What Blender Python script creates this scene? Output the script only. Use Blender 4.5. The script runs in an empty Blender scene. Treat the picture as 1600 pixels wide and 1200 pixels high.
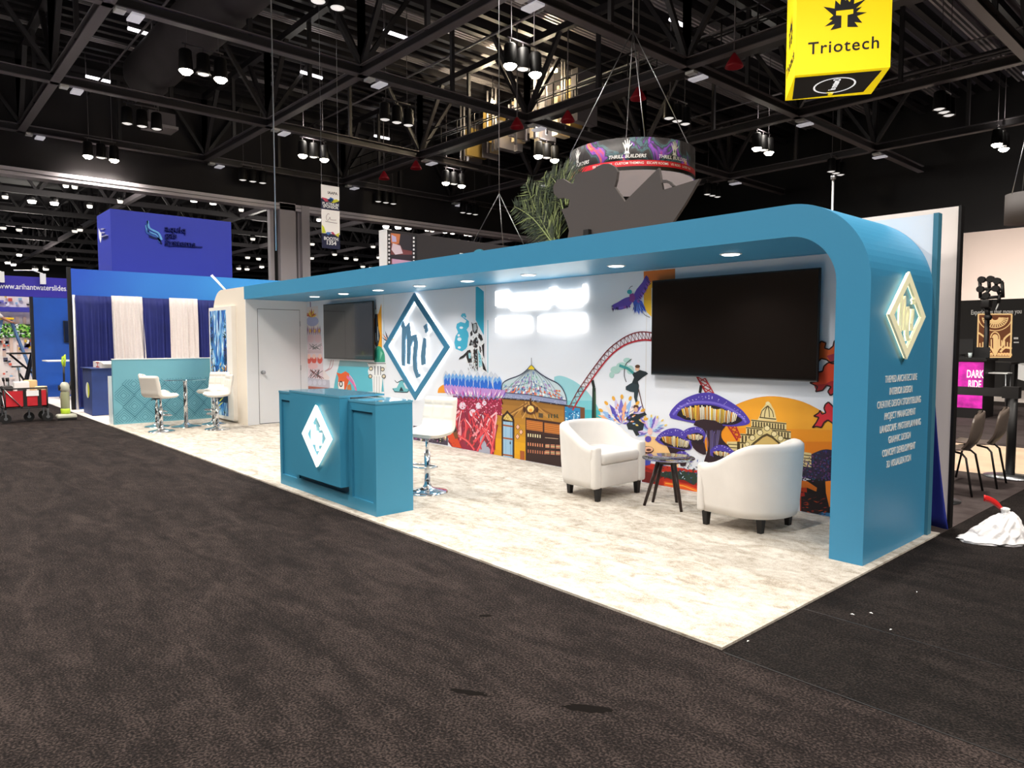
import bpy, bmesh, math, random
from mathutils import Vector, Matrix
PI = math.pi
rnd = random.Random(7)
SC = bpy.context.scene
COL = SC.collection

# ------------------------------------------------------------------ camera
CAM = Vector((1.795, -2.956, 1.48))
FPX = 1105.0
_p = math.atan(67/FPX); _a = PI - math.atan2(990*math.cos(_p), FPX)
RT = Vector((math.sin(_a), -math.cos(_a), 0))
_fh = Vector((math.cos(_a), math.sin(_a), 0))
FW = _fh*math.cos(_p) - Vector((0, 0, math.sin(_p)))
UP = _fh*math.sin(_p) + Vector((0, 0, math.cos(_p)))
cd = bpy.data.cameras.new('camera'); cam = bpy.data.objects.new('camera', cd); COL.objects.link(cam)
cd.sensor_width = 36; cd.lens = FPX/1600*36; cd.clip_end = 400; cd.clip_start = 0.05
cam.matrix_world = Matrix(((RT.x, UP.x, -FW.x, CAM.x), (RT.y, UP.y, -FW.y, CAM.y), (RT.z, UP.z, -FW.z, CAM.z), (0, 0, 0, 1)))
SC.camera = cam

def ray(px, py): return RT*(px-800) + UP*(600-py) + FW*FPX
def onz(px, py, z=0.0): r = ray(px, py); return CAM + r*((z-CAM.z)/r.z)
def ony(px, py, y): r = ray(px, py); return CAM + r*((y-CAM.y)/r.y)
def onx(px, py, x): r = ray(px, py); return CAM + r*((x-CAM.x)/r.x)
def project(P):
    d = Vector(P)-CAM; z = d.dot(FW); return (800+FPX*d.dot(RT)/z, 600-FPX*d.dot(UP)/z)

# ------------------------------------------------------------------ world, exposure
w = bpy.data.worlds.new('world'); SC.world = w; w.use_nodes = True
w.node_tree.nodes['Background'].inputs[0].default_value = (0.80, 0.88, 1.0, 1)
w.node_tree.nodes['Background'].inputs[1].default_value = 0.35
SC.view_settings.view_transform = 'Standard'; SC.view_settings.look = 'None'
SC.view_settings.gamma = 1; SC.view_settings.use_curve_mapping = False
SC.view_settings.exposure = 0.0

# ------------------------------------------------------------------ materials
def s2l(c):
    return tuple((x/255/12.92 if x/255 <= 0.04045 else ((x/255+0.055)/1.055)**2.4) for x in c) + (1,)
def mat(name, rgb, rough=0.6, metal=0.0, emit=0.0, ecol=None, spec=0.5, noise=0.0, nscale=20.0, bump=0.0, bscale=60.0, trans=0.0, alpha=1.0, coat=0.0, sheen=0.0):
    m = bpy.data.materials.new(name); m.use_nodes = True
    nt = m.node_tree; b = nt.nodes['Principled BSDF']
    col = s2l(rgb)
    b.inputs['Base Color'].default_value = col
    b.inputs['Roughness'].default_value = rough; b.inputs['Metallic'].default_value = metal
    b.inputs['Specular IOR Level'].default_value = spec
    b.inputs['Coat Weight'].default_value = coat
    if sheen: b.inputs['Sheen Weight'].default_value = sheen
    if trans: b.inputs['Transmission Weight'].default_value = trans
    if alpha < 1: b.inputs['Alpha'].default_value = alpha
    if emit:
        b.inputs['Emission Color'].default_value = s2l(ecol) if ecol else col
        b.inputs['Emission Strength'].default_value = emit
    if noise or bump:
        tc = nt.nodes.new('ShaderNodeTexCoord')
    if noise:
        n = nt.nodes.new('ShaderNodeTexNoise'); n.inputs['Scale'].default_value = nscale; n.inputs['Detail'].default_value = 5
        nt.links.new(tc.outputs['Object'], n.inputs['Vector'])
        r = nt.nodes.new('ShaderNodeValToRGB')
        a = tuple(max(0, x*(1-noise)) for x in col[:3])+(1,); c = tuple(min(1, x*(1+noise)) for x in col[:3])+(1,)
        r.color_ramp.elements[0].position = 0.3; r.color_ramp.elements[1].position = 0.7
        r.color_ramp.elements[0].color = a; r.color_ramp.elements[1].color = c
        nt.links.new(n.outputs['Fac'], r.inputs['Fac']); nt.links.new(r.outputs['Color'], b.inputs['Base Color'])
    if bump:
        n2 = nt.nodes.new('ShaderNodeTexNoise'); n2.inputs['Scale'].default_value = bscale; n2.inputs['Detail'].default_value = 3
        nt.links.new(tc.outputs['Object'], n2.inputs['Vector'])
        bp = nt.nodes.new('ShaderNodeBump'); bp.inputs['Strength'].default_value = bump; bp.inputs['Distance'].default_value = 0.01
        nt.links.new(n2.outputs['Fac'], bp.inputs['Height']); nt.links.new(bp.outputs['Normal'], b.inputs['Normal'])
    return m
_mc = {}
def cmat(rgb, rough=0.6, **k):
    key = (tuple(rgb), rough, tuple(sorted(k.items())))
    if key not in _mc: _mc[key] = mat('paint_%d_%d_%d' % tuple(rgb), rgb, rough, **k)
    return _mc[key]
def glow(rgb, e): return cmat(rgb, 0.5, emit=e)

def carpet_mat(name, stops, s1, stretch, s2, fine, bumps, rot=0.0, fscale=400):
    m = bpy.data.materials.new(name); m.use_nodes = True; nt = m.node_tree; N = nt.nodes; L = nt.links
    b = N['Principled BSDF']; b.inputs['Roughness'].default_value = 0.95; b.inputs['Specular IOR Level'].default_value = 0.12
    tc = N.new('ShaderNodeTexCoord'); mp = N.new('ShaderNodeMapping'); mp.inputs['Scale'].default_value = stretch; mp.inputs['Rotation'].default_value = (0, 0, rot)
    L.new(tc.outputs['Object'], mp.inputs['Vector'])
    n1 = N.new('ShaderNodeTexNoise'); n1.inputs['Scale'].default_value = s1; n1.inputs['Detail'].default_value = 7; n1.inputs['Roughness'].default_value = 0.62; n1.inputs['Distortion'].default_value = 1.0
    L.new(mp.outputs['Vector'], n1.inputs['Vector'])
    n2 = N.new('ShaderNodeTexNoise'); n2.inputs['Scale'].default_value = s2; n2.inputs['Detail'].default_value = 4
    L.new(tc.outputs['Object'], n2.inputs['Vector'])
    n3 = N.new('ShaderNodeTexNoise'); n3.inputs['Scale'].default_value = fscale; n3.inputs['Detail'].default_value = 2
    L.new(tc.outputs['Object'], n3.inputs['Vector'])
    a1 = N.new('ShaderNodeMath'); a1.operation = 'MULTIPLY_ADD'; a1.inputs[1].default_value = 0.45; L.new(n2.outputs['Fac'], a1.inputs[0]); L.new(n1.outputs['Fac'], a1.inputs[2])
    a2 = N.new('ShaderNodeMath'); a2.operation = 'MULTIPLY_ADD'; a2.inputs[1].default_value = fine; L.new(n3.outputs['Fac'], a2.inputs[0]); L.new(a1.outputs[0], a2.inputs[2])
    a3 = N.new('ShaderNodeMath'); a3.operation = 'SUBTRACT'; a3.inputs[1].default_value = 0.225+fine*0.5; L.new(a2.outputs[0], a3.inputs[0])
    r = N.new('ShaderNodeValToRGB'); cr = r.color_ramp
    while len(cr.elements) < len(stops): cr.elements.new(0.5)
    for e, (p, c) in zip(cr.elements, stops): e.position = p; e.color = s2l(c)
    L.new(a3.outputs[0], r.inputs['Fac']); L.new(r.outputs['Color'], b.inputs['Base Color'])
    bp = N.new('ShaderNodeBump'); bp.inputs['Strength'].default_value = bumps; bp.inputs['Distance'].default_value = 0.01
    L.new(n3.outputs['Fac'], bp.inputs['Height']); L.new(bp.outputs['Normal'], b.inputs['Normal'])
    return m

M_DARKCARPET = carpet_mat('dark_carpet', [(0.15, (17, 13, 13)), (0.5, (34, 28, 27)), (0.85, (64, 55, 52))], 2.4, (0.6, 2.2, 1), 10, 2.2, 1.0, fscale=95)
M_BOOTHCARPET = carpet_mat('marbled_carpet', [(0.24, (150, 140, 126)), (0.42, (180, 171, 159)), (0.6, (202, 195, 185)), (0.8, (216, 210, 201))], 5.0, (0.75, 1.5, 1), 22, 0.5, 0.5, rot=0.35, fscale=120)
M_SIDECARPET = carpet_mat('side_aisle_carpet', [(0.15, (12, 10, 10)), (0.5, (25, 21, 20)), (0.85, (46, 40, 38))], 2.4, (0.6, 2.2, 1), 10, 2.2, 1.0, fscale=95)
M_GREYVINYL = carpet_mat('dark_grey_floor', [(0.3, (52, 44, 43)), (0.6, (76, 68, 67))], 1.0, (1, 1, 1), 6, 0.25, 0.2)
M_TAN = mat('tan_wood_floor', (214, 188, 160), 0.45, noise=0.18, nscale=1.5)
M_TEAL = mat('teal_paint', (60, 140, 182), 0.42, bump=0.04, bscale=30)
M_TEAL2 = mat('teal_edge_paint', (62, 122, 146), 0.5)
M_WHITEWALL = mat('white_wall_paint', (232, 236, 245), 0.55)
M_CREAM = mat('cream_paint', (232, 222, 208), 0.6)
M_CHROME = mat('chrome', (225, 228, 232), 0.12, metal=1.0)
M_STEEL = mat('brushed_steel', (170, 172, 176), 0.35, metal=1.0)
M_BLACK = mat('black_paint', (18, 16, 17), 0.5)
M_BLACKGLOSS = mat('black_gloss', (26, 21, 19), 0.10, spec=0.8, coat=0.4)  # black lifted towards brown: a dull reflection put into the screen colour
M_LEATHER = mat('white_leather', (232, 226, 218), 0.42, bump=0.06, bscale=90)
M_FABRIC = mat('white_upholstery', (228, 224, 220), 0.6, bump=0.05, bscale=14, noise=0.03, nscale=6)
M_DARKWOOD = mat('dark_wood', (38, 20, 16), 0.35, noise=0.35, nscale=14)
M_GLASS = mat('glass', (225, 240, 240), 0.02, trans=1.0)
M_TRUSS = mat('black_steel', (44, 41, 44), 0.5)
M_TRUSSLT = mat('grey_steel', (112, 106, 110), 0.45)
M_WHITE = mat('white', (240, 240, 240), 0.5)
M_NAVY = mat('navy_cloth', (28, 38, 110), 0.75, noise=0.12, nscale=3)
M_PALECLOTH = mat('white_cloth', (226, 218, 216), 0.8, noise=0.04, nscale=30)
M_LAMP = mat('lamp_lens_bright', (255, 246, 228), 0.5, emit=28)
M_LAMPDIM = mat('lamp_lens_dim', (255, 250, 244), 0.5, emit=.75)
M_LED = mat('led_white', (255, 252, 246), 0.5, emit=9)
M_DOWN = mat('downlight_lens', (255, 252, 248), 0.5, emit=6)

# ------------------------------------------------------------------ mesh helper
def origin_of(o):
    v = Vector((0, 0, 0))
    while o is not None: v += o.location; o = o.parent
    return v
class MB:
    def __init__(s): s.v = []; s.f = []; s.m = []; s.s = []; s.mats = []; s.cur = 0; s.sm = False
    def use(s, m):
        if m not in s.mats: s.mats.append(m)
        s.cur = s.mats.index(m); return s
    def add(s, vs, fs, sm=None):
        o = len(s.v); s.v += [Vector(x) for x in vs]
        for f in fs: s.f.append([i+o for i in f]); s.m.append(s.cur); s.s.append(s.sm if sm is None else sm)
        return s
    def box(s, a, b, M=None):
        (x0, y0, z0), (x1, y1, z1) = a, b
        vs = [(x0, y0, z0), (x1, y0, z0), (x1, y1, z0), (x0, y1, z0), (x0, y0, z1), (x1, y0, z1), (x1, y1, z1), (x0, y1, z1)]
        if M is not None: vs = [M @ Vector(x) for x in vs]
        return s.add(vs, [(0, 3, 2, 1), (4, 5, 6, 7), (0, 1, 5, 4), (1, 2, 6, 5), (2, 3, 7, 6), (3, 0, 4, 7)], False)
    def rbox(s, a, b, r, M=None, seg=3, sm=True):
        bm = bmesh.new(); bmesh.ops.create_cube(bm, size=1)
        sx, sy, sz = (b[0]-a[0]), (b[1]-a[1]), (b[2]-a[2])
        for v in bm.verts: v.co = Vector((a[0]+(v.co.x+.5)*sx, a[1]+(v.co.y+.5)*sy, a[2]+(v.co.z+.5)*sz))
        r = min(r, sx*.49, sy*.49, sz*.49)
        bmesh.ops.bevel(bm, geom=bm.edges[:], offset=r, segments=seg, profile=0.5, affect='EDGES')
        bm.verts.index_update()
        vs = [(M @ v.co) if M is not None else v.co.copy() for v in bm.verts]; fs = [[v.index for v in f.verts] for f in bm.faces]; bm.free()
        return s.add(vs, fs, sm)
    def cyl(s, p0, p1, r0, r1=None, n=16, caps=True, sm=True):
        p0 = Vector(p0); p1 = Vector(p1); r1 = r0 if r1 is None else r1
        d = (p1-p0); 
        if d.length < 1e-6: return s
        d.normalize(); u = d.orthogonal().normalized(); w_ = d.cross(u)
        vs = []
        for p, r in ((p0, r0), (p1, r1)):
            for i in range(n): a = 2*PI*i/n; vs.append(p + u*(r*math.cos(a)) + w_*(r*math.sin(a)))
        s.add(vs, [(i, (i+1) % n, n+(i+1) % n, n+i) for i in range(n)], sm)
        if caps:
            o = len(s.v)-2*n
            s.f.append([o+i for i in range(n)][::-1]); s.m.append(s.cur); s.s.append(False)
            s.f.append([o+n+i for i in range(n)]); s.m.append(s.cur); s.s.append(False)
        return s
    def bar(s, p0, p1, w_, h, up=(0, 0, 1)):
        p0 = Vector(p0); p1 = Vector(p1); d = (p1-p0).normalized(); up = Vector(up)
        if abs(d.dot(up)) > 0.98: up = Vector((1, 0, 0))
        sd = d.cross(up).normalized(); uu = sd.cross(d)
        vs = [p + sd*(a*w_/2) + uu*(b*h/2) for p in (p0, p1) for a, b in ((-1, -1), (1, -1), (1, 1), (-1, 1))]
        return s.add(vs, [(0, 1, 2, 3), (7, 6, 5, 4), (0, 4, 5, 1), (1, 5, 6, 2), (2, 6, 7, 3), (3, 7, 4, 0)], False)
    def tube(s, pts, r, n=10, sm=True, closed=False):
        pts = [Vector(p) for p in pts]; k = len(pts); rs = r if isinstance(r, (list, tuple)) else [r]*k
        vs = []; prev = None
        for i, p in enumerate(pts):
            if closed: d = pts[(i+1) % k]-pts[i-1]
            else: d = pts[min(i+1, k-1)]-pts[max(i-1, 0)]
            d.normalize()
            u = d.orthogonal().normalized() if prev is None else (prev - d*prev.dot(d)).normalized()
            prev = u; w_ = d.cross(u)
            for j in range(n): a = 2*PI*j/n; vs.append(p+u*(rs[i]*math.cos(a))+w_*(rs[i]*math.sin(a)))
        fs = []
        for i in range(k if closed else k-1):
            i2 = (i+1) % k
            for j in range(n): fs.append((i*n+j, i*n+(j+1) % n, i2*n+(j+1) % n, i2*n+j))
        if not closed: fs.append(list(range(n))[::-1]); fs.append([(k-1)*n+j for j in range(n)])
        return s.add(vs, fs, sm)
    def lathe(s, prof, c=(0, 0, 0), n=28, sm=True):
        c = Vector(c); vs = []; fs = []; k = len(prof)
        for (r, z) in prof:
            for j in range(n): a = 2*PI*j/n; vs.append(c+Vector((r*math.cos(a), r*math.sin(a), z)))
        for i in range(k-1):
            for j in range(n): fs.append((i*n+j, i*n+(j+1) % n, (i+1)*n+(j+1) % n, (i+1)*n+j))
        fs.append(list(range(n))[::-1]); fs.append([(k-1)*n+j for j in range(n)])
        return s.add(vs, fs, sm)
    def prism(s, poly, f0, vec, sm=False):
        """poly: list of 3d points (planar, may be concave); vec: extrusion vector"""
        n = len(poly); vec = Vector(vec); a = [f0(p) if f0 else Vector(p) for p in poly]
        vs = a + [p+vec for p in a]
        fs = [list(range(n)), [n+i for i in range(n)][::-1]] + [(i, n+i, n+(i+1) % n, (i+1) % n) for i in range(n)]
        o = len(s.f); s.add(vs, fs, False)
        if sm:
            for i in range(o+2, len(s.f)): s.s[i] = True
        return s
    def ringprism(s, outer, inner, vec):
        n = len(outer); vec = Vector(vec); O = [Vector(p) for p in outer]; I = [Vector(p) for p in inner]
        vs = O+I+[p+vec for p in O]+[p+vec for p in I]; fs = []
        for i in range(n):
            j = (i+1) % n
            fs += [(i, j, n+j, n+i), (2*n+i, 3*n+i, 3*n+j, 2*n+j), (i, 2*n+i, 2*n+j, j), (n+i, n+j, 3*n+j, 3*n+i)]
        return s.add(vs, fs, False)
    def poly(s, pts): return s.add(pts, [list(range(len(pts)))], False)
    def grid(s, fn, nu, nv, sm=True):
        vs = [fn(i/nu, j/nv) for j in range(nv+1) for i in range(nu+1)]
        fs = [(j*(nu+1)+i, j*(nu+1)+i+1, (j+1)*(nu+1)+i+1, (j+1)*(nu+1)+i) for j in range(nv) for i in range(nu)]
        return s.add(vs, fs, sm)
    def sheet(s, fn, nu, nv, off):
        """closed thin sheet: fn surface + offset copy + rim"""
        off = Vector(off); o = len(s.v); s.grid(fn, nu, nv)
        W = nu+1; a = [fn(i/nu, j/nv)+off for j in range(nv+1) for i in range(nu+1)]
        k = len(a); fs = [(j*W+i, (j+1)*W+i, (j+1)*W+i+1, j*W+i+1) for j in range(nv) for i in range(nu)]
        s.add(a, fs, True); 
        rim = [i for i in range(nu)] ; b = list(range(W)) + [j*W+nu for j in range(1, nv+1)] + [nv*W+i for i in range(nu-1, -1, -1)] + [j*W for j in range(nv-1, 0, -1)]
        for i in range(len(b)):
            p, q = b[i], b[(i+1) % len(b)]
            s.f.append([o+p, o+k+p, o+k+q, o+q]); s.m.append(s.cur); s.s.append(False)
        return s
    def text(s, body, origin, u, v, size, bold=0.0, depth=0.003, align='CENTER', shear=0.0, spacing=1.0, sx=1.0):
        c = bpy.data.curves.new('t', 'FONT'); c.body = body; c.size = 1.0; c.extrude = 0.0; c.offset = bold; c.align_x = align; c.align_y = 'CENTER'
        c.resolution_u = 3; c.shear = shear; c.space_character = spacing
        o = bpy.data.objects.new('t', c); COL.objects.link(o)
        dg = bpy.context.evaluated_depsgraph_get(); me = bpy.data.meshes.new_from_object(o.evaluated_get(dg))
        O = Vector(origin); u = Vector(u).normalized(); v = Vector(v).normalized(); n = u.cross(v)
        base = [O + u*(p.co.x*size*sx) + v*(p.co.y*size) for p in me.vertices]
        k = len(base); fs = [list(p.vertices) for p in me.polygons]
        ec = {}
        for f in fs:
            for i in range(len(f)):
                e = (f[i], f[(i+1) % len(f)]); ec[e] = 1
        vs = [p+n*depth for p in base] + base
        out = list(fs)
        for (a, b) in ec:
            if (b, a) not in ec: out.append([a, k+a, k+b, b])
        s.add(vs, out, False)
        bpy.data.objects.remove(o); bpy.data.curves.remove(c); bpy.data.meshes.remove(me)
        return s
    def build(s, name, parent=None, m=None, label=None, world=True, kind=None):
        if m is not None: s.mats = s.mats or [m]
        me = bpy.data.meshes.new(name)
        off = origin_of(parent) if (parent is not None and world) else Vector((0, 0, 0))
        me.from_pydata([tuple(v-off) for v in s.v], [], s.f)
        for mm in s.mats: me.materials.append(mm)
        me.polygons.foreach_set('material_index', s.m); me.polygons.foreach_set('use_smooth', s.s)
        me.validate(); me.update()
        o = bpy.data.objects.new(name, me); COL.objects.link(o)
        if parent is not None: o.parent = parent
        if label: o['label'] = label
        if kind: o['kind'] = kind
        return o
def thing(name, label, cat, loc=(0, 0, 0), group=None):
    o = bpy.data.objects.new(name, None); COL.objects.link(o); o.location = loc; o.empty_display_size = 0.1
    o['label'] = label; o['category'] = cat
    if group: o['group'] = group
    return o
def tag(o, label, cat, group=None, kind=None):
    o['label'] = label; o['category'] = cat
    if group: o['group'] = group
    if kind: o['kind'] = kind
    return o
def struct(name, mb, m=None):
    o = mb.build(name, None, m); o['kind'] = 'structure'; return o
def setorigin(o, p):
    """move a top-level mesh's origin to p"""
    p = Vector(p); o.data.transform(Matrix.Translation(-p)); o.location = p; return o
def dup(root, loc, rotz=None, label=None, group=None):
    r = root.copy(); COL.objects.link(r); r.location = loc
    if rotz is not None: r.rotation_euler = (0, 0, rotz)
    if label: r['label'] = label
    if group: r['group'] = group
    def rec(src, dst):
        for ch in list(src.children):
            c = ch.copy(); COL.objects.link(c); c.parent = dst; rec(ch, c)
    rec(root, r)
    return r
def cyl_xf(p, n=14): pass
def light(name, typ, loc, energy, color=(1, 1, 1), size=0.3, spot=None, blend=0.5, target=None, parent=None):
    l = bpy.data.lights.new(name, typ); l.energy = energy; l.color = color
    if typ == 'AREA': l.shape = 'DISK'; l.size = size
    else: l.shadow_soft_size = size
    if spot: l.spot_size = spot; l.spot_blend = blend
    o = bpy.data.objects.new(name, l); COL.objects.link(o)
    o.location = Vector(loc) - (origin_of(parent) if parent is not None else Vector((0, 0, 0)))
    if parent is not None: o.parent = parent
    if target is not None: o.rotation_euler = (Vector(target)-Vector(loc)).to_track_quat('-Z', 'Y').to_euler()
    return o
# ================================================================== hall structure
mb = MB(); mb.use(M_DARKCARPET).box((-140, -30, -0.3), (60, 150, 0.0)); struct('floor', mb)
# seams of the aisle carpet
for i, (y, x0, x1) in enumerate(((0.80, 0.02, 6), (-0.02, 0.02, 6))):
    mb = MB(); mb.use(M_BLACK).box((x0, y, 0), (x1, y+0.007, 0.0022)); struct('trim_%d' % (90+i), mb)
# side zones
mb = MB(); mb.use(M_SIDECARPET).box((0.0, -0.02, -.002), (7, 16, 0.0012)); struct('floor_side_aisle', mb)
mb = MB(); mb.use(M_GREYVINYL).box((-12.1, 3.0, 0), (-0.0, 6.15, 0.006)); struct('floor_grey', mb)
mb = MB(); mb.use(M_TAN).box((-12.1, 6.15, 0), (-0.0, 8.75, 0.007)); struct('floor_tan', mb)
mb = MB(); mb.use(M_GREYVINYL).box((-14, 8.75, 0), (6, 16, 0.005)); struct('floor_aisle', mb)
M_PALEFLOOR = mat('pale_floor', (226, 216, 210), 0.6, noise=0.05, nscale=2)
mb = MB(); mb.use(M_PALEFLOOR).box((-24.0, 0.0, 0), (-12.2, 6, 0.008)); struct('floor_pale', mb)
mb = MB(); mb.use(M_WHITE).box((-36.0, -4.0, 0), (-24.6, 6, 0.006)); struct('floor_white', mb)
mb = MB(); mb.use(M_PALEFLOOR).box((-14, 17.5, 0), (2, 24, 0.006)); struct('floor_light', mb)

GX = [-5.7-9.17*j for j in range(-2, 13)]; GY = [2.9+9.12*k for k in range(-2, 10)]
ZC, ZT = 12.37, 15.9
YMAX = 47.0
# roof deck with ribs
mb = MB(); mb.use(mat('roof_deck', (122, 116, 128), 0.5, metal=0.2))
def ribs(x0, x1, y0, y1, z, pitch):
    n = int((x1-x0)/pitch); pts = []
    for i in range(n):
        x = x0+i*pitch; pts += [(x, 0), (x+pitch*.4, 0), (x+pitch*.5, .08), (x+pitch*.9, .08)]
    vs = [(x, y0, z+h) for x, h in pts]+[(x, y1, z+h) for x, h in pts]; k = len(pts)
    mb.add(vs, [(i, i+1, k+i+1, k+i) for i in range(k-1)], False)
ribs(-42.5, 30, -20, YMAX, 16.9, 0.45)
mb.box((-43, -20, 17.1), (30, YMAX, 17.2))
struct('ceiling', mb)
mb = MB(); mb.use(M_TRUSS).box((-140, -20, 16.9), (-43.2, 110, 17.1)); struct('ceiling_far', mb)
# joists under the deck, spanning along Y (every third one is galvanised)
M_GALV = mat('galvanised_steel', (188, 182, 184), 0.4, metal=0.4)
nt_ = 100
for i in range(60):
    x = 8-.84*i
    mb = MB()
    if i % 5 == 1:
        mb.use(M_GALV)
        for dx in (-.22, 0, .22): mb.box((x+dx-.05, -15, 16.45), (x+dx+.05, YMAX-.2, 16.62))
    else:
        mb.use(M_TRUSS).box((x-.14, -15, 16.3), (x+.14, YMAX-.2, 16.36)); mb.box((x-.02, -15, 16.36), (x+.02, YMAX-.2, 16.85))
    struct('trim_%d' % nt_, mb); nt_ += 1
def truss(p0, p1, nodes, axis):
    """bottom chord, top chord, verticals and diagonals; nodes are grid crossings"""
    mb = MB(); mb.use(M_TRUSS)
    P0 = Vector(p0); P1 = Vector(p1)
    d = (P1-P0).normalized(); sd = Vector((-d.y, d.x, 0))
    z = Vector((0, 0, 1))
    # bottom chord: I-beam
    mb.use(M_TRUSSLT); mb.bar(P0+z*-.21, P1+z*-.21, .34, .04); mb.bar(P0+z*.14, P1+z*.14, .34, .04)
    mb.use(M_TRUSS); mb.bar(P0-z*.035, P1-z*.035, .06, .33)
    T0 = P0+z*(ZT-ZC); T1 = P1+z*(ZT-ZC)
    mb.bar(T0, T1, .3, .3)
    ns = sorted(nodes)
    base = Vector((0, 0, ZC)) + (Vector((P0.x, 0, 0)) if axis == 'Y' else Vector((0, P0.y, 0)))
    def at(t, zz): 
        v = base.copy(); v.z = zz
        if axis == 'Y': v.y = t
        else: v.x = t
        return v
    for a, b in zip(ns[:-1], ns[1:]):
        m_ = (a+b)/2
        mb.bar(at(a, ZC+.1), at(a, ZT), .24, .24, sd)
        mb.bar(at(m_, ZC+.1), at(m_, ZT), .16, .16, sd)
        q1 = a+(b-a)*.25; q3 = a+(b-a)*.75
        mb.bar(at(a, ZC+.15), at(q1, ZT), .17, .2, sd)
        mb.bar(at(q3, ZT), at(b, ZC+.15), .17, .2, sd)
    return mb
for x in GX[:7]:
    if x < -45: continue
    mb = truss((x, -16, ZC), (x, YMAX-.3, ZC), [y for y in GY if y < YMAX], 'Y'); struct('trim_%d' % nt_, mb); nt_ += 1
for y in GY:
    if y > YMAX: continue
    mb = truss((-42.6, y, ZC), (22, y, ZC), [x for x in GX if x > -43], 'X'); struct('trim_%d' % nt_, mb); nt_ += 1
# secondary light pipes at chord level
for i, y in enumerate([GY[k]+dy for k in range(2, 6) for dy in (3.0, 5.2)]):
    mb = MB(); mb.use(M_TRUSSLT).cyl((-42, y, 14.6), (20, y, 14.6), .05, n=8); struct('trim_%d' % nt_, mb); nt_ += 1
# hall beyond the folding wall line: plainer trusses
for i, x in enumerate(GX[7:15]):
    mb = MB(); mb.use(M_TRUSS).bar((x, -16, ZC), (x, 100, ZC), .34, .4); mb.bar((x, -16, ZT), (x, 100, ZT), .3, .3)
    for k in range(24): 
        y = -12+k*4.56; mb.bar((x, y, ZC), (x, y+2.28, ZT), .18, .18, (1, 0, 0)); mb.bar((x, y+2.28, ZT), (x, y+4.56, ZC), .18, .18, (1, 0, 0))
    struct('trim_%d' % nt_, mb); nt_ += 1
for y in [2.9+9.12*k for k in range(-1, 11)]:
    mb = MB(); mb.use(M_TRUSSLT).bar((-43.5, y, ZC), (-125, y, ZC), .34, .35); mb.use(M_TRUSS).bar((-43.5, y, ZT), (-125, y, ZT), .3, .3)
    for k in range(18):
        x = -43.5-k*4.5; mb.bar((x, y, ZC), (x-2.25, y, ZT), .18, .18, (0, 1, 0)); mb.bar((x-2.25, y, ZT), (x-4.5, y, ZC), .18, .18, (0, 1, 0))
    struct('trim_%d' % nt_, mb); nt_ += 1
# header of the folding wall with its white track beam
M_HDR = mat('header_black', (34, 31, 33), 0.8, noise=0.1, nscale=0.6)
mb = MB(); mb.use(M_HDR).box((-43.2, -20, 10.3), (-42.7, YMAX, 17.1)); struct('wall_left', mb)
M_BEAMW = mat('white_beam', (235, 226, 232), 0.5)
mb = MB(); mb.use(M_BEAMW).box((-43.1, -20, 9.9), (-42.2, YMAX, 10.3)); mb.use(M_BLACK).box((-42.2, -20, 10.08), (-42.17, YMAX, 10.1)); struct('trim_1', mb)
# column below the track
mb = MB(); mb.use(mat('column_paint', (205, 198, 204), 0.6))
mb.box((-43.0, 16.0, 0), (-42.6, 16.25, 9.9)); mb.box((-43.0, 16.5, 0), (-42.2, 17.55, 10.35)); mb.box((-43.0, 17.55, 0), (-42.5, 17.95, 10.2)); mb.box((-43.0, 17.95, 0), (-42.15, 18.5, 10.3))
mb.use(M_BLACK).box((-42.95, 16.25, 0), (-42.7, 16.5, 9.9)); mb.use(M_TRUSSLT).cyl((-42.35, 17.7, 0), (-42.35, 17.7, 10), .05)
struct('trim_2', mb)
# walls
mb = MB(); mb.use(M_BLACK).box((-140, -20, 0), (-139, 150, 17)); struct('wall_far_left', mb)
mb = MB(); mb.use(M_BLACK).box((-140, 108, 0), (-43, 109, 17)); struct('wall_far_back', mb)
mb = MB(); mb.use(mat('beige_wall', (236, 218, 206), 0.8, noise=0.04, nscale=0.3)).box((-43, YMAX, 0), (30, YMAX+.5, 8.1)); mb.use(M_BLACK).box((-43, YMAX, 8.1), (30, YMAX+.5, 17.1)); struct('wall_back', mb)
for x_, s_ in ((-10.5, 'left'), (-6.5, 'right')):  # unseen lamps added on the floor to brighten the beige back wall
    ul = thing('wall_fill_lamp', 'unseen fill lamp added behind the black booth wall to brighten the beige wall, %s of two' % s_, 'light', (x_, 39, 0)); mb = MB(); mb.use(M_BLACK).cyl((x_, 39, 0), (x_, 39, .3), .15); mb.build('housing', ul); mb = MB(); mb.use(M_LED).cyl((x_, 39, .3), (x_, 39, .31), .12); mb.build('lens', ul)
    light('wall_fill_light', 'SPOT', (x_, 39, .4), 2600, (1, .9, .84), .2, math.radians(110), .8, target=(x_, 47, 3.0), parent=ul)
mb = MB(); mb.use(M_BLACK).box((29, -20, 0), (29.5, YMAX, 17)); struct('wall_right', mb)
mb = MB(); mb.use(mat('front_wall_paint', (66, 54, 46), .8)).box((-43, -20.5, 0), (30, -20, 17)); struct('wall_front_blocker', mb)  # unseen wall, added to keep world light out of the screen reflections

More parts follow.
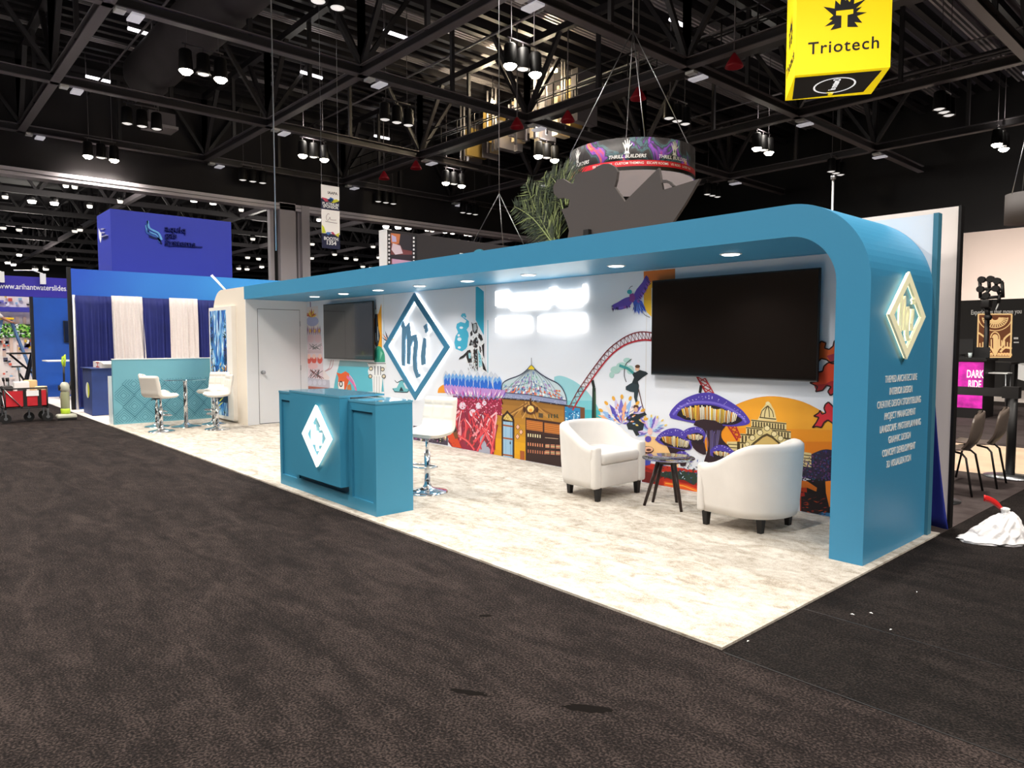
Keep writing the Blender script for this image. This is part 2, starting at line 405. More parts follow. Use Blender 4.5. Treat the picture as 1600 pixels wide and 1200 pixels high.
# large round duct
mb = MB(); mb.use(mat('duct_fabric', (58, 52, 55), 0.75, noise=0.15, nscale=1.2))
mb.lathe([(.95, 0), (1.05, .4), (1.05, 12), (1.05, 26)], n=28)
R_ = Matrix.Rotation(PI/2, 4, 'Y'); mb.v = [R_ @ v + Vector((-35.5, 7.0, 14.0)) for v in mb.v]
mb.use(M_TRUSSLT)
for k in range(8): mb.cyl((-34+k*3.4, 7.0, 15.0), (-34+k*3.4, 7.0, 16.88), .03, n=6)
tag(setorigin(mb.build('air_duct'), (-35.5, 7.0, 14)), 'thick round dark air duct running under the roof at upper left', 'air duct')
mb = MB(); mb.use(M_GALV).box((-39.6, 7.8, 12.6), (-38.3, 9.3, 12.75)); mb.use(M_TRUSSLT).box((-39.5, 7.9, 12.75), (-38.4, 9.2, 13.4)); mb.cyl((-39, 8.5, 13.4), (-39, 8.5, 16.88), .05)
mb2 = mb.build('air_diffuser'); tag(setorigin(mb2, (-39, 8.5, 12.6)), 'square grey air diffuser hanging beyond the end of the round duct', 'air vent')

# ------------------------------------------------------------------ suspended lamp clusters
WARM = (1.0, 0.93, 0.84)
def cluster(px, py, lit, label, z=11.3, gap=0.62, power=900, scale=1.0, drum=True):
    c = onz(px, py, z)
    root = thing('ceiling_light', label, 'ceiling light', c, 'three-drum lights hanging from the hall roof')
    mb = MB(); mb.use(M_TRUSSLT).cyl(c+Vector((0, -gap*1.2, .95)), c+Vector((0, gap*1.2, .95)), .035*scale, n=8)
    for s_ in (-1, 1):
        mb.cyl(c+Vector((0, s_*gap*.9, .95)), c+Vector((0, s_*gap*.9, (12.95 if (5.4 < c.y < 8.6 and c.x < -9 and c.x > -35.5) else ZC+.2 if 20.6 < c.y < 23.6 else 16.2)-z)), .015, n=6)
    mb.build('hanger', root)
    for k in range(3):
        q = c+Vector((0, (k-1)*gap, 0)); on = lit[k]
        mb = MB(); mb.use(M_BLACK).lathe([(.17, .75), (.22, .7), (.25, .05), (.26, 0.0), (.235, 0), (.2, .08), (.1, .1)][::-1], q, n=20)
        mb.use(M_TRUSSLT).cyl(q+Vector((0, 0, .7)), q+Vector((0, 0, .95)), .02, n=6)
        d = mb.build('drum', root)
        mb = MB()
        mb.use(M_LAMP if on else M_LAMPDIM).lathe([(.0, -.16), (.14, -.13), (.24, -.02), (.21, .02), (.0, .022)] if on else [(.0, -.02), (.12, -.018), (.205, .02), (.0, .022)], q, n=20)
        mb.build('lens', d, label='glowing lens' if on else None)
        if on: light('lamp_light', 'SPOT', q-Vector((0, 0, .2)), power, WARM, .22, math.radians(150), .6, parent=root)
        if on and k == 0 and not (5.4 < c.y < 8.6 and c.x < -9): light('roof_fill', 'POINT', q+Vector((.2, .3, 1.2)), 130, WARM, .3, parent=root)  # extra point light added over the drums to brighten the roof deck
CL = [(318, 117, (1, 0, 1), 'brightest pair of three drum lights below the round air duct'),
 (222, 198, (0, 0, 0), 'dim three drum lights hanging under the tip of the round air duct'),
 (158, 247, (1, 0, 1), 'pair of glowing drum lights at left above the white track beam'),
 (490, 246, (1, 0, 1), 'pair of glowing drum lights just above the hanging sponsor banner'),
 (620, 192, (0, 0, 0), 'three black drum lights right of the thin vertical cable, mostly unlit'),
 (709, 288, (1, 0, 1), 'small pair of glowing drum lights to the right of the sponsor banner'),
 (497, 3, (0, 0, 0), 'drum lights cut by the top edge, right of the air duct'),
 (817, 109, (1, 0, 1), 'brightest pair of drum lights before the lit catwalk equipment'),
 (733, 334, (0, 0, 0), 'three small black drum lights between the banner and the palm'),
 (603, 317, (0, 0, 0), 'faint three drum lights left of the small glowing pair near the banner'),
 (854, 247, (1, 0, 1), 'glowing drum lights beside the left cable of the round hanging sign'),
 (1058, 190, (0, 0, 0), 'three dim drum lights above the right side of the round hanging sign'),
 (1192, 235, (1, 0, 1), 'pair of glowing drum lights left below the yellow hanging cube'),
 (1475, 176, (0, 0, 0), 'three dim drum lights right of the yellow hanging cube'),
 (1563, 229, (1, 0, 1), 'glowing drum lights at the far upper right edge'),
 (1113, 306, (0, 0, 0), 'faint drum lights above the rounded end of the teal canopy'),
 (395, 284, (0, 0, 0), 'three dark drum lights above the blue box sign'),
 (1306, 271, (0, 0, 0), 'faint drum lights far behind, under the yellow hanging cube')]
for (px, py, lit, lab) in CL: cluster(px, py, lit, lab)
# the hall's nearer lamp rows (overhead and behind the viewer) light the aisle
for i, (x, y) in enumerate([(-1.1, 5.0), (-10, -2.5), (-10, 7.5), (8, 1.5), (-1, -7), (-19.5, -3), (8, -9), (-10, -12), (-28, -4)]):
    root = thing('ceiling_light', 'three-drum light in the near row overhead, outside the picture', 'ceiling light', (x, y, 11.8), 'three-drum lights hanging from the hall roof')
    for k in range(2):
        q = Vector((x, y+(k-.5)*1.3, 11.8)); mb = MB(); mb.use(M_BLACK).lathe([(.1, .1), (.2, .08), (.235, 0), (.26, 0), (.25, .05), (.22, .7), (.17, .75)], q, n=12)
        mb.cyl(q+Vector((0, 0, .7)), q+Vector((0, 0, 4.4)), .02, n=6)
        d = mb.build('drum', root); mb = MB(); mb.use(M_LAMP).lathe([(.0, -.02), (.205, .02), (.0, .022)], q, n=12); mb.build('lens', d)
        light('lamp_light', 'SPOT', q-Vector((0, 0, .06)), 2300 if x < 5 else 3200, WARM, .25, math.radians(150), .6, parent=root)
        if k: light('roof_fill', 'POINT', q+Vector((.3, 0, 1.2)), 200, WARM, .3, parent=root)  # added fill that lifts the roof deck
# small fixtures at truss crossings
cross = []
for x in GX[:7]:
    for y in GY:
        if x < -43 or y > YMAX: continue
        p = Vector((x, y, ZC-.3)); d = (p-CAM).dot(FW)
        if d < 3: continue
        q = project(p)
        if -10 < q[0] < 1610 and -10 < q[1] < 430: cross.append((y, q, p))
rows = {}
for y, q, p in cross: rows.setdefault(round(y, 1), []).append((q, p))
ordn = ['first', 'second', 'third', 'fourth', 'fifth', 'sixth', 'seventh', 'eighth']
rown = ['nearest', 'second', 'third', 'fourth', 'fifth', 'sixth', 'seventh', 'eighth']
for ri, y in enumerate(sorted(rows)):
    for ci, (q, p) in enumerate(sorted(rows[y], key=lambda t: t[0][0])):
        root = thing('beacon_light', 'small white box light at a roof truss crossing, %s from left in the %s row' % (ordn[ci], rown[ri]), 'light', p, 'small box lights at the truss crossings')
        mb = MB(); mb.use(M_WHITE).box(p+Vector((-.2, .2, -.04)), p+Vector((.2, .5, .06))); mb.build('bracket', root)
        mb = MB(); mb.use(glow((235, 232, 240), .35)).box(p+Vector((-.35, .62, -.12)), p+Vector((.35, 1.0, -.05))); mb.build('panel', root)
# tubes
TUBES = [(200, 44, 237, 55, 'fluorescent tube light at far upper left, before the air duct'), (134, 119, 172, 128, 'lower fluorescent tube light at upper left'),
 (470, 112, 503, 122, 'fluorescent tube light between the air duct and thin cable'), (600, 48, 636, 60, 'fluorescent tube light right of the thin vertical cable, high up'),
 (1047, 30, 1073, 42, 'fluorescent tube light above the round hanging sign'), (585, 212, 608, 217, 'small fluorescent tube light left of the catwalk')]
for a, b, c, d, lab in TUBES:
    p = onz(a, b, 15.2); q = onz(c, d, 15.2); mid = (p+q)/2; L_ = 1.2
    root = thing('tube_light', lab, 'ceiling light', mid, 'fluorescent tubes under the hall roof')
    mb = MB(); mb.use(glow((245, 240, 245), 3)).cyl(p, q, .08, n=8); mb.build('tube', root)
    mb = MB(); mb.use(M_TRUSSLT).cyl(p+Vector((0, 0, .05)), p+Vector((0, 0, 1.75)), .015, n=6); mb.cyl(q+Vector((0, 0, .05)), q+Vector((0, 0, 1.75)), .015, n=6); mb.build('hanger', root)
# far hall lights
FAR = [(50, 317, 1), (85, 320, 1), (103, 292, 0), (117, 294, 0), (5, 358, 0), (30, 361, 0), (8, 310, 0), (125, 361, 0), (140, 324, 0), (303, 315, 1), (333, 319, 1), (188, 317, 0), (92, 407, 0), (109, 407, 0), (55, 422, 0), (72, 422, 0),
 (117, 363, 0), (377, 330, 0), (387, 404, 0), (404, 406, 0), (409, 418, 0), (373, 421, 0), (386, 422, 0), (395, 375, 0), (30, 400, 2), (12, 412, 2), (21, 415, 2), (488, 383, 0), (541, 405, 0), (556, 407, 0), (523, 399, 0), (487, 405, 0), (603, 356, 1), (622, 357, 1), (638, 358, 1), (667, 361, 0), (675, 362, 0),
 (695, 364, 0), (707, 365, 0), (728, 368, 0), (735, 369, 0), (583, 387, 0), (567, 418, 0), (580, 420, 0), (498, 345, 0), (592, 404, 0), (60, 440, 0), (1392, 300, 0)]
for i, (px, py, k) in enumerate(FAR[:-1]):
    z = 11.0 if py < 400 else 9.5
    p = onz(px, py, z)
    if (p-CAM).length > 150: p = CAM+(p-CAM)*(125/(p-CAM).length)
    s_ = (p-CAM).length/1105
    side = 'left of the white column' if px < 425 else 'right of the white column'
    root = thing('ceiling_light', 'small bright lamp in the far hall, %s' % side, 'ceiling light', p, 'small lamps in the far hall, '+side)
    mb = MB(); r = s_*(3.6 if k == 0 else 5 if k == 1 else 3)
    if i % 6 == 2: light('lamp_light', 'POINT', p-Vector((0, 0, .4)), 900, WARM, .3, parent=root)
    mb.use(glow((255, 248, 238), .9 if k == 0 else 6)).lathe([(0, -.03), (r*.8, -.02), (r, .15), (0, .17)], p, n=12)
    mb.build('lens', root); mb = MB(); mb.use(M_BLACK).cyl(p+Vector((0, 0, .18)), p+Vector((0, 0, .18+r*1.2)), r*.9, n=10); mb.build('drum', root)
# thin vertical cable
mb = MB(); a = onz(430, 322, 6.0); d_ = (a-CAM)*.5; p = CAM+d_
mb.use(M_STEEL).cyl((p.x, p.y, 3.0), (p.x, p.y, 16.3), .012, n=6)
tag(setorigin(mb.build('hanging_cable'), (p.x, p.y, 3)), 'thin vertical cable hanging from the roof in front of the white column', 'cable')
# ================================================================== booth shell
mb = MB(); mb.use(M_BOOTHCARPET).box((-12.2, 0, 0), (0, 3.05, 0.014))
bc = setorigin(mb.build('booth_carpet'), (-6.1, 1.5, 0)); tag(bc, 'light marbled beige carpet covering the teal exhibit booth floor', 'carpet')
CZ = 0.014
def arcpts(cx, cz, r, a0, a1, n): return [(cx+r*math.cos(a0+(a1-a0)*i/n), cz+r*math.sin(a0+(a1-a0)*i/n)) for i in range(n+1)]
XO, XI, ZO, ZI = -0.06, -0.28, 2.42, 2.20
prof = [(-10.415, ZO)] + arcpts(XO-.56, ZO-.56, .56, PI/2, 0, 20) + [(XO, CZ), (XI, CZ)] + arcpts(XI-.34, ZI-.34, .34, 0, PI/2, 16) + [(-10.415, ZI)]
can = thing('booth_canopy', 'long teal canopy with rounded right end standing on one teal leg', 'canopy', (-5, 1.77, CZ))
mb = MB(); mb.use(M_TEAL).prism([Vector((x, 1.77, z)) for x, z in prof], None, (0, 1.065, 0)); mb.build('canopy_shell', can)
mb = MB(); mb.use(M_TEAL).prism([Vector((x-.003 if x > -1 else x, 2.84, z-.002)) for x, z in prof], None, (0, .06, 0)); mb.build('rear_band', can)
# text on the leg side
LT = [('THEMED ARCHITECTURE', 0, 1.222), ('INTERIOR DESIGN', 1, 1.138), ('CREATIVE DESIGN *STORYTELLING', 0, 1.055), ('PROJECT MANAGEMENT', 0, .972), ('*LANDSCAPE MASTERPLANNING', 0, .888), ('GRAPHIC DESIGN', 0, .806), ('CONCEPT DEVELOPMENT', 1, .722), ('3D VISUALIZATION', 0, .640)]
def sidet(body, yc, z, bold, al='CENTER', wdt=None): mb.text(body, (XO+.0005, yc, z), (0, 1, 0), (0, 0, 1), .068, bold*.75, .003, al, sx=.76)
for t, b, z in LT:
    mb = MB(); mb.use(M_WHITE)
    if t.startswith('CREATIVE'): sidet('CREATIVE DESIGN', 2.345, z, .0, 'RIGHT'); mb.build('text_line', can); mb = MB(); mb.use(M_WHITE); sidet('STORYTELLING', 2.36, z, .014, 'LEFT')
    elif t.startswith('*LAND'): sidet('LANDSCAPE', 2.265, z, .014, 'RIGHT'); mb.build('text_line', can); mb = MB(); mb.use(M_WHITE); sidet('MASTERPLANNING', 2.29, z, .0, 'LEFT')
    else: sidet(t, 2.335, z, .014 if b else .0)
    mb.build('text_line', can)
# downlights in the soffit
DL = [(-8.9, 'leftmost, nearest the storage door'), (-7.95, 'second from the left, over the left television'), (-6.95, 'third from the left, between the left television and diamond sign'),
      (-5.92, 'fourth from the left, above the large diamond sign'), (-4.92, 'fifth from the left, before the glowing wall lettering'), (-3.85, 'third from the right, above the glowing wall lettering'), (-2.62, 'second from the right, above the purple bird'), (-1.4, 'rightmost, over the big television')]
for x, lab in DL:
    root = thing('downlight', 'round recessed canopy downlight, '+lab, 'light', (x, 2.33, ZI), 'recessed downlights in the teal canopy')
    mb = MB(); mb.use(M_WHITE).lathe([(.0, -.004), (.085, -.006), (.092, -.001), (.085, .0), (0, .0)], (x, 2.33, ZI), n=24); mb.build('trim_ring', root)
    mb = MB(); mb.use(M_DOWN).lathe([(.0, -.012), (.068, -.010), (.072, -.006), (0, -.0055)], (x, 2.33, ZI), n=24); mb.build('lens', root)
    light('downlight_light', 'SPOT', (x, 2.33, ZI-.03), 34, (1, .97, .93), .06, math.radians(135), .7, parent=root)

# back wall
bw = thing('booth_back_wall', 'long white back wall with colourful printed mural behind the booth furniture', 'wall panel', (-5, 2.94, 0))
WY = 2.905
mb = MB(); mb.use(M_WHITEWALL).box((-10.41, WY, CZ), (-0.075, 2.97, 2.42)); mb.use(M_TEAL2).box((-0.075, WY-.005, CZ), (-0.04, 2.975, 2.425)); mb.build('panel', bw)
mb = MB(); mb.use(cmat((214, 210, 206)))
for x in (-5.28, -7.75, -2.7): mb.box((x, WY-.0006, .02), (x+.006, WY, 2.42))
mb.build('panel_seam', bw)
# closet with door, mirror of the right end, cream painted
cl = thing('storage_closet', 'white and cream storage closet with door at the left end of booth', 'closet', (-11.2, 2.4, CZ))
cp = [(-10.42, CZ), (-10.42, 2.42)] + arcpts(-12.0+.46, 2.42-.46, .46, PI/2, PI, 14) + [(-12.0, CZ)]
M_DOORW = mat('white_door_paint', (232, 233, 236), 0.5)
mb = MB(); mb.use(M_CREAM).prism([Vector((x, 1.79, z)) for x, z in cp], None, (0, 1.18, 0))
mb.use(M_DOORW).box((-10.42, 1.79, CZ), (-10.405, 2.90, 2.2)); mb.build('body', cl)
mb = MB(); mb.use(M_BLACK).box((-10.405, 1.99, .02), (-10.4035, 2.775, 2.045)); mb.build('door_gap', cl)
mb = MB(); mb.use(M_DOORW).box((-10.405, 1.997, .03), (-10.40, 2.768, 2.038)); dr = mb.build('door', cl)
mb = MB(); mb.use(M_STEEL).cyl((-10.40, 2.06, .93), (-10.375, 2.06, .93), .032, n=16); mb.cyl((-10.375, 2.06, .93), (-10.35, 2.06, .93), .014, n=12)
mb.lathe([(.005, -.03), (.02, -.027), (.03, -.01), (.03, .01), (.02, .027), (.005, .03)], (-10.335, 2.06, .93), n=16); mb.build('knob', dr)
for z in (1.75, .95, .25):
    mb = MB(); mb.use(M_STEEL).cyl((-10.395, 2.772, z), (-10.395, 2.772, z+.09), .009, n=8); mb.build('hinge', cl)
# framed print on the closet front
pf = thing('light_box_frame', 'white framed jungle waterfall print on the cream closet front, behind barstools', 'poster', (-11.4, 1.72, .07))
mb = MB(); mb.use(mat('frame_white', (240, 236, 230), 0.5)).box((-12.0, 1.71, .06), (-10.86, 1.788, 2.10)); mb.build('frame', pf)
mb = MB(); PY = 1.708
M_PR = bpy.data.materials.new('waterfall_print'); M_PR.use_nodes = True
nt = M_PR.node_tree; N = nt.nodes; L = nt.links; b = N['Principled BSDF']; b.inputs['Roughness'].default_value = .4
tc = N.new('ShaderNodeTexCoord'); mp = N.new('ShaderNodeMapping'); mp.inputs['Scale'].default_value = (4.5, 1, .8); mp.inputs['Rotation'].default_value = (0, .12, 0); L.new(tc.outputs['Object'], mp.inputs['Vector'])
n1 = N.new('ShaderNodeTexNoise'); n1.inputs['Scale'].default_value = 2.6; n1.inputs['Detail'].default_value = 8; n1.inputs['Distortion'].default_value = 1.6; L.new(mp.outputs['Vector'], n1.inputs['Vector'])
r = N.new('ShaderNodeValToRGB'); cr = r.color_ramp
for p_, c_ in ((.38, (8, 26, 70)), (.45, (18, 84, 190)), (.52, (52, 150, 222)), (.58, (170, 222, 246)), (.66, (255, 255, 255))):
    e = cr.elements.new(p_); e.color = s2l(c_)
cr.elements.remove(cr.elements[0]); cr.elements.remove(cr.elements[-1]); L.new(n1.outputs['Fac'], r.inputs['Fac']); L.new(r.outputs['Color'], b.inputs['Base Color'])
X0, X1, Z0, Z1 = -11.95, -11.12, .12, 2.04
mb.use(M_PR).box((X0, PY, Z0), (X1, 1.711, Z1))
rr = random.Random(3)
def pr(c, x, z, w_, h): mb.use(cmat(c, .4)).box((x-w_/2, PY-.0006, max(Z0, z-h/2)), (x+w_/2, PY, min(Z1, z+h/2)))
def leafpoly(c, x, z, a, l, w_, off=.0008):
    d = Vector((math.cos(a), 0, math.sin(a))); n_ = Vector((-d.z, 0, d.x)); o = Vector((x, PY-off, z))
    pts = [o, o+d*l*.3+n_*w_, o+d*l, o+d*l*.3-n_*w_]; pts = [Vector((min(X1, max(X0, p.x)), p.y, min(Z1, max(Z0, p.z)))) for p in pts]
    mb.use(cmat(c, .4)).poly(pts)
for i in range(60):
    z = rr.uniform(1.0, 1.9); s_ = rr.choice((0, 1)); leafpoly(rr.choice(((8, 16, 30), (16, 60, 40), (10, 40, 70))), X0+.02 if s_ == 0 else X1-.02, z, rr.uniform(-1, 1) if s_ == 0 else PI+rr.uniform(-1, 1), rr.uniform(.08, .2), .012, .0008+i*1e-5)
for i in range(70):
    leafpoly(rr.choice(((240, 190, 40), (250, 250, 250), (200, 130, 20), (16, 30, 50), (30, 140, 200))), rr.uniform(X0, X1), rr.uniform(.75, 1.05), rr.uniform(0, 6.28), rr.uniform(.05, .14), .02, .0016+i*1e-5)
pr((16, 40, 80), -11.53, .57, .83, .42)
for i in range(26): leafpoly(rr.choice(((20, 90, 60), (230, 230, 60), (250, 250, 250), (20, 70, 150))), rr.uniform(X0, X1), rr.uniform(Z0, .5), rr.uniform(.3, 2.8), rr.uniform(.1, .3), .015, .0026+i*1e-5)
mb.build('print', pf)
# teal half wall at the left end
hw = thing('divider_half_wall', 'low teal divider wall with printed diamond pattern beside the barstools', 'half wall', (-12.08, .95, CZ))
mb = MB(); mb.use(mat('divider_teal', (112, 174, 190), .5)).box((-12.12, .07, CZ), (-12.05, 1.789, 1.155)); mb.build('panel', hw)
mb = MB(); mb.use(M_WHITE).box((-12.125, .065, 1.155), (-12.045, 1.789, 1.17)); mb.build('cap', hw)
mb = MB(); mb.use(cmat((58, 118, 136)))
_dc = [0]
def dline(y0, z0, y1, z1, w_=.008):
    d = Vector((0, y1-y0, z1-z0)).normalized(); n_ = Vector((0, -d.z, d.y))*w_/2; _dc[0] += 1; o_ = -12.049+_dc[0]*6e-6; a = Vector((o_, y0, z0)); b_ = Vector((o_, y1, z1))
    mb.poly([a+n_, b_+n_, b_-n_, a-n_])
def clipseg(y0, z0, y1, z1):
    t0, t1 = 0.0, 1.0
    for lo, hi, a, d in ((.09, 1.77, y0, y1-y0), (.04, .80, z0, z1-z0)):
        if abs(d) < 1e-9: continue
        ta, tb = (lo-a)/d, (hi-a)/d
        if ta > tb: ta, tb = tb, ta
        t0 = max(t0, ta); t1 = min(t1, tb)
    if t1-t0 > .02: dline(y0+(y1-y0)*t0, z0+(z1-z0)*t0, y0+(y1-y0)*t1, z0+(z1-z0)*t1)
for row in range(4):
    for k in range(6):
        cy = .23+k*.34+(.17 if row % 2 else 0); cz = .12+row*.2
        for s_ in (.19, .145, .10, .055):
            P_ = [(cy, cz+s_*1.0), (cy+s_, cz), (cy, cz-s_*1.0), (cy-s_, cz)]
            for i in range(4): clipseg(*P_[i], *P_[(i+1) % 4])
mb.build('pattern', hw)
mb = MB(); mb.use(M_WHITE).box((-12.33, .05, 0), (-12.27, .10, .86)); tag(setorigin(mb.build('white_post'), (-12.3, .07, 0)), 'short white post standing at the near end of the teal divider', 'post')

# televisions
def tv(x0, x1, z0, z1, lab):
    root = thing('television', lab, 'television', ((x0+x1)/2, 2.87, (z0+z1)/2))
    mb = MB(); mb.use(M_BLACK).rbox((x0, 2.842, z0), (x1, 2.868, z1), .004); mb.build('housing', root)
    mb = MB(); mb.use(M_BLACKGLOSS).box((x0+.012, 2.8395, z0+.018), (x1-.012, 2.8425, z1-.012)); mb.build('screen', root)
    mb = MB(); mb.use(M_STEEL).box((x0+.004, 2.8385, z0+.002), (x1-.004, 2.842, z0+.008)); mb.build('bottom_trim', root)
    mb = MB(); mb.use(M_BLACK).box(((x0+x1)/2-.3, 2.868, (z0+z1)/2-.22), ((x0+x1)/2+.3, 2.9048, (z0+z1)/2+.22)); mb.build('wall_mount', root)
tv(-2.585, -.885, 1.14, 2.085, 'large black television at right of the mural wall, above the armchairs')
tv(-9.62, -7.96, 1.175, 2.115, 'black television at left on the mural wall, nearest the closet door')

# diamond logo signs -----------------------------------------------------------
def stroke(mb, pts, rs, f, depth):
    """flat brush stroke: polyline pts (2d) with half widths rs, extruded"""
    n = len(pts); Lp = []; Rp = []
    for i in range(n):
        a = Vector(pts[max(i-1, 0)]); b_ = Vector(pts[min(i+1, n-1)]); d = (b_-a).normalized(); nn = Vector((-d.y, d.x)); p = Vector(pts[i])
        Lp.append(p+nn*rs[i]); Rp.append(p-nn*rs[i])
    for i in range(n-1):
        mb.prism([f(q) for q in (Lp[i], Lp[i+1], Rp[i+1], Rp[i])], None, depth)
MI = [([(-.50, .42), (-.44, .50), (-.41, .40), (-.42, .0), (-.44, -.42)], [.03, .05, .05, .06, .05]),
      ([(-.42, .10), (-.33, .38), (-.24, .46), (-.22, .30), (-.22, .0), (-.24, -.38)], [.05, .055, .055, .055, .06, .05]),
      ([(-.22, .0), (-.10, .18), (.02, .20), (.05, .08), (.0, -.25), (.02, -.48), (.10, -.62), (.20, -.60)], [.05, .06, .06, .06, .06, .055, .05, .03]),
      ([(.38, .18), (.36, .05), (.31, -.2), (.33, -.38)], [.03, .05, .06, .06]), ([(.36, .40), (.43, .44), (.45, .34), (.40, .32)], [.03, .045, .045, .03])]
def diamond(name, lab, f, hw_, hh, depth, thick, facem, ledm, mat_letters, ring=.13, parent_loc=(0, 0, 0), off=None, lscale=.8):
    """f: 2d (right, up) -> 3d on the face plane; depth: outward vector unit"""
    root = thing(name, lab, 'sign', parent_loc)
    dv = Vector(depth)
    O = [(0, hh), (hw_, 0), (0, -hh), (-hw_, 0)]; k = 1-ring*1.55; I = [(x*k, y*k) for x, y in O]
    st = dv*(off if off else .035)
    mb = MB(); mb.use(facem).ringprism([f(p)+st for p in O], [f(p)+st for p in I], dv*thick); mb.build('diamond_ring', root)
    k1, k2 = 1-.10*ring*1.55, 1-ring*1.45
    mb = MB(); mb.use(ledm).ringprism([f((x*.975, y*.975))+st*.55 for x, y in O], [f((x*(k+.03), y*(k+.03)))+st*.55 for x, y in O], st*.25); mb.build('led_ring', root, label='white glowing back light')
    sc = hw_*lscale
    for nm_, grp in (('letter_m', MI[:3]), ('letter_i', MI[3:])):
        mb = MB(); mb.use(mat_letters)
        for k_, (pts, rs) in enumerate(grp): stroke(mb, [(x*sc, y*sc) for x, y in pts], [r_*sc*(1.18 if ring < .1 else .72) for r_ in rs], lambda q: f((q[0], q[1]))+st, dv*(thick*(1+.04*k_)))
        mb.build(nm_, root)
    mb = MB(); mb.use(ledm)
    for pts, rs in MI: stroke(mb, [(x*sc, y*sc) for x, y in pts], [r_*sc*.75 for r_ in rs], lambda q: f((q[0], q[1]))+st*.45, st*.25)
    mb.build('letter_back_light', root)
    # stand-off pins
    mb = MB(); mb.use(M_STEEL)
    for p in [(0, hh*(1+k)/2), (hw_*(1+k)/2, 0), (0, -hh*(1+k)/2), (-hw_*(1+k)/2, 0)]: mb.cyl(f(p)+dv*.001, f(p)+st, .006, n=8)
    mb.build('standoff', root)
    return root
M_SIGNBLUE = mat('sign_blue', (60, 128, 164), .45)
M_LEDHALO = mat('led_halo', (255, 246, 232), .5, emit=7)
diamond('diamond_logo_sign', 'large blue backlit diamond logo sign in the middle of the mural wall', lambda p: Vector((-6.83+p[0], WY, 1.40+p[1])), .85, .78, (0, -1, 0), .02, M_SIGNBLUE, M_LEDHALO, mat('sign_letters', (84, 128, 158), .45), ring=.095, parent_loc=(-6.83, 2.88, 1.4))
M_CREAMGLOW = mat('cream_acrylic', (240, 234, 196), .35, emit=.28)
diamond('diamond_logo_sign', 'cream lit diamond logo sign on the outer side of the teal leg', lambda p: Vector((XO, 2.325+p[0], 1.655+p[1])), .335, .30, (1, 0, 0), .015, M_CREAMGLOW, mat('led_soft', (255, 246, 205), .5, emit=1.3), M_CREAMGLOW, ring=.16, parent_loc=(XO, 2.325, 1.655), off=.02)

# glowing wall lettering: two rows of illegible halo-lit letters
gl = thing('glowing_letter_sign', 'two rows of blown-out white glowing lettering on the white mural wall', 'sign', (-4.27, 2.88, 1.8))
rr = random.Random(5)
M_LETG = mat('letter_white_glow', (255, 252, 244), .5, emit=3.2)
for zc, h, segs in ((1.965, .19, [(-5.04, -3.50)]), (1.68, .19, [(-5.04, -4.34), (-4.27, -3.50)])):
    for x0, x1 in segs:
        x = x0
        while x < x1-.05:
            w_ = min(rr.uniform(.09, .14), x1-x); hh = h*rr.uniform(.9, 1.0); zz = zc + (rr.choice((0, 0, .05)) if zc > 1.8 else 0)
            mb = MB(); mb.use(M_LETG).rbox((x, 2.868, zz-hh/2), (x+w_*.85, 2.884, zz+hh/2), .02, seg=2)
            mb.use(M_STEEL).cyl((x+w_*.4, 2.884, zz), (x+w_*.4, WY-.001, zz), .006, n=6); mb.build('letter', gl); x += w_

# reception desk ------------------------------------------------------------
dk = thing('reception_desk', 'teal panelled reception desk with glowing diamond sign on its front', 'desk', (-4.25, .26, CZ))
DX0, DX1, DY0, DY1, DZ = -5.19, -3.30, .085, .45, .975
M_DESK = mat('desk_teal', (60, 140, 174), .36)
mb = MB(); mb.use(M_DESK).box((DX0, DY0+.02, CZ), (DX1, DY1, DZ-.02)); mb.build('carcass', dk)
mb = MB(); mb.use(mat('desk_top_gloss', (88, 156, 186), .16, coat=.6)).box((DX0-.003, DY0-.003, DZ-.02), (DX1+.003, DY1+.003, DZ)); mb.build('top', dk)  # lighter teal than the carcass: reflected sheen put into the top's colour
mb = MB(); mb.use(M_DESK)
for a, c in ((DX0, -4.755), (-3.755, DX1)):
    mb.box((a, DY0, CZ), (a+.05, DY0+.02, DZ-.02)); mb.box((c-.05, DY0, CZ), (c, DY0+.02, DZ-.02)); mb.box((a+.05, DY0, DZ-.09), (c-.05, DY0+.02, DZ-.02)); mb.box((a+.05, DY0, CZ), (c-.05, DY0+.02, .12))
mb.box((-4.755, DY0, CZ), (-3.755, DY0+.02, .13))
mb.build('panel_frame', dk)
mb = MB(); mb.use(M_DESK).box((-4.755, .0, .20), (-3.755, DY0+.02, DZ+.012)); mb.use(mat('desk_top_gloss2', (88, 156, 186), .16, coat=.6)).box((-4.757, -.002, DZ+.012), (-3.753, DY1, DZ+.03)); mb.build('centre_box', dk)  # same lightened teal on the box top, sheen put into the colour
M_DESKLED = mat('desk_led', (255, 250, 225), .5, emit=1.8)
M_DESKFACE = mat('desk_sign_face', (255, 254, 240), .5, emit=.95)
diamond('diamond_logo_sign', 'bright white glowing diamond logo sign on the reception desk front', lambda p: Vector((-4.145+p[0], 0, .618+p[1])), .285, .285, (0, -1, 0), .012, M_DESKFACE, M_DESKLED, M_DESKFACE, ring=.20, parent_loc=(-4.145, -.03, .618), off=.022, lscale=.72)
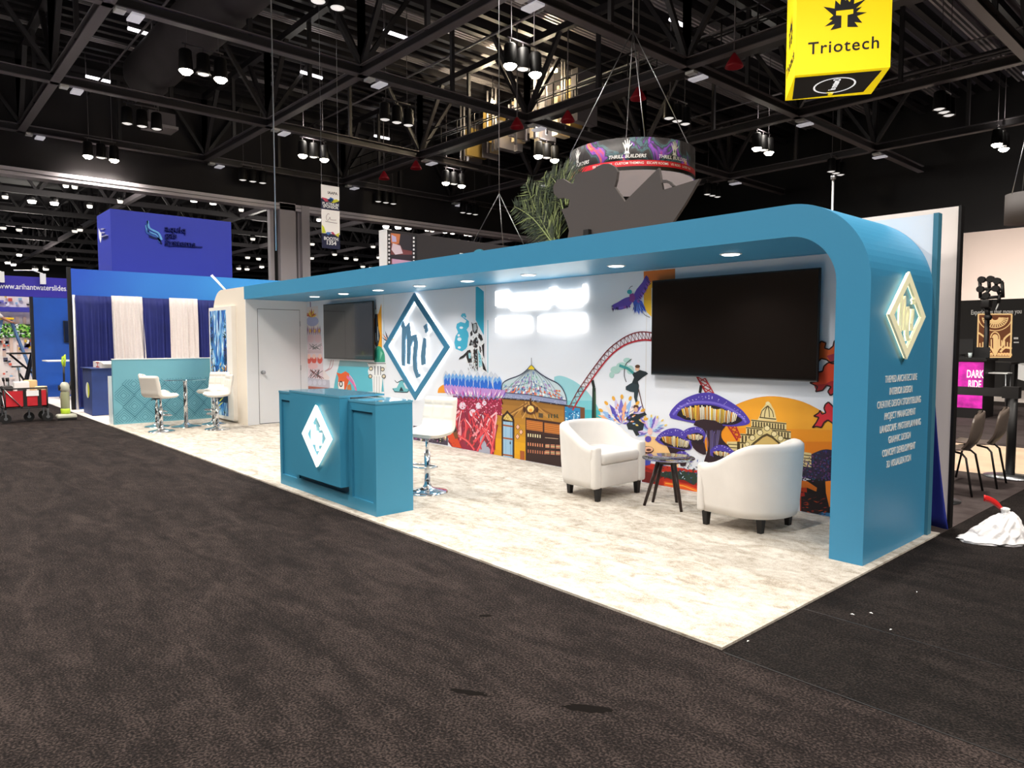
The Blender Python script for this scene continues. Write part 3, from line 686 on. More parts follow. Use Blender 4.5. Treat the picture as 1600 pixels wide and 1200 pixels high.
# ================================================================== mural print on the back wall
MU = MB(); rr = random.Random(11)
_lay = [0]; _cnt = [0, 0]
def lay(n): _lay[0] = n
def wp(px, py, l=None):
    p = ony(px, py, WY); p.y = WY-.0012*(1+(_lay[0] if l is None else l))-_cnt[0]*4e-6; p.x = min(-.30, max(-10.38, p.x)); p.z = min(2.19, max(.02, p.z)); return p
_mm = {}
def mcol(c):
    c = tuple(c)
    if c not in _mm: _mm[c] = mat('mural_%d_%d_%d' % c, c, .5)
    return _mm[c]
def tick():
    if _lay[0] != _cnt[1]: _cnt[0] = 0; _cnt[1] = _lay[0]
    _cnt[0] = (_cnt[0]+1) % 290
def P(c, pts): tick(); MU.use(mcol(c)).poly([wp(*p) for p in pts])
def S(c, pts, w_):
    """stroke along pixels, width in metres"""
    tick(); q = [wp(*p) for p in pts]; MU.use(mcol(c))
    for a, b in zip(q[:-1], q[1:]):
        d = b-a
        if d.length < 1e-5: continue
        d.normalize(); n_ = Vector((-d.z, 0, d.x))*w_/2; MU.poly([a-n_, b-n_, b+n_, a+n_])
def curve(p, n=24):
    """catmull-rom through pixel points"""
    out = []; k = len(p)
    for i in range(k-1):
        p0, p1, p2, p3 = p[max(i-1, 0)], p[i], p[i+1], p[min(i+2, k-1)]
        m = max(2, n//(k-1))
        for j in range(m):
            t = j/m
            out.append(tuple(.5*((2*p1[a])+(-p0[a]+p2[a])*t+(2*p0[a]-5*p1[a]+4*p2[a]-p3[a])*t*t+(-p0[a]+3*p1[a]-3*p2[a]+p3[a])*t**3) for a in (0, 1)))
    return out+[tuple(p[-1])]
def E(c, cx, cy, rx, ry, n=20, rot=0): 
    P(c, [(cx+rx*math.cos(a)*math.cos(rot)-ry*math.sin(a)*math.sin(rot), cy+rx*math.cos(a)*math.sin(rot)+ry*math.sin(a)*math.cos(rot)) for a in [2*PI*i/n for i in range(n)]][::-1])
def leafs(c, cx, cy, a, l, w_):
    d = (math.cos(a), math.sin(a)); n_ = (-d[1], d[0])
    P(c, [(cx, cy), (cx+d[0]*l*.5+n_[0]*w_, cy+d[1]*l*.5+n_[1]*w_), (cx+d[0]*l, cy+d[1]*l), (cx+d[0]*l*.5-n_[0]*w_, cy+d[1]*l*.5-n_[1]*w_)])
def G(stops, xl, xr, yt, yb, n=12, top=None):
    """band-stepped gradient block between columns"""
    for i in range(n):
        t = (i+.5)/n; k = t*(len(stops)-1); j = min(int(k), len(stops)-2); f = k-j
        c = tuple(int(stops[j][m]*(1-f)+stops[j+1][m]*f) for m in range(3))
        ya = yt+(yb-yt)*i/n; yb_ = yt+(yb-yt)*(i+1)/n+.2
        P(c, [(xl, ya), (xl, yb_), (xr, yb_), (xr, ya)])
# --- right: orange sun, red ground
lay(0)
sun = curve([(1100, 690), (1112, 668), (1135, 642), (1160, 628), (1190, 620), (1220, 620), (1255, 628), (1285, 643), (1306, 657)])
P((238, 150, 28), sun+[(1306, 712), (1100, 705)]); lay(1)
P((240, 166, 44), curve([(1128, 650), (1160, 629), (1190, 621), (1220, 621), (1255, 629), (1285, 644), (1306, 658)])+[(1306, 672), (1128, 668)])
P((226, 128, 22), [(1240, 690), (1306, 690), (1306, 712), (1240, 712)])
lay(0); P((244, 200, 140), [(1008, 680), (1060, 690), (1060, 730), (1008, 716)]); 
lay(1); P((190, 44, 26), [(1003, 722), (1110, 738), (1110, 790), (1003, 766)]); P((120, 20, 16), [(1003, 735), (1040, 743), (1020, 768), (1003, 764)])
P((206, 62, 24), [(1250, 755), (1306, 755), (1306, 815), (1250, 805)])
lay(2); P((224, 92, 30), [(1038, 752), (1072, 757), (1100, 768), (1098, 778), (1038, 764)]); S((244, 190, 70), [(1040, 755), (1068, 759), (1095, 770)], .008); S((150, 24, 18), [(1004, 730), (1050, 748), (1108, 760)], .03)
# --- coaster, centre and behind the right television
lay(2)
ro = curve([(889, 637), (903, 611), (917, 590), (933, 568), (950, 547), (970, 531), (987, 522), (1003, 518.5), (1019, 520)], 48)
ri = curve([(895, 641), (910, 615), (923, 596), (938, 575), (955, 555), (973, 541), (990, 534), (1007, 531), (1019, 532)], 48)
lay(3)
S((120, 34, 44), ro, .012); S((186, 36, 50), ri, .018)
for i in range(0, len(ro)-2, 2): S((110, 50, 54), [ro[i], ri[i+1]], .007); S((110, 50, 54), [ri[i+1], ro[i+2]], .007)
def ladder(a0, a1, b0, b1, n, c=(176, 36, 44)):
    L_ = lambda p, q, t: (p[0]+(q[0]-p[0])*t, p[1]+(q[1]-p[1])*t)
    S(c, [a0, a1], .016); S(c, [b0, b1], .012)
    for i in range(n): S(c, [L_(a0, a1, i/n), L_(b0, b1, (i+1)/n)], .009); S(c, [L_(b0, b1, i/n), L_(a0, a1, (i+1)/n)], .009)
ladder((1089, 588), (1103, 613), (1102, 591), (1116, 615), 3); ladder((1137, 664), (1152, 688), (1149, 664), (1158, 684), 3); S((24, 24, 26), [(1096, 602), (1094, 614)], .03)
# --- teal circle and track tower
lay(0)
tc_ = [(868, 632), (866, 612), (866, 590)] + curve([(866, 589), (874, 587), (886, 590), (900, 597), (915, 609), (927, 624), (936, 640), (942, 660)]) + [(943, 674), (868, 668)]
P((150, 206, 216), tc_); lay(1); P((120, 196, 208), [(884, 626), (928, 626), (937, 642), (943, 660), (943, 674), (884, 668)]); P((70, 184, 196), [(912, 640), (936, 641), (942, 660), (943, 674), (912, 672)])
lay(3); P((28, 48, 40), [(926, 606), (931, 606), (932, 655), (935, 668), (922, 668), (925, 655)]); P((60, 90, 60), [(929, 612), (931, 612), (932, 660), (930, 660)]); S((20, 30, 26), [(926, 594), (928.5, 606)], .04)
# --- coral tower
lay(0); P((232, 150, 40), curve([(684, 612), (686, 606), (693, 601), (700, 602)])+[(700, 614), (684, 614)])
lay(1)
P((150, 36, 66), [(708, 618), (784, 622), (788, 640), (782, 668), (776, 690), (772, 714), (740, 708), (706, 698), (700, 690), (707, 660)])
lay(2)
P((120, 56, 60), [(728, 668), (748, 666), (744, 700), (728, 694)]); P((116, 54, 58), [(752, 660), (768, 664), (772, 700), (756, 690)]); P((168, 172, 190), [(748, 706), (752, 676), (757, 680), (760, 694), (766, 702), (766, 711)]); P((80, 34, 60), [(697, 664), (708, 660), (712, 672), (704, 690)])
for cx, cy, r in ((723, 634, 6), (739, 645, 6), (752, 652, 5), (748, 634, 5), (757, 630, 4)): E((226, 216, 232), cx, cy, r*.9, r, 9)
lay(3)
for i in range(240):
    x = rr.uniform(709, 786); y = 622+abs(rr.gauss(0, 1))*14; 
    if y > 665: continue
    E(rr.choice(((232, 92, 140), (214, 40, 90), (250, 190, 210), (180, 30, 70), (240, 130, 170))), x, y, rr.uniform(.5, 1.3), rr.uniform(.5, 1.3), 5)
lay(4)
for i in range(60):
    x0 = rr.uniform(710, 778); y0 = rr.uniform(640, 668); x1 = x0+rr.uniform(-26, 26); y1 = y0+rr.uniform(12, 44)
    x1 = min(773, max(703, x1)); lim = 699+(x1-706)*.22; y1 = min(y1, lim)
    S(rr.choice(((226, 76, 86), (208, 50, 66), (244, 140, 150), (150, 30, 50), (218, 60, 70), (250, 190, 200), (120, 40, 60))), curve([(x0, y0), ((x0+x1)/2+rr.uniform(-5, 5), (y0+y1)/2), (x1, y1)], 6), rr.uniform(.012, .032))
for a, b in (((714, 680), (742, 703)), ((768, 655), (746, 706)), ((771, 664), (768, 712)), ((712, 655), (712, 676)), ((727, 655), (727, 684)), ((754, 668), (772, 706))):
    S((226, 66, 76), curve([a, ((a[0]+b[0])/2+2, (a[1]+b[1])/2-3), b], 8), .035)
    S((246, 130, 130), curve([(a[0]-.6, a[1]), ((a[0]+b[0])/2+1.4, (a[1]+b[1])/2-3), (b[0]-.6, b[1])], 8), .008)
P((214, 70, 30), [(696, 672), (706, 670), (714, 682), (722, 700), (708, 698), (702, 688)]); P((44, 40, 38), [(703, 670), (709, 660), (713, 664), (715, 674), (708, 676)]); P((120, 72, 40), [(708, 676), (715, 674), (717, 684), (712, 686)])
for i in range(14): E((150, 20, 24), rr.uniform(697, 716), rr.uniform(672, 697), .7, .7, 5)
lay(5)
# petals
def petal(cx, yb, yt, w_, lean=0, cs=((206, 212, 224), (120, 170, 224), (36, 104, 208))):
    def outline(t0, sc):
        L_, R_ = [], []
        for i in range(9):
            t = i/8; 
            if t < t0: continue
            x = cx+lean*t; ww = w_*sc*math.sin(PI*min(1, .30+.70*t))**.8 if t < 1 else 0
            y = yb+(yt-yb)*t; L_.append((x-ww, y)); R_.append((x+ww, y))
        return L_+R_[::-1]
    full = outline(0, 1); P(cs[0], full)
    return outline
PET = [(700, 603, 579, 6.5, -3), (711, 603, 578, 7, -1), (722, 604, 577, 7, -1), (734, 605, 580, 7, 0), (746, 606, 581, 7.5, 1), (757, 606, 580, 7, 1), (768, 607, 580, 7, 0), (778, 608, 582, 7.5, -4)]
for i, (cx, yb, yt, w_, ln) in enumerate(PET):
    _lay[0] = 5+(i % 2)*.5; petal(cx, yb, yt, w_, ln)
    _lay[0] += .15; P((110, 166, 226), [(cx-w_*.9, yb-13), (cx-w_*.4, yb-20), (cx, yb-16), (cx+w_*.4, yb-20), (cx+w_*.9, yb-13), (cx+w_*.8, yb), (cx-w_*.8, yb)])
    _lay[0] += .15; P((38, 106, 212), [(cx-w_*.85, yb-9), (cx-w_*.3, yb-13), (cx, yb-9), (cx+w_*.4, yb-14), (cx+w_*.85, yb-9), (cx+w_*.8, yb+1), (cx-w_*.8, yb+1)])
    S((226, 232, 240), [(cx+ln*.9, yt+3), (cx, yb-8)], .005)
lay(7)
zig = [(694, 600)]; x = 694
while x < 788: zig += [(x+2.2, 603+(x-694)*.08), (x+4.4, 599.5+(x-694)*.1)]; x += 4.4
bot = []
x = 788
while x > 696: bot += [(x, 612+(x-694)*.06+rr.uniform(6, 10)*(1 if 715 < x < 775 else .4)), (x-4, 612+(x-694)*.06)]; x -= 8
P((186, 140, 206), zig+bot)
_lay[0] = 7.5
for i in range(70):
    x = rr.uniform(697, 786); a = -PI/2+(x-742)/90+rr.uniform(-.2, .2); leafs(rr.choice(((244, 214, 240), (214, 110, 190), (120, 90, 190), (250, 250, 250), (170, 70, 150))), x, 618+(x-694)*.05, a, rr.uniform(8, 16), .6)
for i in range(12): x = 712+i*6; S((70, 120, 180), curve([(x-3, 615+(x-700)*.06), (x, 621+(x-700)*.05), (x+3, 615+(x-700)*.06)], 4), .008)
# --- knight with smoke
lay(0); 
P((48, 176, 208), [(743.3, 443), (746.5, 443), (756, 455.5), (756, 524), (743.3, 500)]); P((120, 196, 214), [(761.7, 500), (762.8, 500), (762.8, 582), (761.7, 582)])
lay(1)
smk = [(712, 545), (710, 535), (712, 525), (716, 519), (713, 512), (714, 506), (720, 503), (727, 505), (729, 501), (724, 497), (720, 494), (722, 490), (727, 489.5), (729, 495), (727, 497), (725, 493.5), (723.5, 495), (728, 498), (733, 502), (733, 510), (729, 515), (732, 520), (734, 536), (728, 545), (722, 549)]
P((70, 180, 212), smk); _lay[0] = 1.5; 
for e in ((721, 512, 3, 2), (718, 530, 3.5, 3), (717, 524, 2, 2), (718, 543, 2.5, 2)): E((234, 238, 244), e[0], e[1], e[2], e[3], 7)
lay(2)
P((232, 234, 236), [(738, 505), (746, 504), (750, 519), (757, 530), (757, 560), (756, 572), (762, 583), (752, 580), (746, 560), (744, 582), (738, 566), (733, 566), (729, 568), (730, 545), (732, 528)])
_lay[0] = 2.6
KN = [[(737, 503), (739, 506), (745, 504), (747, 512), (746, 520), (742, 522), (739, 518)], [(735, 520), (738, 516), (739, 523), (736, 526)], [(741, 530), (745, 526), (748, 534), (746, 544), (740, 542), (738, 537)], [(748, 520), (753, 524), (755, 531), (752, 534), (748, 527)], [(753, 540), (757, 536), (757, 560), (755, 555)], [(740, 546), (746, 545), (747, 560), (747, 580), (744, 574), (741, 560)], [(730, 548), (736, 546), (737, 556), (738, 566), (732, 567), (729, 558)], [(753, 562), (757, 570), (761, 581), (755, 577)], [(719, 558), (724, 555), (730, 549), (731, 553), (725, 559), (717, 562)], [(749, 540), (752, 543), (752, 552), (750, 550)], [(736, 530), (739, 533), (737, 540), (733, 540)]]
for k in KN: P((38, 36, 38), k)
_lay[0] = 2.9; P((176, 184, 188), [(740, 506), (744.5, 506), (745.5, 514), (742, 519), (740, 515)]); P((140, 206, 220), [(747, 545), (752, 556), (754, 572), (749, 574)]); P((150, 210, 222), [(732, 552), (736, 551), (736, 560), (733, 560)])
for i in range(90):
    x = rr.gauss(743, 6); y = rr.uniform(522, 578); 
    if abs(x-743) > 12: continue
    leafs(rr.choice(((30, 28, 30), (244, 244, 244), (120, 120, 124), (90, 60, 50), (200, 226, 232))), x, y, PI/2+rr.uniform(-.6, .6), rr.uniform(2, 6), .55)
# --- moroccan room and stained dome
lay(1)
NR = 10
for i in range(NR):
    t = i/NR; t2 = (i+1)/NR; a, b = 623, 712; a2, b2 = 632, 735
    c = [(150, 104, 42), (166, 116, 48), (176, 124, 46), (184, 130, 42), (196, 140, 36), (206, 148, 28), (216, 156, 20), (226, 166, 14), (228, 168, 10), (222, 160, 8)][i]
    yl, yl2, yr, yr2 = 623+(713-623)*t, 623+(713-623)*t2+.2, 630+(735-630)*t, 630+(735-630)*t2+.2
    P(c, [(784, yl), (784, yl2), (881.5, yr2), (881.5, yr)])
    if i > 2: P(c, [(772+ (9-i)*.6, yl-2), (772+(9-i)*.6, yl2-2), (785, yl2), (785, yl)])
lay(2)
for i in range(16): S(rr.choice(((204, 156, 84), (132, 88, 40), (190, 140, 70))), [(826+rr.uniform(-6, 6), 628), (rr.uniform(788, 878), 648+rr.uniform(0, 10))], .02)
def rect(c, x0, y0, x1, y1, sl=.16): P(c, [(x0, y0), (x0, y1), (x1, y1+(x1-x0)*sl), (x1, y0+(x1-x0)*sl)])
arch = [(784, 654), (785, 649), (789, 646), (793, 641), (797, 646), (802, 650), (804, 656), (804, 719), (784, 715)]
P((52, 30, 20), arch); _lay[0] = 2.5
P((206, 176, 92), [(787, 653), (790, 649), (793.5, 646), (797, 650), (801, 656), (801, 658), (787, 655)])
for i in range(20): E(rr.choice(((120, 84, 30), (240, 220, 150))), rr.uniform(789, 800), rr.uniform(650, 656), .6, .6, 5)
rect((124, 176, 214), 786.5, 658, 801.5, 714.5, .14)
_lay[0] = 2.8
for i in range(12): S(rr.choice(((90, 140, 190), (170, 208, 230), (200, 226, 240))), [(787.5+i*1.2, 659), (787.5+i*1.2, 714)], .006)
for y in (663, 683, 709): rect((160, 84, 40), 786.5, y, 801.5, y+2.4, .14)
rect((20, 24, 40), 797, 690, 798.5, 694)
_lay[0] = 2.5
rect((60, 28, 24), 821.5, 652, 879, 722, .15); rect((46, 22, 20), 821.5, 675, 879, 722, .15)
_lay[0] = 2.8
for x0, x1 in ((823, 848.5), (851, 877.5)):
    yo = 656+(x0-823)*.16; rect((206, 128, 56), x0, yo, x1, yo+15, .14); _lay[0] = 2.9
    for k in range(5): S((150, 78, 26), [(x0, yo+1.5+k*3), (x1, yo+1.5+k*3+(x1-x0)*.14)], .008)
    _lay[0] = 2.8
for k, (yy, n, c) in enumerate(((677, 6, (246, 236, 190)), (691, 7, (226, 150, 110)), (702, 8, (190, 120, 90)))):
    for j in range(n): x = 825+j*3.7; rect(c, x, yy+(x-823)*.1, x+1.6, yy+5+(x-823)*.1)
for r_ in range(2):
    for j in range(3):
        for k in range(3): x = 852.5+j*8.3; y = 694+r_*10+k*2.1+j*.6; rect((232, 150, 116) if k != 1 else (250, 226, 170), x, y, x+6.4, y+1.1, .05)
for i in range(16): S((214, 180, 150), [(852+i*1.3, 684+i*.12), (853.2+i*1.3, 683.6+i*.12)], .006)
rect((166, 84, 36), 813, 704, 820, 720)
for cx, cy in ((809.5, 667), (814.5, 675), (809, 682)): 
    P((60, 30, 24), [(cx, cy-5), (cx-3.6, cy), (cx, cy+5), (cx+3.6, cy)]); _lay[0] = 3.0; P((244, 188, 160), [(cx, cy-4), (cx-2.8, cy), (cx, cy+4), (cx+2.8, cy)]); _lay[0] = 2.8
rect((86, 70, 50), 842, 645, 849, 652); 
for x in (857, 861, 866, 870): rect((60, 70, 50), x, 647, x+2, 653)
# dome
lay(4)
dome = curve([(784, 613), (785, 603), (788, 597), (796, 592.5), (806, 589), (815, 585), (824, 578), (831, 571), (838, 578), (848, 586), (860, 593), (872, 599), (880, 608), (885, 620), (886, 631)], 42)
P((196, 214, 222), dome+[(784, 613)])
lay(5)
for i in range(280):
    a = rr.random(); k = int(a*(len(dome)-1)); x, y = dome[k]; t = rr.uniform(.25, 1.0); bx, by = 831+(x-831)*t, 0
    yt_ = y; yb_ = 613+(bx-784)*.17; by = yt_+(yb_-yt_)*rr.uniform(.1, 1)
    bx = 831+(x-831)*min(1, t); 
    ang = math.atan2(by-572, bx-831)
    # keep inside outline
    kk = min(range(len(dome)), key=lambda q: abs(dome[q][0]-bx)); 
    if by < dome[kk][1]+3 or by > yb_-2: continue
    low = (by-572)/50
    leafs(rr.choice(((120, 150, 200), (150, 206, 190), (176, 150, 206), (230, 238, 240)) if low < .6 else ((226, 120, 70), (60, 90, 160), (140, 190, 220), (176, 120, 190), (244, 244, 250), (236, 150, 110))), bx, by, ang, rr.uniform(3, 8), 1.5)
lay(6)
S((60, 66, 90), dome, .014)
for q in range(0, len(dome), 3):
    x, y = dome[q]; 
    if x < 786 or x > 884: continue
    fx = 831+(x-831)*1.0; S((70, 78, 100), curve([(831, 574), (831+(fx-831)*.55, 590+abs(fx-831)*.10), (fx, 613+(fx-784)*.17)], 6), .005)
for yy in (.5, .72): 
    S((90, 100, 120), [(831+(dome[q][0]-831)*.98, dome[q][1]+(613+(dome[q][0]-784)*.17-dome[q][1])*yy) for q in range(2, len(dome)-2, 2)], .004)
P((240, 208, 40), [(826, 576), (831, 570.5), (836, 576), (835, 577.5), (827, 577)]); S((80, 80, 90), [(831, 559), (831, 571)], .008)
band = [(785, 613), (830, 617), (886, 626), (886, 633.5), (830, 625.5), (785, 622)]
P((140, 150, 186), band[:3]+band[3:]); _lay[0] = 6.5; S((50, 54, 80), band[:3], .01); S((44, 40, 60), band[3:], .014)
for i in range(60): x = rr.uniform(787, 884); y = 615.5+(x-785)*.12+rr.uniform(0, 6); E((206, 210, 224), x, y, .6, .5, 4)
S((90, 80, 70), [(831, 577), (831, 624)], .006)
# chandelier
E((90, 52, 30), 830, 640, 9, 8, 8); _lay[0] = 6.8; E((246, 214, 130), 830, 639, 5.5, 5.5, 8); E((236, 160, 60), 830, 641, 3, 3, 6)
for x in (820, 840): E((70, 40, 26), x, 640, 2, 5, 6)
S((80, 44, 26), [(830, 622), (830, 632)], .03)
# blue tile panel
lay(2)
P((116, 72, 44), [(881.5, 632), (914, 637), (914, 668), (881.5, 664)]); _lay[0] = 2.4; P((40, 132, 186), [(883, 635), (907, 638), (907, 668), (883, 664)])
P((52, 84, 110), [(881.5, 664), (887, 665), (887, 737), (881.5, 735)])
_lay[0] = 2.8
for i in range(60): E(rr.choice(((170, 216, 240), (30, 80, 150), (220, 240, 250))), rr.uniform(884, 906), rr.uniform(643, 664), rr.uniform(.6, 1.4), rr.uniform(.6, 1.4), 6)
# --- purple bird with orange band
lay(0); P((232, 126, 50), [(1006, 419.5), (1055, 413.5), (1055, 442), (1006, 442)]); P((244, 178, 40), [(1006, 441), (1055, 441), (1055, 446), (1018, 450), (1018, 470), (1006, 470)]); P((246, 196, 42), [(1006, 469), (1018, 469), (1018, 495), (1011, 488), (1006, 478)])
lay(2)
P((96, 72, 176), curve([(990, 462), (995, 452), (1004, 441), (1009, 431), (1012, 432), (1014, 436), (1013, 446), (1008, 457), (1000, 466), (992, 471)]))
P((104, 78, 182), curve([(986, 463), (976, 466), (966, 472), (957, 477), (959, 481), (966, 484), (974, 483), (983, 479), (988, 473)]))
P((60, 96, 206), [(989, 471), (996, 468), (1003, 470), (1008, 480), (1010, 489), (1004, 482), (1004, 491), (1000, 484), (999, 492), (995, 484), (993, 489), (991, 480)])
P((140, 66, 150), [(984, 460), (990, 458), (993, 465), (990, 473), (984, 470)]); E((60, 176, 190), 984, 456, 4, 3.5, 10)
_lay[0] = 2.5
for i in range(22):
    t = i/21; leafs(rr.choice(((60, 40, 110), (130, 100, 210), (160, 90, 180))), 1013-t*18, 434+t*32+3, .9, 6+rr.uniform(0, 3), .8)
    leafs(rr.choice(((60, 40, 110), (130, 100, 210), (160, 90, 180))), 958+t*26, 480-t*4, 1.9-t*.6, 5+rr.uniform(0, 2), .8)
    leafs(rr.choice(((40, 60, 160), (110, 150, 230), (30, 40, 110))), 993+t*8, 474, 1.9-t*1.0, rr.uniform(12, 18), .7)
for k in range(6): leafs((50, 40, 60), 1008+k, 436+k*2, -1.2+k*.12, 7, .5); leafs((50, 40, 60), 959, 477+k*1.2, PI-.4-k*.2, 5, .5)
S((80, 70, 90), curve([(1002, 484), (1008, 492), (1016, 496)]), .006); S((80, 70, 90), curve([(983, 452), (986, 448), (989, 447)]), .006)
# --- two dark acrobats (plain figures), green smoke, flowers
lay(1)
for e in ((962, 578, 8, 6), (972, 572, 9, 6), (956, 586, 4, 5), (980, 563, 6, 4), (985, 578, 6, 7)): E((176, 214, 208), *e, 12)
lay(2)
S((60, 56, 60), curve([(987, 561), (979, 568), (976, 577), (976, 588), (979, 597)]), .009)
AC = (30, 40, 46)
P(AC, [(986, 580), (993, 582), (1000, 578), (1010, 581), (1013, 584), (1004, 590), (997, 596), (999, 603), (996, 610), (988, 610), (987, 600), (991, 590)])
P((40, 56, 64), [(988, 598), (999, 602), (998, 612), (996, 622), (997, 630), (994, 631), (991, 621), (991, 613), (985, 612), (978, 609), (978, 604), (984, 600)])
S((60, 150, 150), [(968, 571), (982, 576), (990, 583)], .03); E((236, 190, 160), 996, 576, 3.4, 4, 10); E((90, 60, 40), 996.5, 572.5, 4, 2.8, 9)
S((90, 48, 40), [(998, 608), (1003, 630), (1008, 647)], .012)
E((80, 50, 40), 994, 636, 4.5, 3.6, 9); E((224, 180, 150), 994, 640, 3.2, 4, 9)
P(AC, [(988, 646), (998, 647), (1008, 644), (1011, 648), (1001, 653), (1000, 658), (1007, 662), (1005, 672), (997, 674), (1000, 680), (994, 681), (989, 672), (982, 671), (979, 663), (984, 658), (977, 655), (982, 649)])
lay(1.5 if False else 1)
def flower(cx, cy, R, n, cols, a0=-PI, a1=0, layers=3):
    for l in range(layers):
        rr_ = R*(1-l*.24); _lay[0] = 1.2+l*.25
        for i in range(n-l*2): 
            a = a0+(a1-a0)*(i+.5)/(n-l*2)+rr.uniform(-.05, .05); leafs(cols[(i+l) % len(cols)], cx, cy, a, rr_*rr.uniform(.85, 1.05), rr_*.13)
FC = ((206, 196, 232), (120, 110, 200), (240, 180, 140), (150, 190, 236), (240, 226, 214), (90, 80, 180))
flower(972, 662, 42, 15, FC, -PI*1.08, .1, 4)
_lay[0] = 2.2
for i in range(9): a = -PI+PI*(i+.5)/9; E((230, 170, 60), 972+38*math.cos(a), 662+42*math.sin(a), 2.4, 4, 8, a+PI/2)
for i in range(40): a = rr.uniform(-PI, 0); d = rr.uniform(4, 26); leafs(rr.choice(((238, 150, 90), (90, 80, 190), (160, 200, 240), (250, 240, 240))), 972+d*math.cos(a), 662+d*math.sin(a)*1.05, a, 6, 1.3)
flower(1016, 672, 25, 15, ((150, 190, 232), (120, 100, 196), (220, 200, 236), (206, 226, 240)), -PI*1.2, .3, 4)
_lay[0] = 2.3; E((240, 200, 190), 1016, 674, 4, 6, 10); E((90, 70, 180), 1013, 686, 5, 5, 10)
for i in range(7): a = -PI*.95+PI*.9*(i+.5)/7; E((236, 206, 110), 1018+24*math.cos(a), 672+22*math.sin(a), 1.4, 2.6, 7, a+PI/2)
lay(3); E((60, 30, 26), 1012, 703, 10, 6, 14); _lay[0] = 3.4; E((240, 186, 150), 1013, 702, 8, 4.4, 14); E((90, 40, 30), 1014, 703, 4, 2, 10)
# --- mushrooms
def mushroom(cap, under, gill, stem, spots, gc=(246, 206, 70), ng=26):
    """cap outline, dark underside outline, gill ellipse (cx,cy,rx,ry), stem polygon"""
    l0 = _lay[0]
    P((44, 24, 34), stem); _lay[0] = l0+.3
    P((76, 60, 170), cap); _lay[0] = l0+.5
    P((30, 18, 30), under); _lay[0] = l0+.8
    cx, cy, rx, ry, tilt = gill
    for i in range(ng):
        t = -1+2*(i+.5)/ng; x = cx+t*rx; y = cy+tilt*t*rx; h = ry*math.sqrt(max(.12, 1-t*t*.8)); wq = rx/ng*rr.uniform(.5, .95); k = rr.uniform(.75, 1.1)
        P(rr.choice((gc, (250, 236, 190), (252, 244, 220), (232, 160, 60))), [(x-wq, y-h*k), (x-wq*.5-t*2.5, y+h*k), (x+wq*.5-t*2.5, y+h*k), (x+wq, y-h*k)])
    _lay[0] = l0+.9
    for i in range(spots):
        k = rr.random()*(len(cap)*.45)+len(cap)*.05; x, y = cap[int(k)]; m = rr.uniform(.08, .22); x += (cx-x)*m; y += (cy-y)*m*1.3; 
        E((206, 200, 240), x, y, rr.uniform(.4, 1.0), rr.uniform(.4, .8), 6)
    _lay[0] = l0
lay(3)
cap1 = curve([(1046, 648), (1050, 640), (1062, 628), (1078, 619), (1096, 614), (1114, 614), (1132, 622), (1150, 633), (1162, 643), (1171, 655), (1172, 660), (1166, 664), (1152, 666), (1140, 666), (1120, 664), (1095, 663), (1070, 658), (1055, 655), (1048, 653)], 60)
und1 = curve([(1058, 649), (1062, 642), (1076, 635), (1096, 632), (1118, 634), (1138, 642), (1154, 651), (1160, 656), (1156, 660), (1143, 664), (1120, 662), (1094, 658), (1072, 656)], 40)
stem1 = curve([(1080, 658), (1090, 664), (1100, 672), (1106, 684), (1107, 698), (1104, 710), (1100, 730), (1122, 735), (1128, 716), (1128, 702), (1140, 698), (1134, 692), (1128, 684), (1128, 674), (1134, 666), (1138, 658)], 30)
mushroom(cap1, und1, (1109, 648, 44, 13, .10), stem1, 60, ng=34)
_lay[0] = 3.95; P((44, 24, 34), [(1084, 664), (1088, 657), (1100, 655), (1118, 657), (1130, 664), (1126, 672), (1104, 672)])
_lay[0] = 3.45; S((120, 104, 206), curve([(1052, 648), (1062, 637), (1078, 630), (1096, 628), (1118, 630), (1140, 638), (1158, 650), (1166, 660)]), .02)
_lay[0] = 3.35
for i in range(16): x = rr.uniform(1096, 1128); S(rr.choice(((76, 66, 120), (60, 36, 40), (110, 100, 150))), [(x, 668+rr.uniform(0, 10)), (1110+(x-1110)*.7, 700+rr.uniform(0, 14))], .006)
def rel(pts, ox, oy, k): return [(ox+x*k, oy+y*k) for x, y in pts]
lay(4)
cap2 = curve([(1024, 687), (1030, 679), (1040, 672), (1052, 669), (1064, 671), (1074, 678), (1082, 688), (1082, 697), (1080, 702), (1072, 703), (1055, 700), (1040, 696), (1030, 692)], 40)
mushroom(cap2, curve([(1031, 687), (1036, 683), (1048, 681), (1062, 683), (1075, 691), (1080, 699), (1074, 702), (1056, 699), (1040, 696)]), (1056, 690, 22, 8, .20), curve([(1042, 696), (1046, 704), (1050, 714), (1052, 722), (1064, 724), (1066, 712), (1072, 702)], 14), 24, ng=20)
lay(5)
cap3 = curve([(1061, 684), (1066, 676), (1074, 670), (1084, 667), (1094, 668), (1102, 675), (1103, 682), (1100, 690), (1092, 686), (1080, 682), (1070, 684)], 30)
mushroom(cap3, curve([(1072, 684), (1078, 679), (1090, 676), (1099, 680), (1100, 690), (1096, 695), (1086, 692)]), (1087, 683, 13, 5, .05), curve([(1080, 690), (1084, 700), (1094, 708), (1104, 710), (1102, 696), (1099, 688)], 12), 16, (250, 240, 200), 14)
lay(5)
cap4 = curve([(1110, 704), (1116, 698), (1124, 695), (1134, 696), (1144, 702), (1151, 710), (1140, 712), (1124, 714), (1112, 712)], 20)
mushroom(cap4, curve([(1114, 708), (1122, 704), (1134, 706), (1144, 711), (1130, 716), (1116, 716)]), (1128, 709, 13, 4, .12), [(1116, 712), (1136, 712), (1130, 724), (1118, 724)], 10, (250, 236, 180), 12)
lay(6)
cap5 = curve([(1057, 708), (1062, 705), (1070, 705), (1078, 711), (1083, 720), (1078, 722), (1066, 718), (1058, 716)], 16)
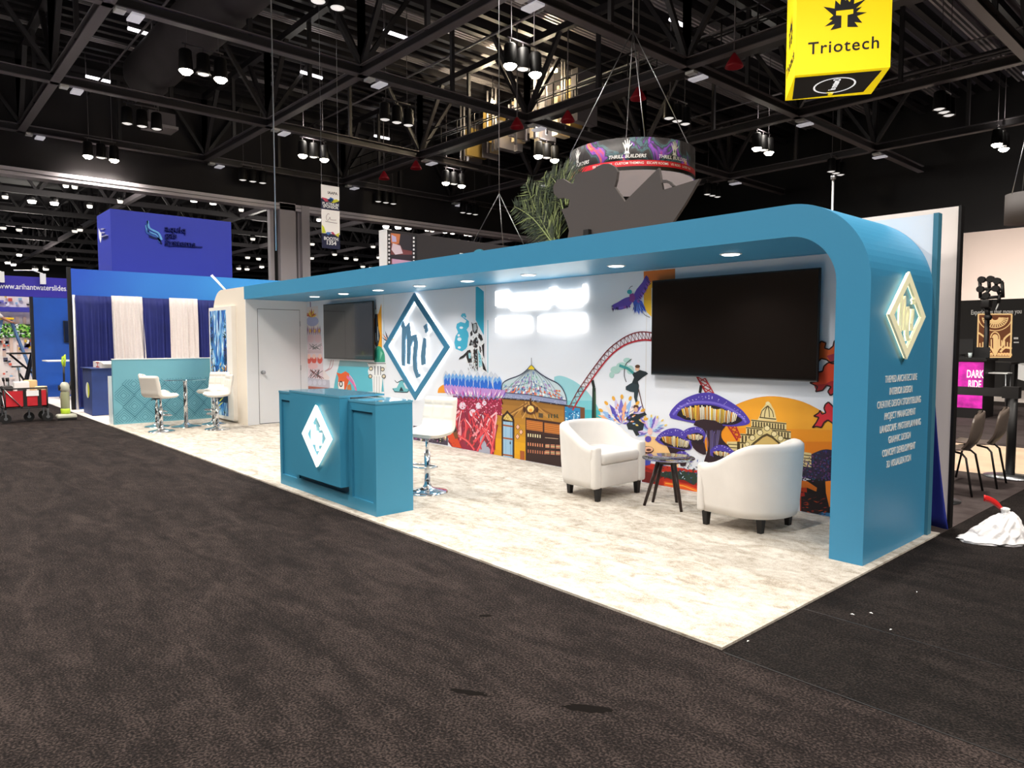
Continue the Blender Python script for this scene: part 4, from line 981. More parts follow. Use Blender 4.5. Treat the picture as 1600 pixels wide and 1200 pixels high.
mushroom(cap5, [(1060, 710), (1068, 709), (1076, 714), (1080, 721), (1072, 722), (1062, 718)], (1069, 715, 8, 3, .3), [(1062, 718), (1074, 720), (1072, 728), (1064, 728)], 6, (250, 236, 190), 9)
lay(4)
P((40, 60, 50), [(1026, 738), (1062, 736), (1100, 740), (1102, 752), (1096, 764), (1092, 752), (1084, 758), (1070, 750), (1050, 748), (1034, 744)])
_lay[0] = 4.5
for i in range(130): leafs(rr.choice(((30, 60, 40), (60, 90, 60), (80, 110, 180), (190, 210, 230), (40, 50, 110), (20, 30, 40))), rr.uniform(1024, 1102), rr.uniform(722, 750), rr.uniform(0, 6.28), rr.uniform(2, 6), .9)
lay(3.0 if False else 3); P((60, 70, 170), [(1004, 722), (1010, 714), (1018, 718), (1016, 726), (1006, 728)])
# --- temple
lay(2)
TC, TD = (226, 208, 150), (80, 66, 36)
def tier(x0, x1, y0, y1, n, sl=.10):
    yy = lambda x, y: y+(x-x0)*sl
    P(TC, [(x0, yy(x0, y0)), (x0, yy(x0, y1)), (x1, yy(x1, y1)), (x1, yy(x1, y0))]); l = _lay[0]; _lay[0] = l+.3
    S(TD, [(x0, y0+1.6), (x1, yy(x1, y0+1.6))], .010); S(TD, [(x0, y1-.6), (x1, yy(x1, y1-.6))], .010)
    _lay[0] = l+.35
    w_ = (x1-x0-3)/n
    for i in range(n): a = x0+2+i*w_; P(TD, [(a, yy(a, y0+3)), (a, yy(a, y1-1.5)), (a+w_*.55, yy(a+w_*.55, y1-1.5)), (a+w_*.55, yy(a+w_*.55, y0+3))])
    _lay[0] = l
tier(1152, 1247, 690, 716, 18, .05); tier(1157, 1246, 677, 692, 16, .10); tier(1166, 1236, 666.5, 679, 14, .10); tier(1174, 1229, 655, 667, 12, .10)
P(TC, [(1184, 656), (1188, 648), (1190, 640), (1195, 634), (1197, 630.5), (1201, 628), (1205, 631), (1206, 634), (1210, 641), (1212, 649), (1214, 658)]); _lay[0] = 2.4
for x in (1191, 1196, 1202, 1207): S(TD, curve([(1200, 634), (x, 642), (x+(x-1200)*.3, 652)], 5), .008)
S(TD, [(1187, 652), (1213, 655)], .010); E((236, 222, 170), 1200, 630, 3.6, 2.6, 9)
lay(3)
P((214, 196, 134), curve([(1160, 712), (1166, 690), (1178, 680), (1190, 672), (1198, 664), (1208, 674), (1222, 684), (1236, 692), (1240, 716)], 20)); _lay[0] = 3.3
for cx, cy, r in ((1176, 684, 5), (1188, 676, 5), (1199, 669, 5), (1210, 678, 5), (1220, 685, 5), (1230, 692, 5), (1168, 694, 4), (1164, 704, 4)): E(TD, cx, cy, r, r*.95, 10); 
_lay[0] = 3.5
for cx, cy, r in ((1176, 684, 5), (1188, 676, 5), (1199, 669, 5), (1210, 678, 5), (1220, 685, 5), (1230, 692, 5), (1168, 694, 4), (1164, 704, 4)): E((232, 216, 164), cx, cy, r*.8, r*.75, 10); 
_lay[0] = 3.7; P(TD, curve([(1168, 712), (1172, 697), (1184, 686), (1199, 677), (1214, 687), (1228, 700), (1230, 714)], 16)); _lay[0] = 3.9; P((206, 176, 104), curve([(1171, 712), (1175, 699), (1186, 689), (1199, 681), (1213, 690), (1225, 702), (1226, 714)], 16))
_lay[0] = 4.1
for i in range(14): S((120, 96, 50), curve([(rr.uniform(1178, 1220), rr.uniform(694, 706)) for _ in range(3)], 5), .005)
lay(2); P((216, 200, 146), [(1136, 690), (1156, 690), (1156, 712), (1150, 708), (1136, 700)]); P((216, 200, 146), [(1250, 705), (1268, 708), (1268, 730), (1250, 728)]); _lay[0] = 2.4
for y in (694, 699, 704): S(TD, [(1138, y), (1156, y+1)], .008)
for y in (710, 715, 720): S(TD, [(1250, y), (1268, y+2)], .008)
# --- leaves
lay(4)
def leaf_shape(pts, c, oc=(46, 14, 16)):
    l = _lay[0]; P(c, pts); _lay[0] = l+.4; S(oc, pts+[pts[0]], .012); _lay[0] = l
leaf_shape([(1275, 545), (1279, 538), (1284, 533), (1291, 536), (1289, 544), (1296, 546), (1302, 541), (1304, 533), (1308, 530), (1308, 568), (1300, 568), (1292, 562), (1284, 560), (1278, 566), (1275, 560)], (206, 88, 34))
leaf_shape([(1276, 582), (1286, 580), (1288, 572), (1294, 567), (1308, 564), (1308, 612), (1298, 618), (1294, 612), (1299, 604), (1292, 602), (1286, 610), (1275, 612), (1278, 604), (1270, 600), (1266, 598), (1275, 596)], (214, 66, 32))
_lay[0] = 4.3; P((170, 32, 40), [(1272, 601), (1290, 600), (1300, 595), (1308, 596), (1308, 611), (1298, 617), (1295, 612), (1299, 604), (1292, 602), (1286, 609), (1276, 611)]); P((150, 40, 60), [(1292, 556), (1306, 552), (1308, 566), (1300, 567)])
lay(4)
leaf_shape([(1290, 632), (1295, 628), (1302, 635), (1306, 642), (1306, 666), (1300, 660), (1294, 656), (1288, 660), (1284, 668), (1276, 666), (1270, 668), (1276, 660), (1280, 652), (1272, 650), (1280, 645), (1282, 641), (1285, 647), (1291, 645), (1288, 638)], (210, 40, 54))
# --- dark tree at the right edge
lay(2)
P((40, 34, 60), curve([(1254, 745), (1252, 728), (1262, 714), (1276, 706), (1290, 702), (1306, 704)])+[(1306, 758), (1290, 752), (1270, 750)])
P((20, 16, 20), [(1260, 750), (1306, 748), (1306, 790), (1262, 785)]); P((28, 20, 26), [(1274, 748), (1284, 748), (1288, 810), (1270, 806)])
P((30, 22, 30), [(1252, 768), (1306, 776), (1306, 812), (1252, 800)])
_lay[0] = 2.5
for i in range(260):
    x = rr.uniform(1254, 1305); y = rr.uniform(706, 752)
    if y < 712+(1276-x)*.3 and x < 1276: continue
    leafs(rr.choice(((30, 50, 110), (80, 50, 120), (20, 80, 110), (26, 20, 40), (60, 30, 60), (110, 60, 110), (16, 14, 24))), x, y, rr.uniform(0, 6.28), rr.uniform(2, 4.5), 1.2)
P((232, 122, 34), [(1250, 750), (1262, 752), (1277, 762), (1276, 768), (1262, 762), (1250, 762)]); P((236, 130, 36), [(1290, 752), (1306, 750), (1306, 790), (1296, 792), (1291, 770)])
_lay[0] = 2.8
for e in ((1253, 757, 2.4, 3), (1258, 759, 2, 2.5), (1294, 756, 1.6, 3), (1300, 756, 1.6, 3), (1299, 766, 2, 3)): E((50, 24, 16), *e, 8)
P((196, 40, 32), [(1250, 770), (1257, 769), (1258, 775), (1250, 776)]); P((50, 130, 190), [(1278, 805), (1286, 800), (1300, 802), (1306, 806), (1306, 816), (1278, 811)])
for i in range(40): leafs(rr.choice(((160, 40, 26), (90, 24, 20), (206, 80, 30), (30, 16, 18))), rr.uniform(1252, 1304), rr.uniform(778, 806), rr.uniform(-.4, .4), rr.uniform(4, 10), .8)
# --- left end: tall cake tower
lay(0); P((236, 226, 228), [(479.5, 480), (497, 478), (500, 570), (515, 590), (505, 612), (479.5, 612)])
lay(1)
for e in ((486, 502, 10, 8),): E((176, 182, 222), e[0]+2, e[1], e[2], e[3], 14)
P((226, 210, 220), [(479.5, 514), (500, 512), (505, 545), (505, 605), (479.5, 604)])
for i in range(9): leafs(rr.choice(((226, 150, 40), (196, 90, 40), (240, 200, 70))), 487, 496, -PI/2+(i-4)*.28, rr.uniform(8, 16), 1.4)
S((110, 70, 130), [(485, 467), (485.5, 480)], .03)
_lay[0] = 1.5
for i in range(7): leafs((150, 110, 150), 481+i*3.2, 524, -PI/2, rr.uniform(10, 17), 1.3)
for i in range(3): E((240, 190, 90), 485+i*7, 517, 1.6, 3, 7)
for x, y in ((486, 529), (497, 529)): E((232, 200, 210), x, y, 5.4, 6.5, 10)
P((210, 190, 200), [(479.5, 547), (502, 547), (503, 552), (479.5, 552)])
for i in range(16): S(rr.choice(((60, 70, 70), (120, 110, 120))), [(481+rr.uniform(0, 22), 537+rr.uniform(0, 4)), (481+rr.uniform(0, 22), 546)], .008)
for x in (483, 491, 500): E((224, 92, 80), x, 562, 4.2, 6.5, 10); E((244, 206, 196), x, 557, 3, 4, 8)
for x in (489,): E((232, 190, 196), x, 572, 8, 5, 10)
for i in range(18): S(rr.choice(((50, 56, 60), (130, 60, 60), (90, 90, 100))), [(481+rr.uniform(0, 24), 576+rr.uniform(0, 4)), (481+rr.uniform(0, 26), 590+rr.uniform(0, 3))], .012)
P((190, 190, 206), [(479.5, 590), (515, 594), (516, 608), (479.5, 604)]); P((170, 90, 70), [(479.5, 603), (514, 606), (513, 611), (479.5, 611)])
for x in (485, 492, 500, 507): E((206, 206, 222), x, 598, 3, 4, 9)
for k in (0, 1): S((200, 160, 170), curve([(508, 580), (514+k*3, 576), (516+k*4, 570), (518+k*3, 562)], 6), .02)
lay(0)
P((92, 186, 206), curve([(521, 612), (524, 592), (531, 566)], 6)+[(531, 563), (583, 568), (597, 575), (600, 612)]); _lay[0] = .5; P((130, 176, 190), [(531, 563), (583, 566), (594, 570), (594, 574), (529, 572)])
lay(1)
P((226, 96, 40), [(528, 602), (529, 590), (526, 582), (533, 584), (540, 580), (546, 584), (545, 596), (540, 610), (530, 610)]); _lay[0] = 1.5; P((240, 240, 240), [(529, 597), (538, 596), (538, 612), (529, 610)]); E((30, 28, 34), 533, 600, 3, 5, 8); E((240, 236, 230), 533, 600, 1.5, 3, 8)
S((226, 110, 170), curve([(542, 588), (548, 594), (554, 602), (557, 612)], 8), .05); S((240, 170, 206), curve([(546, 586), (552, 594), (556, 604)], 8), .02); P((200, 120, 60), [(543, 602), (548, 600), (550, 612), (542, 612)])
lay(1)
P((238, 166, 36), [(591, 492), (596, 474), (597, 545), (591, 543)]); P((222, 120, 30), [(584, 500), (591, 490), (591, 540), (584, 538)])
P((60, 160, 130), curve([(585, 548), (590, 541), (596, 543), (601, 553), (602, 566)], 12)+[(585, 566)]); _lay[0] = 1.4; P((30, 130, 110), [(586, 548), (592, 545), (593, 566), (586, 566)]); P((140, 206, 180), [(595, 548), (598, 552), (594, 562)])
P((50, 56, 64), curve([(587.5, 470), (588, 482), (590, 492), (592, 515), (594, 525), (591, 540), (587, 540), (585.5, 520), (586, 500), (586.5, 482)], 16)); _lay[0] = 1.8; E((206, 220, 222), 588, 487, 2.4, 4, 8); S((200, 214, 220), [(587, 520), (588, 535)], .02); S((200, 214, 220), [(590.5, 510), (591, 532)], .015); S((30, 30, 36), [(587.3, 468), (587.6, 483)], .008)
lay(2)
P((236, 238, 240), [(574, 567), (604, 567), (604, 574), (601, 578), (603, 582), (599, 584), (598, 592), (596, 615), (583, 615), (582, 592), (577, 588), (575, 580), (577, 574)]); _lay[0] = 2.4
S((90, 96, 104), [(575, 568), (603, 568)], .012)
for x in (585, 589, 593): S((130, 136, 144), [(x, 588), (x, 614)], .010)
for x, y in ((580, 576), (598, 577), (579, 588), (600, 588)): E((80, 84, 90), x, y, 3.4, 3.6, 10); 
_lay[0] = 2.7
for x, y in ((580, 576), (598, 577), (579, 588), (600, 588)): E((222, 210, 180), x, y, 2.2, 2.3, 10)
for x in (585, 590, 594): P((120, 126, 134), [(x, 572), (x+2, 572), (x+1.6, 586), (x+.6, 586)])
lay(2); S((150, 190, 200), [(600, 500), (600, 540)], .010)
for i in range(7): leafs(rr.choice(((226, 130, 60), (60, 50, 60), (240, 190, 130))), 608, 535, -PI/2+(i-3)*.32, rr.uniform(8, 20), 1.0)
lay(1)
P((110, 186, 196), [(613, 607), (620, 606), (624, 598), (621, 597), (627, 594), (633, 597), (630, 599), (634, 607), (641, 608), (637, 613), (617, 613)]); _lay[0] = 1.5; S((40, 70, 84), [(614, 607), (617, 612), (637, 613), (641, 607)], .014); S((40, 70, 84), curve([(617, 594), (621, 598), (628, 594), (634, 598), (637, 594)], 8), .012); P((30, 50, 60), [(624, 611), (627, 604), (631, 611)])
# plants behind the desk stool
lay(1)
P((70, 60, 80), [(646, 665), (700, 672), (700, 696), (646, 688)]); _lay[0] = 1.5
for i in range(60): leafs(rr.choice(((206, 110, 180), (240, 236, 190), (60, 30, 60), (206, 216, 110), (226, 200, 230), (40, 36, 50), (150, 170, 60))), rr.uniform(648, 698), 690+rr.uniform(-8, 2), -PI/2+rr.uniform(-.4, .4), rr.uniform(6, 18), 1.3)
# keep inside the wall panel
for v in MU.v: v.x = min(-.30, max(-10.38, v.x)); v.z = min(2.198, max(.02, v.z))
MU.build('mural_print', bw)
# ================================================================== furniture
def xf(mb, loc, rz=0, s=1.0):
    R_ = Matrix.Translation(Vector(loc)) @ Matrix.Rotation(rz, 4, 'Z') @ Matrix.Scale(s, 4)
    mb.v = [R_ @ v for v in mb.v]; return mb
# tub armchair: local, facing -Y (front at -Y)
def tub_path(u, W=.36, D=.34):
    """plan outline of shell centre line, u 0..1 from front-left round the back to front-right"""
    if u < .22: t = u/.22; return Vector((-W, -D+t*(D+.02), 0)), Vector((-1, 0, 0))
    if u > .78: t = (1-u)/.22; return Vector((W, -D+t*(D+.02), 0)), Vector((1, 0, 0))
    a = PI - (u-.22)/.56*PI; return Vector((W*math.cos(a), .02+.33*math.sin(a), 0)), Vector((math.cos(a), math.sin(a), 0))
def make_armchair(lab):
    root = thing('tub_armchair', lab, 'armchair', (0, 0, 0), 'white tub armchairs in front of the mural')
    mb = MB(); mb.use(M_FABRIC)
    TH = .052
    def hz(u): e = min(u, 1-u); t = min(1, max(0, (e-.02)/.32)); t = t*t*(3-2*t); return .545+.20*t
    nu = 56; rings = []
    for i in range(nu+1):
        u = i/nu; p, n_ = tub_path(u); h = hz(u)
        pr_ = [(+TH*.72, .13), (TH*.95, .2), (TH*1.0, .35), (TH*1.15, h-.06), (TH*1.1, h-.022), (TH*.7, h-.004), (0, h+.006), (-TH*.7, h-.004), (-TH*1.0, h-.03), (-TH*1.0, .36), (-TH*.9, .13)]
        flare = 1+.07*1
        rings.append([p*(0.90+.10*min(1, zz/.5)) + n_*o + Vector((0, 0, zz)) for o, zz in pr_])
    k = len(rings[0]); vs = [v for r_ in rings for v in r_]
    fs = [(i*k+j, (i+1)*k+j, (i+1)*k+(j+1) % k, i*k+(j+1) % k) for i in range(nu) for j in range(k)]
    mb.add(vs, fs, True); mb.f.append(list(range(k))); mb.m.append(mb.cur); mb.s.append(False); mb.f.append([nu*k+j for j in range(k)][::-1]); mb.m.append(mb.cur); mb.s.append(False)
    mb.build('tub_shell', root)
    mb = MB(); mb.use(M_FABRIC)
    for s_ in (-1, 1): mb.rbox((s_*.355-.058, -.385, .13), (s_*.355+.058, -.31, .548), .028)
    mb.rbox((-.30, -.375, .13), (.30, .2, .36), .02); mb.build('front_panel', root)
    mb = MB(); mb.use(M_FABRIC).rbox((-.305, -.39, .36), (.305, .27, .475), .045, seg=4); mb.build('seat_cushion', root)
    mb = MB(); mb.use(M_FABRIC)
    mb.lathe([(.31, .13), (.3, .125), (.02, .125)][::-1], (0, .02, 0), n=28); mb.build('underside', root)
    for x, y in ((-.315, -.335), (.315, -.335), (-.22, .20), (.22, .20)):
        mb = MB(); mb.use(M_BLACK)
        a, b = .032, .022
        vs = [(x-b, y-b, 0), (x+b, y-b, 0), (x+b, y+b, 0), (x-b, y+b, 0), (x-a, y-a, .135), (x+a, y-a, .135), (x+a, y+a, .135), (x-a, y+a, .135)]
        mb.add(vs, [(0, 3, 2, 1), (4, 5, 6, 7), (0, 1, 5, 4), (1, 2, 6, 5), (2, 3, 7, 6), (3, 0, 4, 7)], False); mb.build('leg', root)
    return root
ac = make_armchair('white tub armchair at left, its seat turned towards the small round side table')
def rot_from(fx, fy): return math.atan2(fy, fx)+PI/2   # local -Y -> (fx,fy)
ac.scale = (.91, .80, .92); ac.location = (-2.72, 2.18, CZ); ac.rotation_euler = (0, 0, rot_from(1, .0))
ac2 = dup(ac, (-1.06, 2.215, CZ), rot_from(-1, .04), 'white tub armchair at right seen from behind, next to the teal leg')
# side table
st = thing('side_table', 'small round glass-topped side table with dark splayed legs between armchairs', 'side table', (-1.90, 2.2, CZ))
TX, TY = -1.90, 2.2
mb = MB(); mb.use(M_GLASS).lathe([(.001, .447), (.225, .447), (.23, .45), (.23, .456), (.225, .459), (.001, .459)], (TX, TY, 0), n=40); mb.build('glass_top', st)
mb = MB(); mb.use(M_DARKWOOD)
mb.lathe([(.001, .40), (.08, .40), (.08, .43), (.001, .43)], (TX, TY, 0), n=20); mb.cyl((TX, TY, .43), (TX, TY, .447), .03, n=12); mb.build('hub', st)
for a in (-2.55, -.35, 1.1+.7, 2.9):
    mb = MB(); mb.use(M_DARKWOOD); d = Vector((math.cos(a), math.sin(a), 0)); mb.cyl(Vector((TX, TY, .425))+d*.085, Vector((TX, TY, CZ))+d*.205, .020, .013, n=12); mb.build('leg', st)

# bar stool, local, facing -Y
def make_stool(lab):
    root = thing('bar_stool', lab, 'bar stool', (0, 0, 0), 'white quilted bar stools with chrome pedestals')
    mb = MB(); mb.use(M_CHROME).lathe([(.001, 0), (.205, 0), (.207, .006), (.19, .016), (.12, .028), (.06, .045), (.036, .075), (.03, .10), (.03, .11)], n=36); mb.build('base', root)
    mb = MB(); mb.use(M_CHROME).cyl((0, 0, .10), (0, 0, .40), .030, n=18); mb.cyl((0, 0, .40), (0, 0, .565), .018, n=14); mb.build('pedestal', root)
    mb = MB(); mb.use(M_CHROME)
    pts = [(.0+.15*math.cos(a), -.02+.15*math.sin(a), .27) for a in [PI*1.02+PI*.96*i/16 for i in range(17)]]; pts = [(-.03, 0, .27)]+[(p[0], p[1], p[2]) for p in pts]+[(.03, 0, .27)]
    mb.tube(pts, .010, n=8); mb.build('footrest', root)
    mb = MB(); mb.use(M_BLACK).cyl((.03, 0, .545), (.19, .02, .52), .006, n=8); mb.use(M_STEEL).box((-.09, -.09, .545), (.09, .09, .565)); mb.build('lever', root)
    # quilted L-shaped seat: seat and back in one curved shell
    def prof_(t):  # t 0 front edge .. 1 top of back ; returns y,z, normal
        if t < .45: q = t/.45; return (-.19+q*.30, .60-.012*math.sin(q*PI))
        if t < .62: q = (t-.45)/.17; a = -PI/2+q*PI*.44; return (.11+.075*math.cos(a), .675+.075*math.sin(a))
        q = (t-.62)/.38; return (.1836+q*.045, .689+q*.245)
    def shell(u, t, side):
        y, z = prof_(t); y2, z2 = prof_(min(1, t+.01)); y1, z1 = prof_(max(0, t-.01)); dy, dz = y2-y1, z2-z1; l = math.hypot(dy, dz); ny, nz = -dz/l, dy/l
        x = (u-.5)*.42*(1-.10*max(0, t-.62)); edge = min(1, min(u, 1-u)/.06)*min(1, min(t, 1-t)/.05); edge = math.sqrt(edge) if edge > 0 else 0
        th = .032*edge
        if side > 0:
            qx = abs(math.sin(PI*u*3)) ; qt = abs(math.sin(PI*(t*4.6)))
            th += .010*edge*(min(qx*2.2, 1)*min(qt*2.2, 1))
        return Vector((x, y+side*ny*th, z+side*nz*th))
    mb = MB(); mb.use(M_LEATHER); nu, nv = 36, 60
    mb.grid(lambda a, b: shell(a, b, 1), nu, nv); 
    W_ = nu+1; mb.grid(lambda a, b: shell(1-a, b, -1), nu, nv); mb.build('seat_shell', root)
    return root
bs = make_stool('white quilted bar stool behind the right end of the reception desk')
bs.location = (-3.83, .97, CZ); bs.rotation_euler = (0, 0, rot_from(.25, -.97)); bs.scale = (.98,)*3
dup(bs, (-10.50, .41, CZ), rot_from(-.45, .9), 'white bar stool nearest the aisle at the glass table, back towards the viewer')
dup(bs, (-11.25, .55, CZ), rot_from(.1, 1), 'white bar stool mostly hidden behind the nearest stool, beside the teal divider')
dup(bs, (-10.22, 1.20, CZ), rot_from(-.15, -1), 'white bar stool right of the glass table, in front of the framed print')
dup(bs, (-11.0, 1.41, CZ), rot_from(.6, -.8), 'white bar stool behind right of the glass table, against the teal divider')
# glass bar table
gt = thing('bar_table', 'round glass bar table on a chrome pedestal between white bar stools', 'table', (-10.95, .93, CZ))
c = (-10.95, .93, CZ)
mb = MB(); mb.use(M_GLASS).lathe([(.001, .80), (.325, .80), (.33, .804), (.325, .81), (.001, .81)], c, n=40); mb.build('glass_top', gt)
mb = MB(); mb.use(M_CHROME).lathe([(.001, 0), (.24, 0), (.242, .006), (.2, .014), (.12, .026), (.06, .045), (.04, .07), (.001, .07)], c, n=36); mb.build('base', gt)
mb = MB(); mb.use(M_CHROME).cyl(Vector(c)+Vector((0, 0, .07)), Vector(c)+Vector((0, 0, .79)), .034, n=18); mb.lathe([(.001, .785), (.09, .785), (.09, .80), (.001, .80)], c, n=20); mb.build('pedestal', gt)

# ================================================================== left neighbour booth
nb = thing('neighbour_back_wall', 'blue fabric header wall above the curtains of the neighbouring booth', 'wall panel', (-15.8, 3, 0))
M_HEAD = bpy.data.materials.new('blue_header_print'); M_HEAD.use_nodes = True
nt = M_HEAD.node_tree; N = nt.nodes; L = nt.links; b = N['Principled BSDF']; b.inputs['Roughness'].default_value = .6
tc = N.new('ShaderNodeTexCoord'); sp = N.new('ShaderNodeSeparateXYZ'); L.new(tc.outputs['Object'], sp.inputs[0])
mr = N.new('ShaderNodeMapRange'); mr.inputs['From Min'].default_value = -3.0; mr.inputs['From Max'].default_value = 2.0; L.new(sp.outputs['Y'], mr.inputs['Value'])
vz = N.new('ShaderNodeTexVoronoi'); vz.inputs['Scale'].default_value = .8; L.new(tc.outputs['Object'], vz.inputs['Vector'])
ad = N.new('ShaderNodeMath'); ad.operation = 'MULTIPLY_ADD'; ad.inputs[1].default_value = .18; L.new(vz.outputs['Distance'], ad.inputs[0]); L.new(mr.outputs[0], ad.inputs[2])
r = N.new('ShaderNodeValToRGB'); r.color_ramp.elements[0].color = s2l((26, 70, 190)); r.color_ramp.elements[1].color = s2l((60, 158, 232)); L.new(ad.outputs[0], r.inputs['Fac']); L.new(r.outputs['Color'], b.inputs['Base Color'])
mb = MB(); mb.use(M_HEAD).box((-15.80, .15, 2.42), (-15.73, 6.2, 3.02)); mb.build('header_fabric', nb)
mb = MB(); mb.use(M_BLACK).box((-15.82, .08, 0), (-15.74, .15, 3.05)); mb.use(M_HEAD).box((-15.80, .15, 0), (-15.775, 6.2, 2.42)); mb.build('frame', nb)
mb = MB(); mb.use(M_WHITE).cyl((-15.66, .17, 0), (-15.66, .17, 2.46), .025, n=10); mb.cyl((-15.66, .17, 2.43), (-15.66, 4.5, 2.43), .018, n=8); tag(setorigin(mb.build('curtain_rail'), (-15.66, .17, 0)), 'white upright and rail carrying the blue and white curtains', 'curtain rail')
def drape(name, lab, y0, y1, m, x=-15.62, yb=None, zt=2.45, seed=0, zb=.06, flare=0):
    rq = random.Random(seed); ph = rq.uniform(0, 6); nf = max(4, int((y1-y0)/.12)); yb0, yb1 = yb if yb else (y0, y1)
    def fn(u, v):
        z = zt+(zb-zt)*v; y = (y0+(y1-y0)*u)*(1-v)+(yb0+(yb1-yb0)*u)*v
        a = .012+.028*min(1, v*4); dx = a*math.sin(u*nf*2*PI+ph+.5*math.sin(v*3+u*9))+.008*math.sin(u*nf*5+v*2)
        y += .006*math.cos(u*nf*2*PI+ph)
        return Vector((x+dx, y, z))
    mb = MB(); mb.use(m).sheet(fn, nf*10, 14, (-.006, 0, 0)); o = mb.build(name); tag(setorigin(o, (x, (y0+y1)/2, zb)), lab, 'curtain', 'curtains in the neighbouring booth'); return o
def yy_(px): return onx(px, 500, -15.62).y
drape('curtain', 'navy curtain at the left end, behind the navy counter', yy_(118), yy_(175), M_NAVY, seed=1)
drape('curtain', 'white curtain left of the middle, between two navy curtains', yy_(174), yy_(222), M_PALECLOTH, x=-15.58, yb=(yy_(176), yy_(230)), seed=2, zt=2.47)
drape('curtain', 'navy curtain in the middle between the two white curtains', yy_(223), yy_(265), M_NAVY, seed=3)
drape('curtain', 'white curtain right of the middle, above the quilted stools', yy_(264), yy_(308), M_PALECLOTH, x=-15.58, seed=4, zt=2.47)
drape('curtain', 'darkest navy curtain at the right, beside the cream closet', yy_(309), yy_(352), M_NAVY, seed=5)
# counter with cloth
NX, NY = -14.01, .12
co = thing('cloth_counter', 'navy cloth-covered counter with a small oval emblem, left of the teal divider', 'counter', (-14.3, .5, 0))
M_NAVY2 = mat('counter_cloth', (34, 56, 116), .6, noise=.12, nscale=4)
mb = MB(); mb.use(M_NAVY2)
vs = []
for z, e in ((.015, .0), (.5, -.01), (.93, -.015)):
    vs += [(-14.95-e, NY+.03-e*.0, z), (NX+e, NY-e, z), (NX-.02+e, .95, z), (-14.95-e, .95, z)]
mb.add(vs, [(0, 1, 5, 4), (1, 2, 6, 5), (2, 3, 7, 6), (3, 0, 4, 7), (4, 5, 9, 8), (5, 6, 10, 9), (6, 7, 11, 10), (7, 4, 8, 11), (8, 9, 10, 11), (3, 2, 1, 0)], False); mb.build('cloth_cover', co)
mb = MB(); mb.use(M_NAVY2).box((-14.98, NY-.0, .93), (NX+.01, .97, .945)); mb.build('top', co)
mb = MB()
_oo = [0]
def ov(cx, cz, rx, rz, c): mb.use(cmat(c)).poly([Vector((cx+rx*math.cos(a), NY+.012, cz+rz*math.sin(a))) for a in [2*PI*i/16 for i in range(16)]])
ov(-14.42, .50, .17, .16, (235, 238, 240)); mb.use(cmat((214, 222, 60))).poly([Vector((-14.40+.16*math.cos(a), NY+.008, .50+.15*math.sin(a))) for a in [-PI/2+PI*i/12 for i in range(13)]]); mb.build('emblem', co)
bx = thing('cardboard_box', 'open white cardboard box with a red letter mark on the navy counter', 'box', (-14.3, .5, .945))
mb = MB(); mb.use(mat('box_white', (232, 224, 218), .7)).box((-14.7, .30, .946), (-14.03, .90, 1.07)); mb.build('carton', bx)
mb = MB(); mb.use(mat('box_white2', (240, 232, 226), .7)).add([(-14.03, .30, 1.07), (-14.03, .9, 1.07), (-13.9, .88, 1.03), (-13.9, .32, 1.03)], [(0, 1, 2, 3)], False); mb.build('flap', bx)
mb = MB(); mb.use(cmat((196, 50, 44)));
for a in ((-14.45, .955, -14.16, .975), (-14.45, 1.04, -14.16, 1.06), (-14.33, .97, -14.28, 1.05)): mb.box((a[0], .2985, a[1]), (a[2], .2999, a[3]))
mb.build('red_mark', bx)
# blue tower box sign
tw = thing('blue_box_sign', 'large deep blue box tower sign with dark flame logo above the neighbouring booth', 'sign', (-21, 3.5, 3))
M_TWR = mat('tower_blue', (44, 58, 176), .55); TX0 = -19.0
yA, yB = onx(172, 327, TX0).y, onx(361, 346, TX0).y
mb = MB(); mb.use(M_TWR).box((-20.5, yA, 2.2), (TX0, yB, 4.91)); mb.build('box', tw)
mb = MB(); mb.use(cmat((30, 34, 60))).box((-20.3, yA+.2, 0), (-20.1, yA+.4, 2.2)); mb.box((-20.3, yB-.4, 0), (-20.1, yB-.2, 2.2)); mb.build('support', tw)
mb = MB()
def tp(px, py): return onx(px, py, TX0)+Vector((.004, 0, 0))
def tstroke(pts, c, w_, d_=.03):
    mb.use(cmat(c, .35)); q = [tp(*p) for p in pts]; 
    for a, b_ in zip(q[:-1], q[1:]): mb.bar(a, b_, w_, d_, (1, 0, 0))
wav = lambda ox, oy, k=1: curve([(230.5+ox, 345+oy), (233+ox, 356+oy*.6), (241+ox, 361+oy*.5), (248+ox, 365+oy*.4), (252.5+ox, 375+oy*.3)], 16)
tstroke(wav(0, 0), (110, 176, 226), .05); tstroke(wav(-3, 7), (96, 160, 216), .04); tstroke(wav(-3, 14), (60, 100, 180), .04); tstroke(wav(0, 22)[4:], (20, 28, 90), .05)
tstroke([(230.5, 345), (229, 352), (232, 363), (240, 370), (250, 372)], (50, 90, 170), .04)
mb.build('flame_logo', tw)
for t, py in (('aquiq', 357), ('gas', 367), ('systems', 378)):
    mb = MB(); mb.use(cmat((22, 30, 104), .3)); o = tp(257, py); mb.text(t, o, (0, 1, 0), (0, 0, 1), .22, .01, .05, 'LEFT', sx=1.15); mb.build('logo_word', tw)
mb = MB(); mb.use(cmat((22, 30, 104), .3)); a, b_ = tp(257, 383.5), tp(316, 386.5); mb.bar(a, b_, .04, .04, (1, 0, 0)); mb.build('underline', tw)
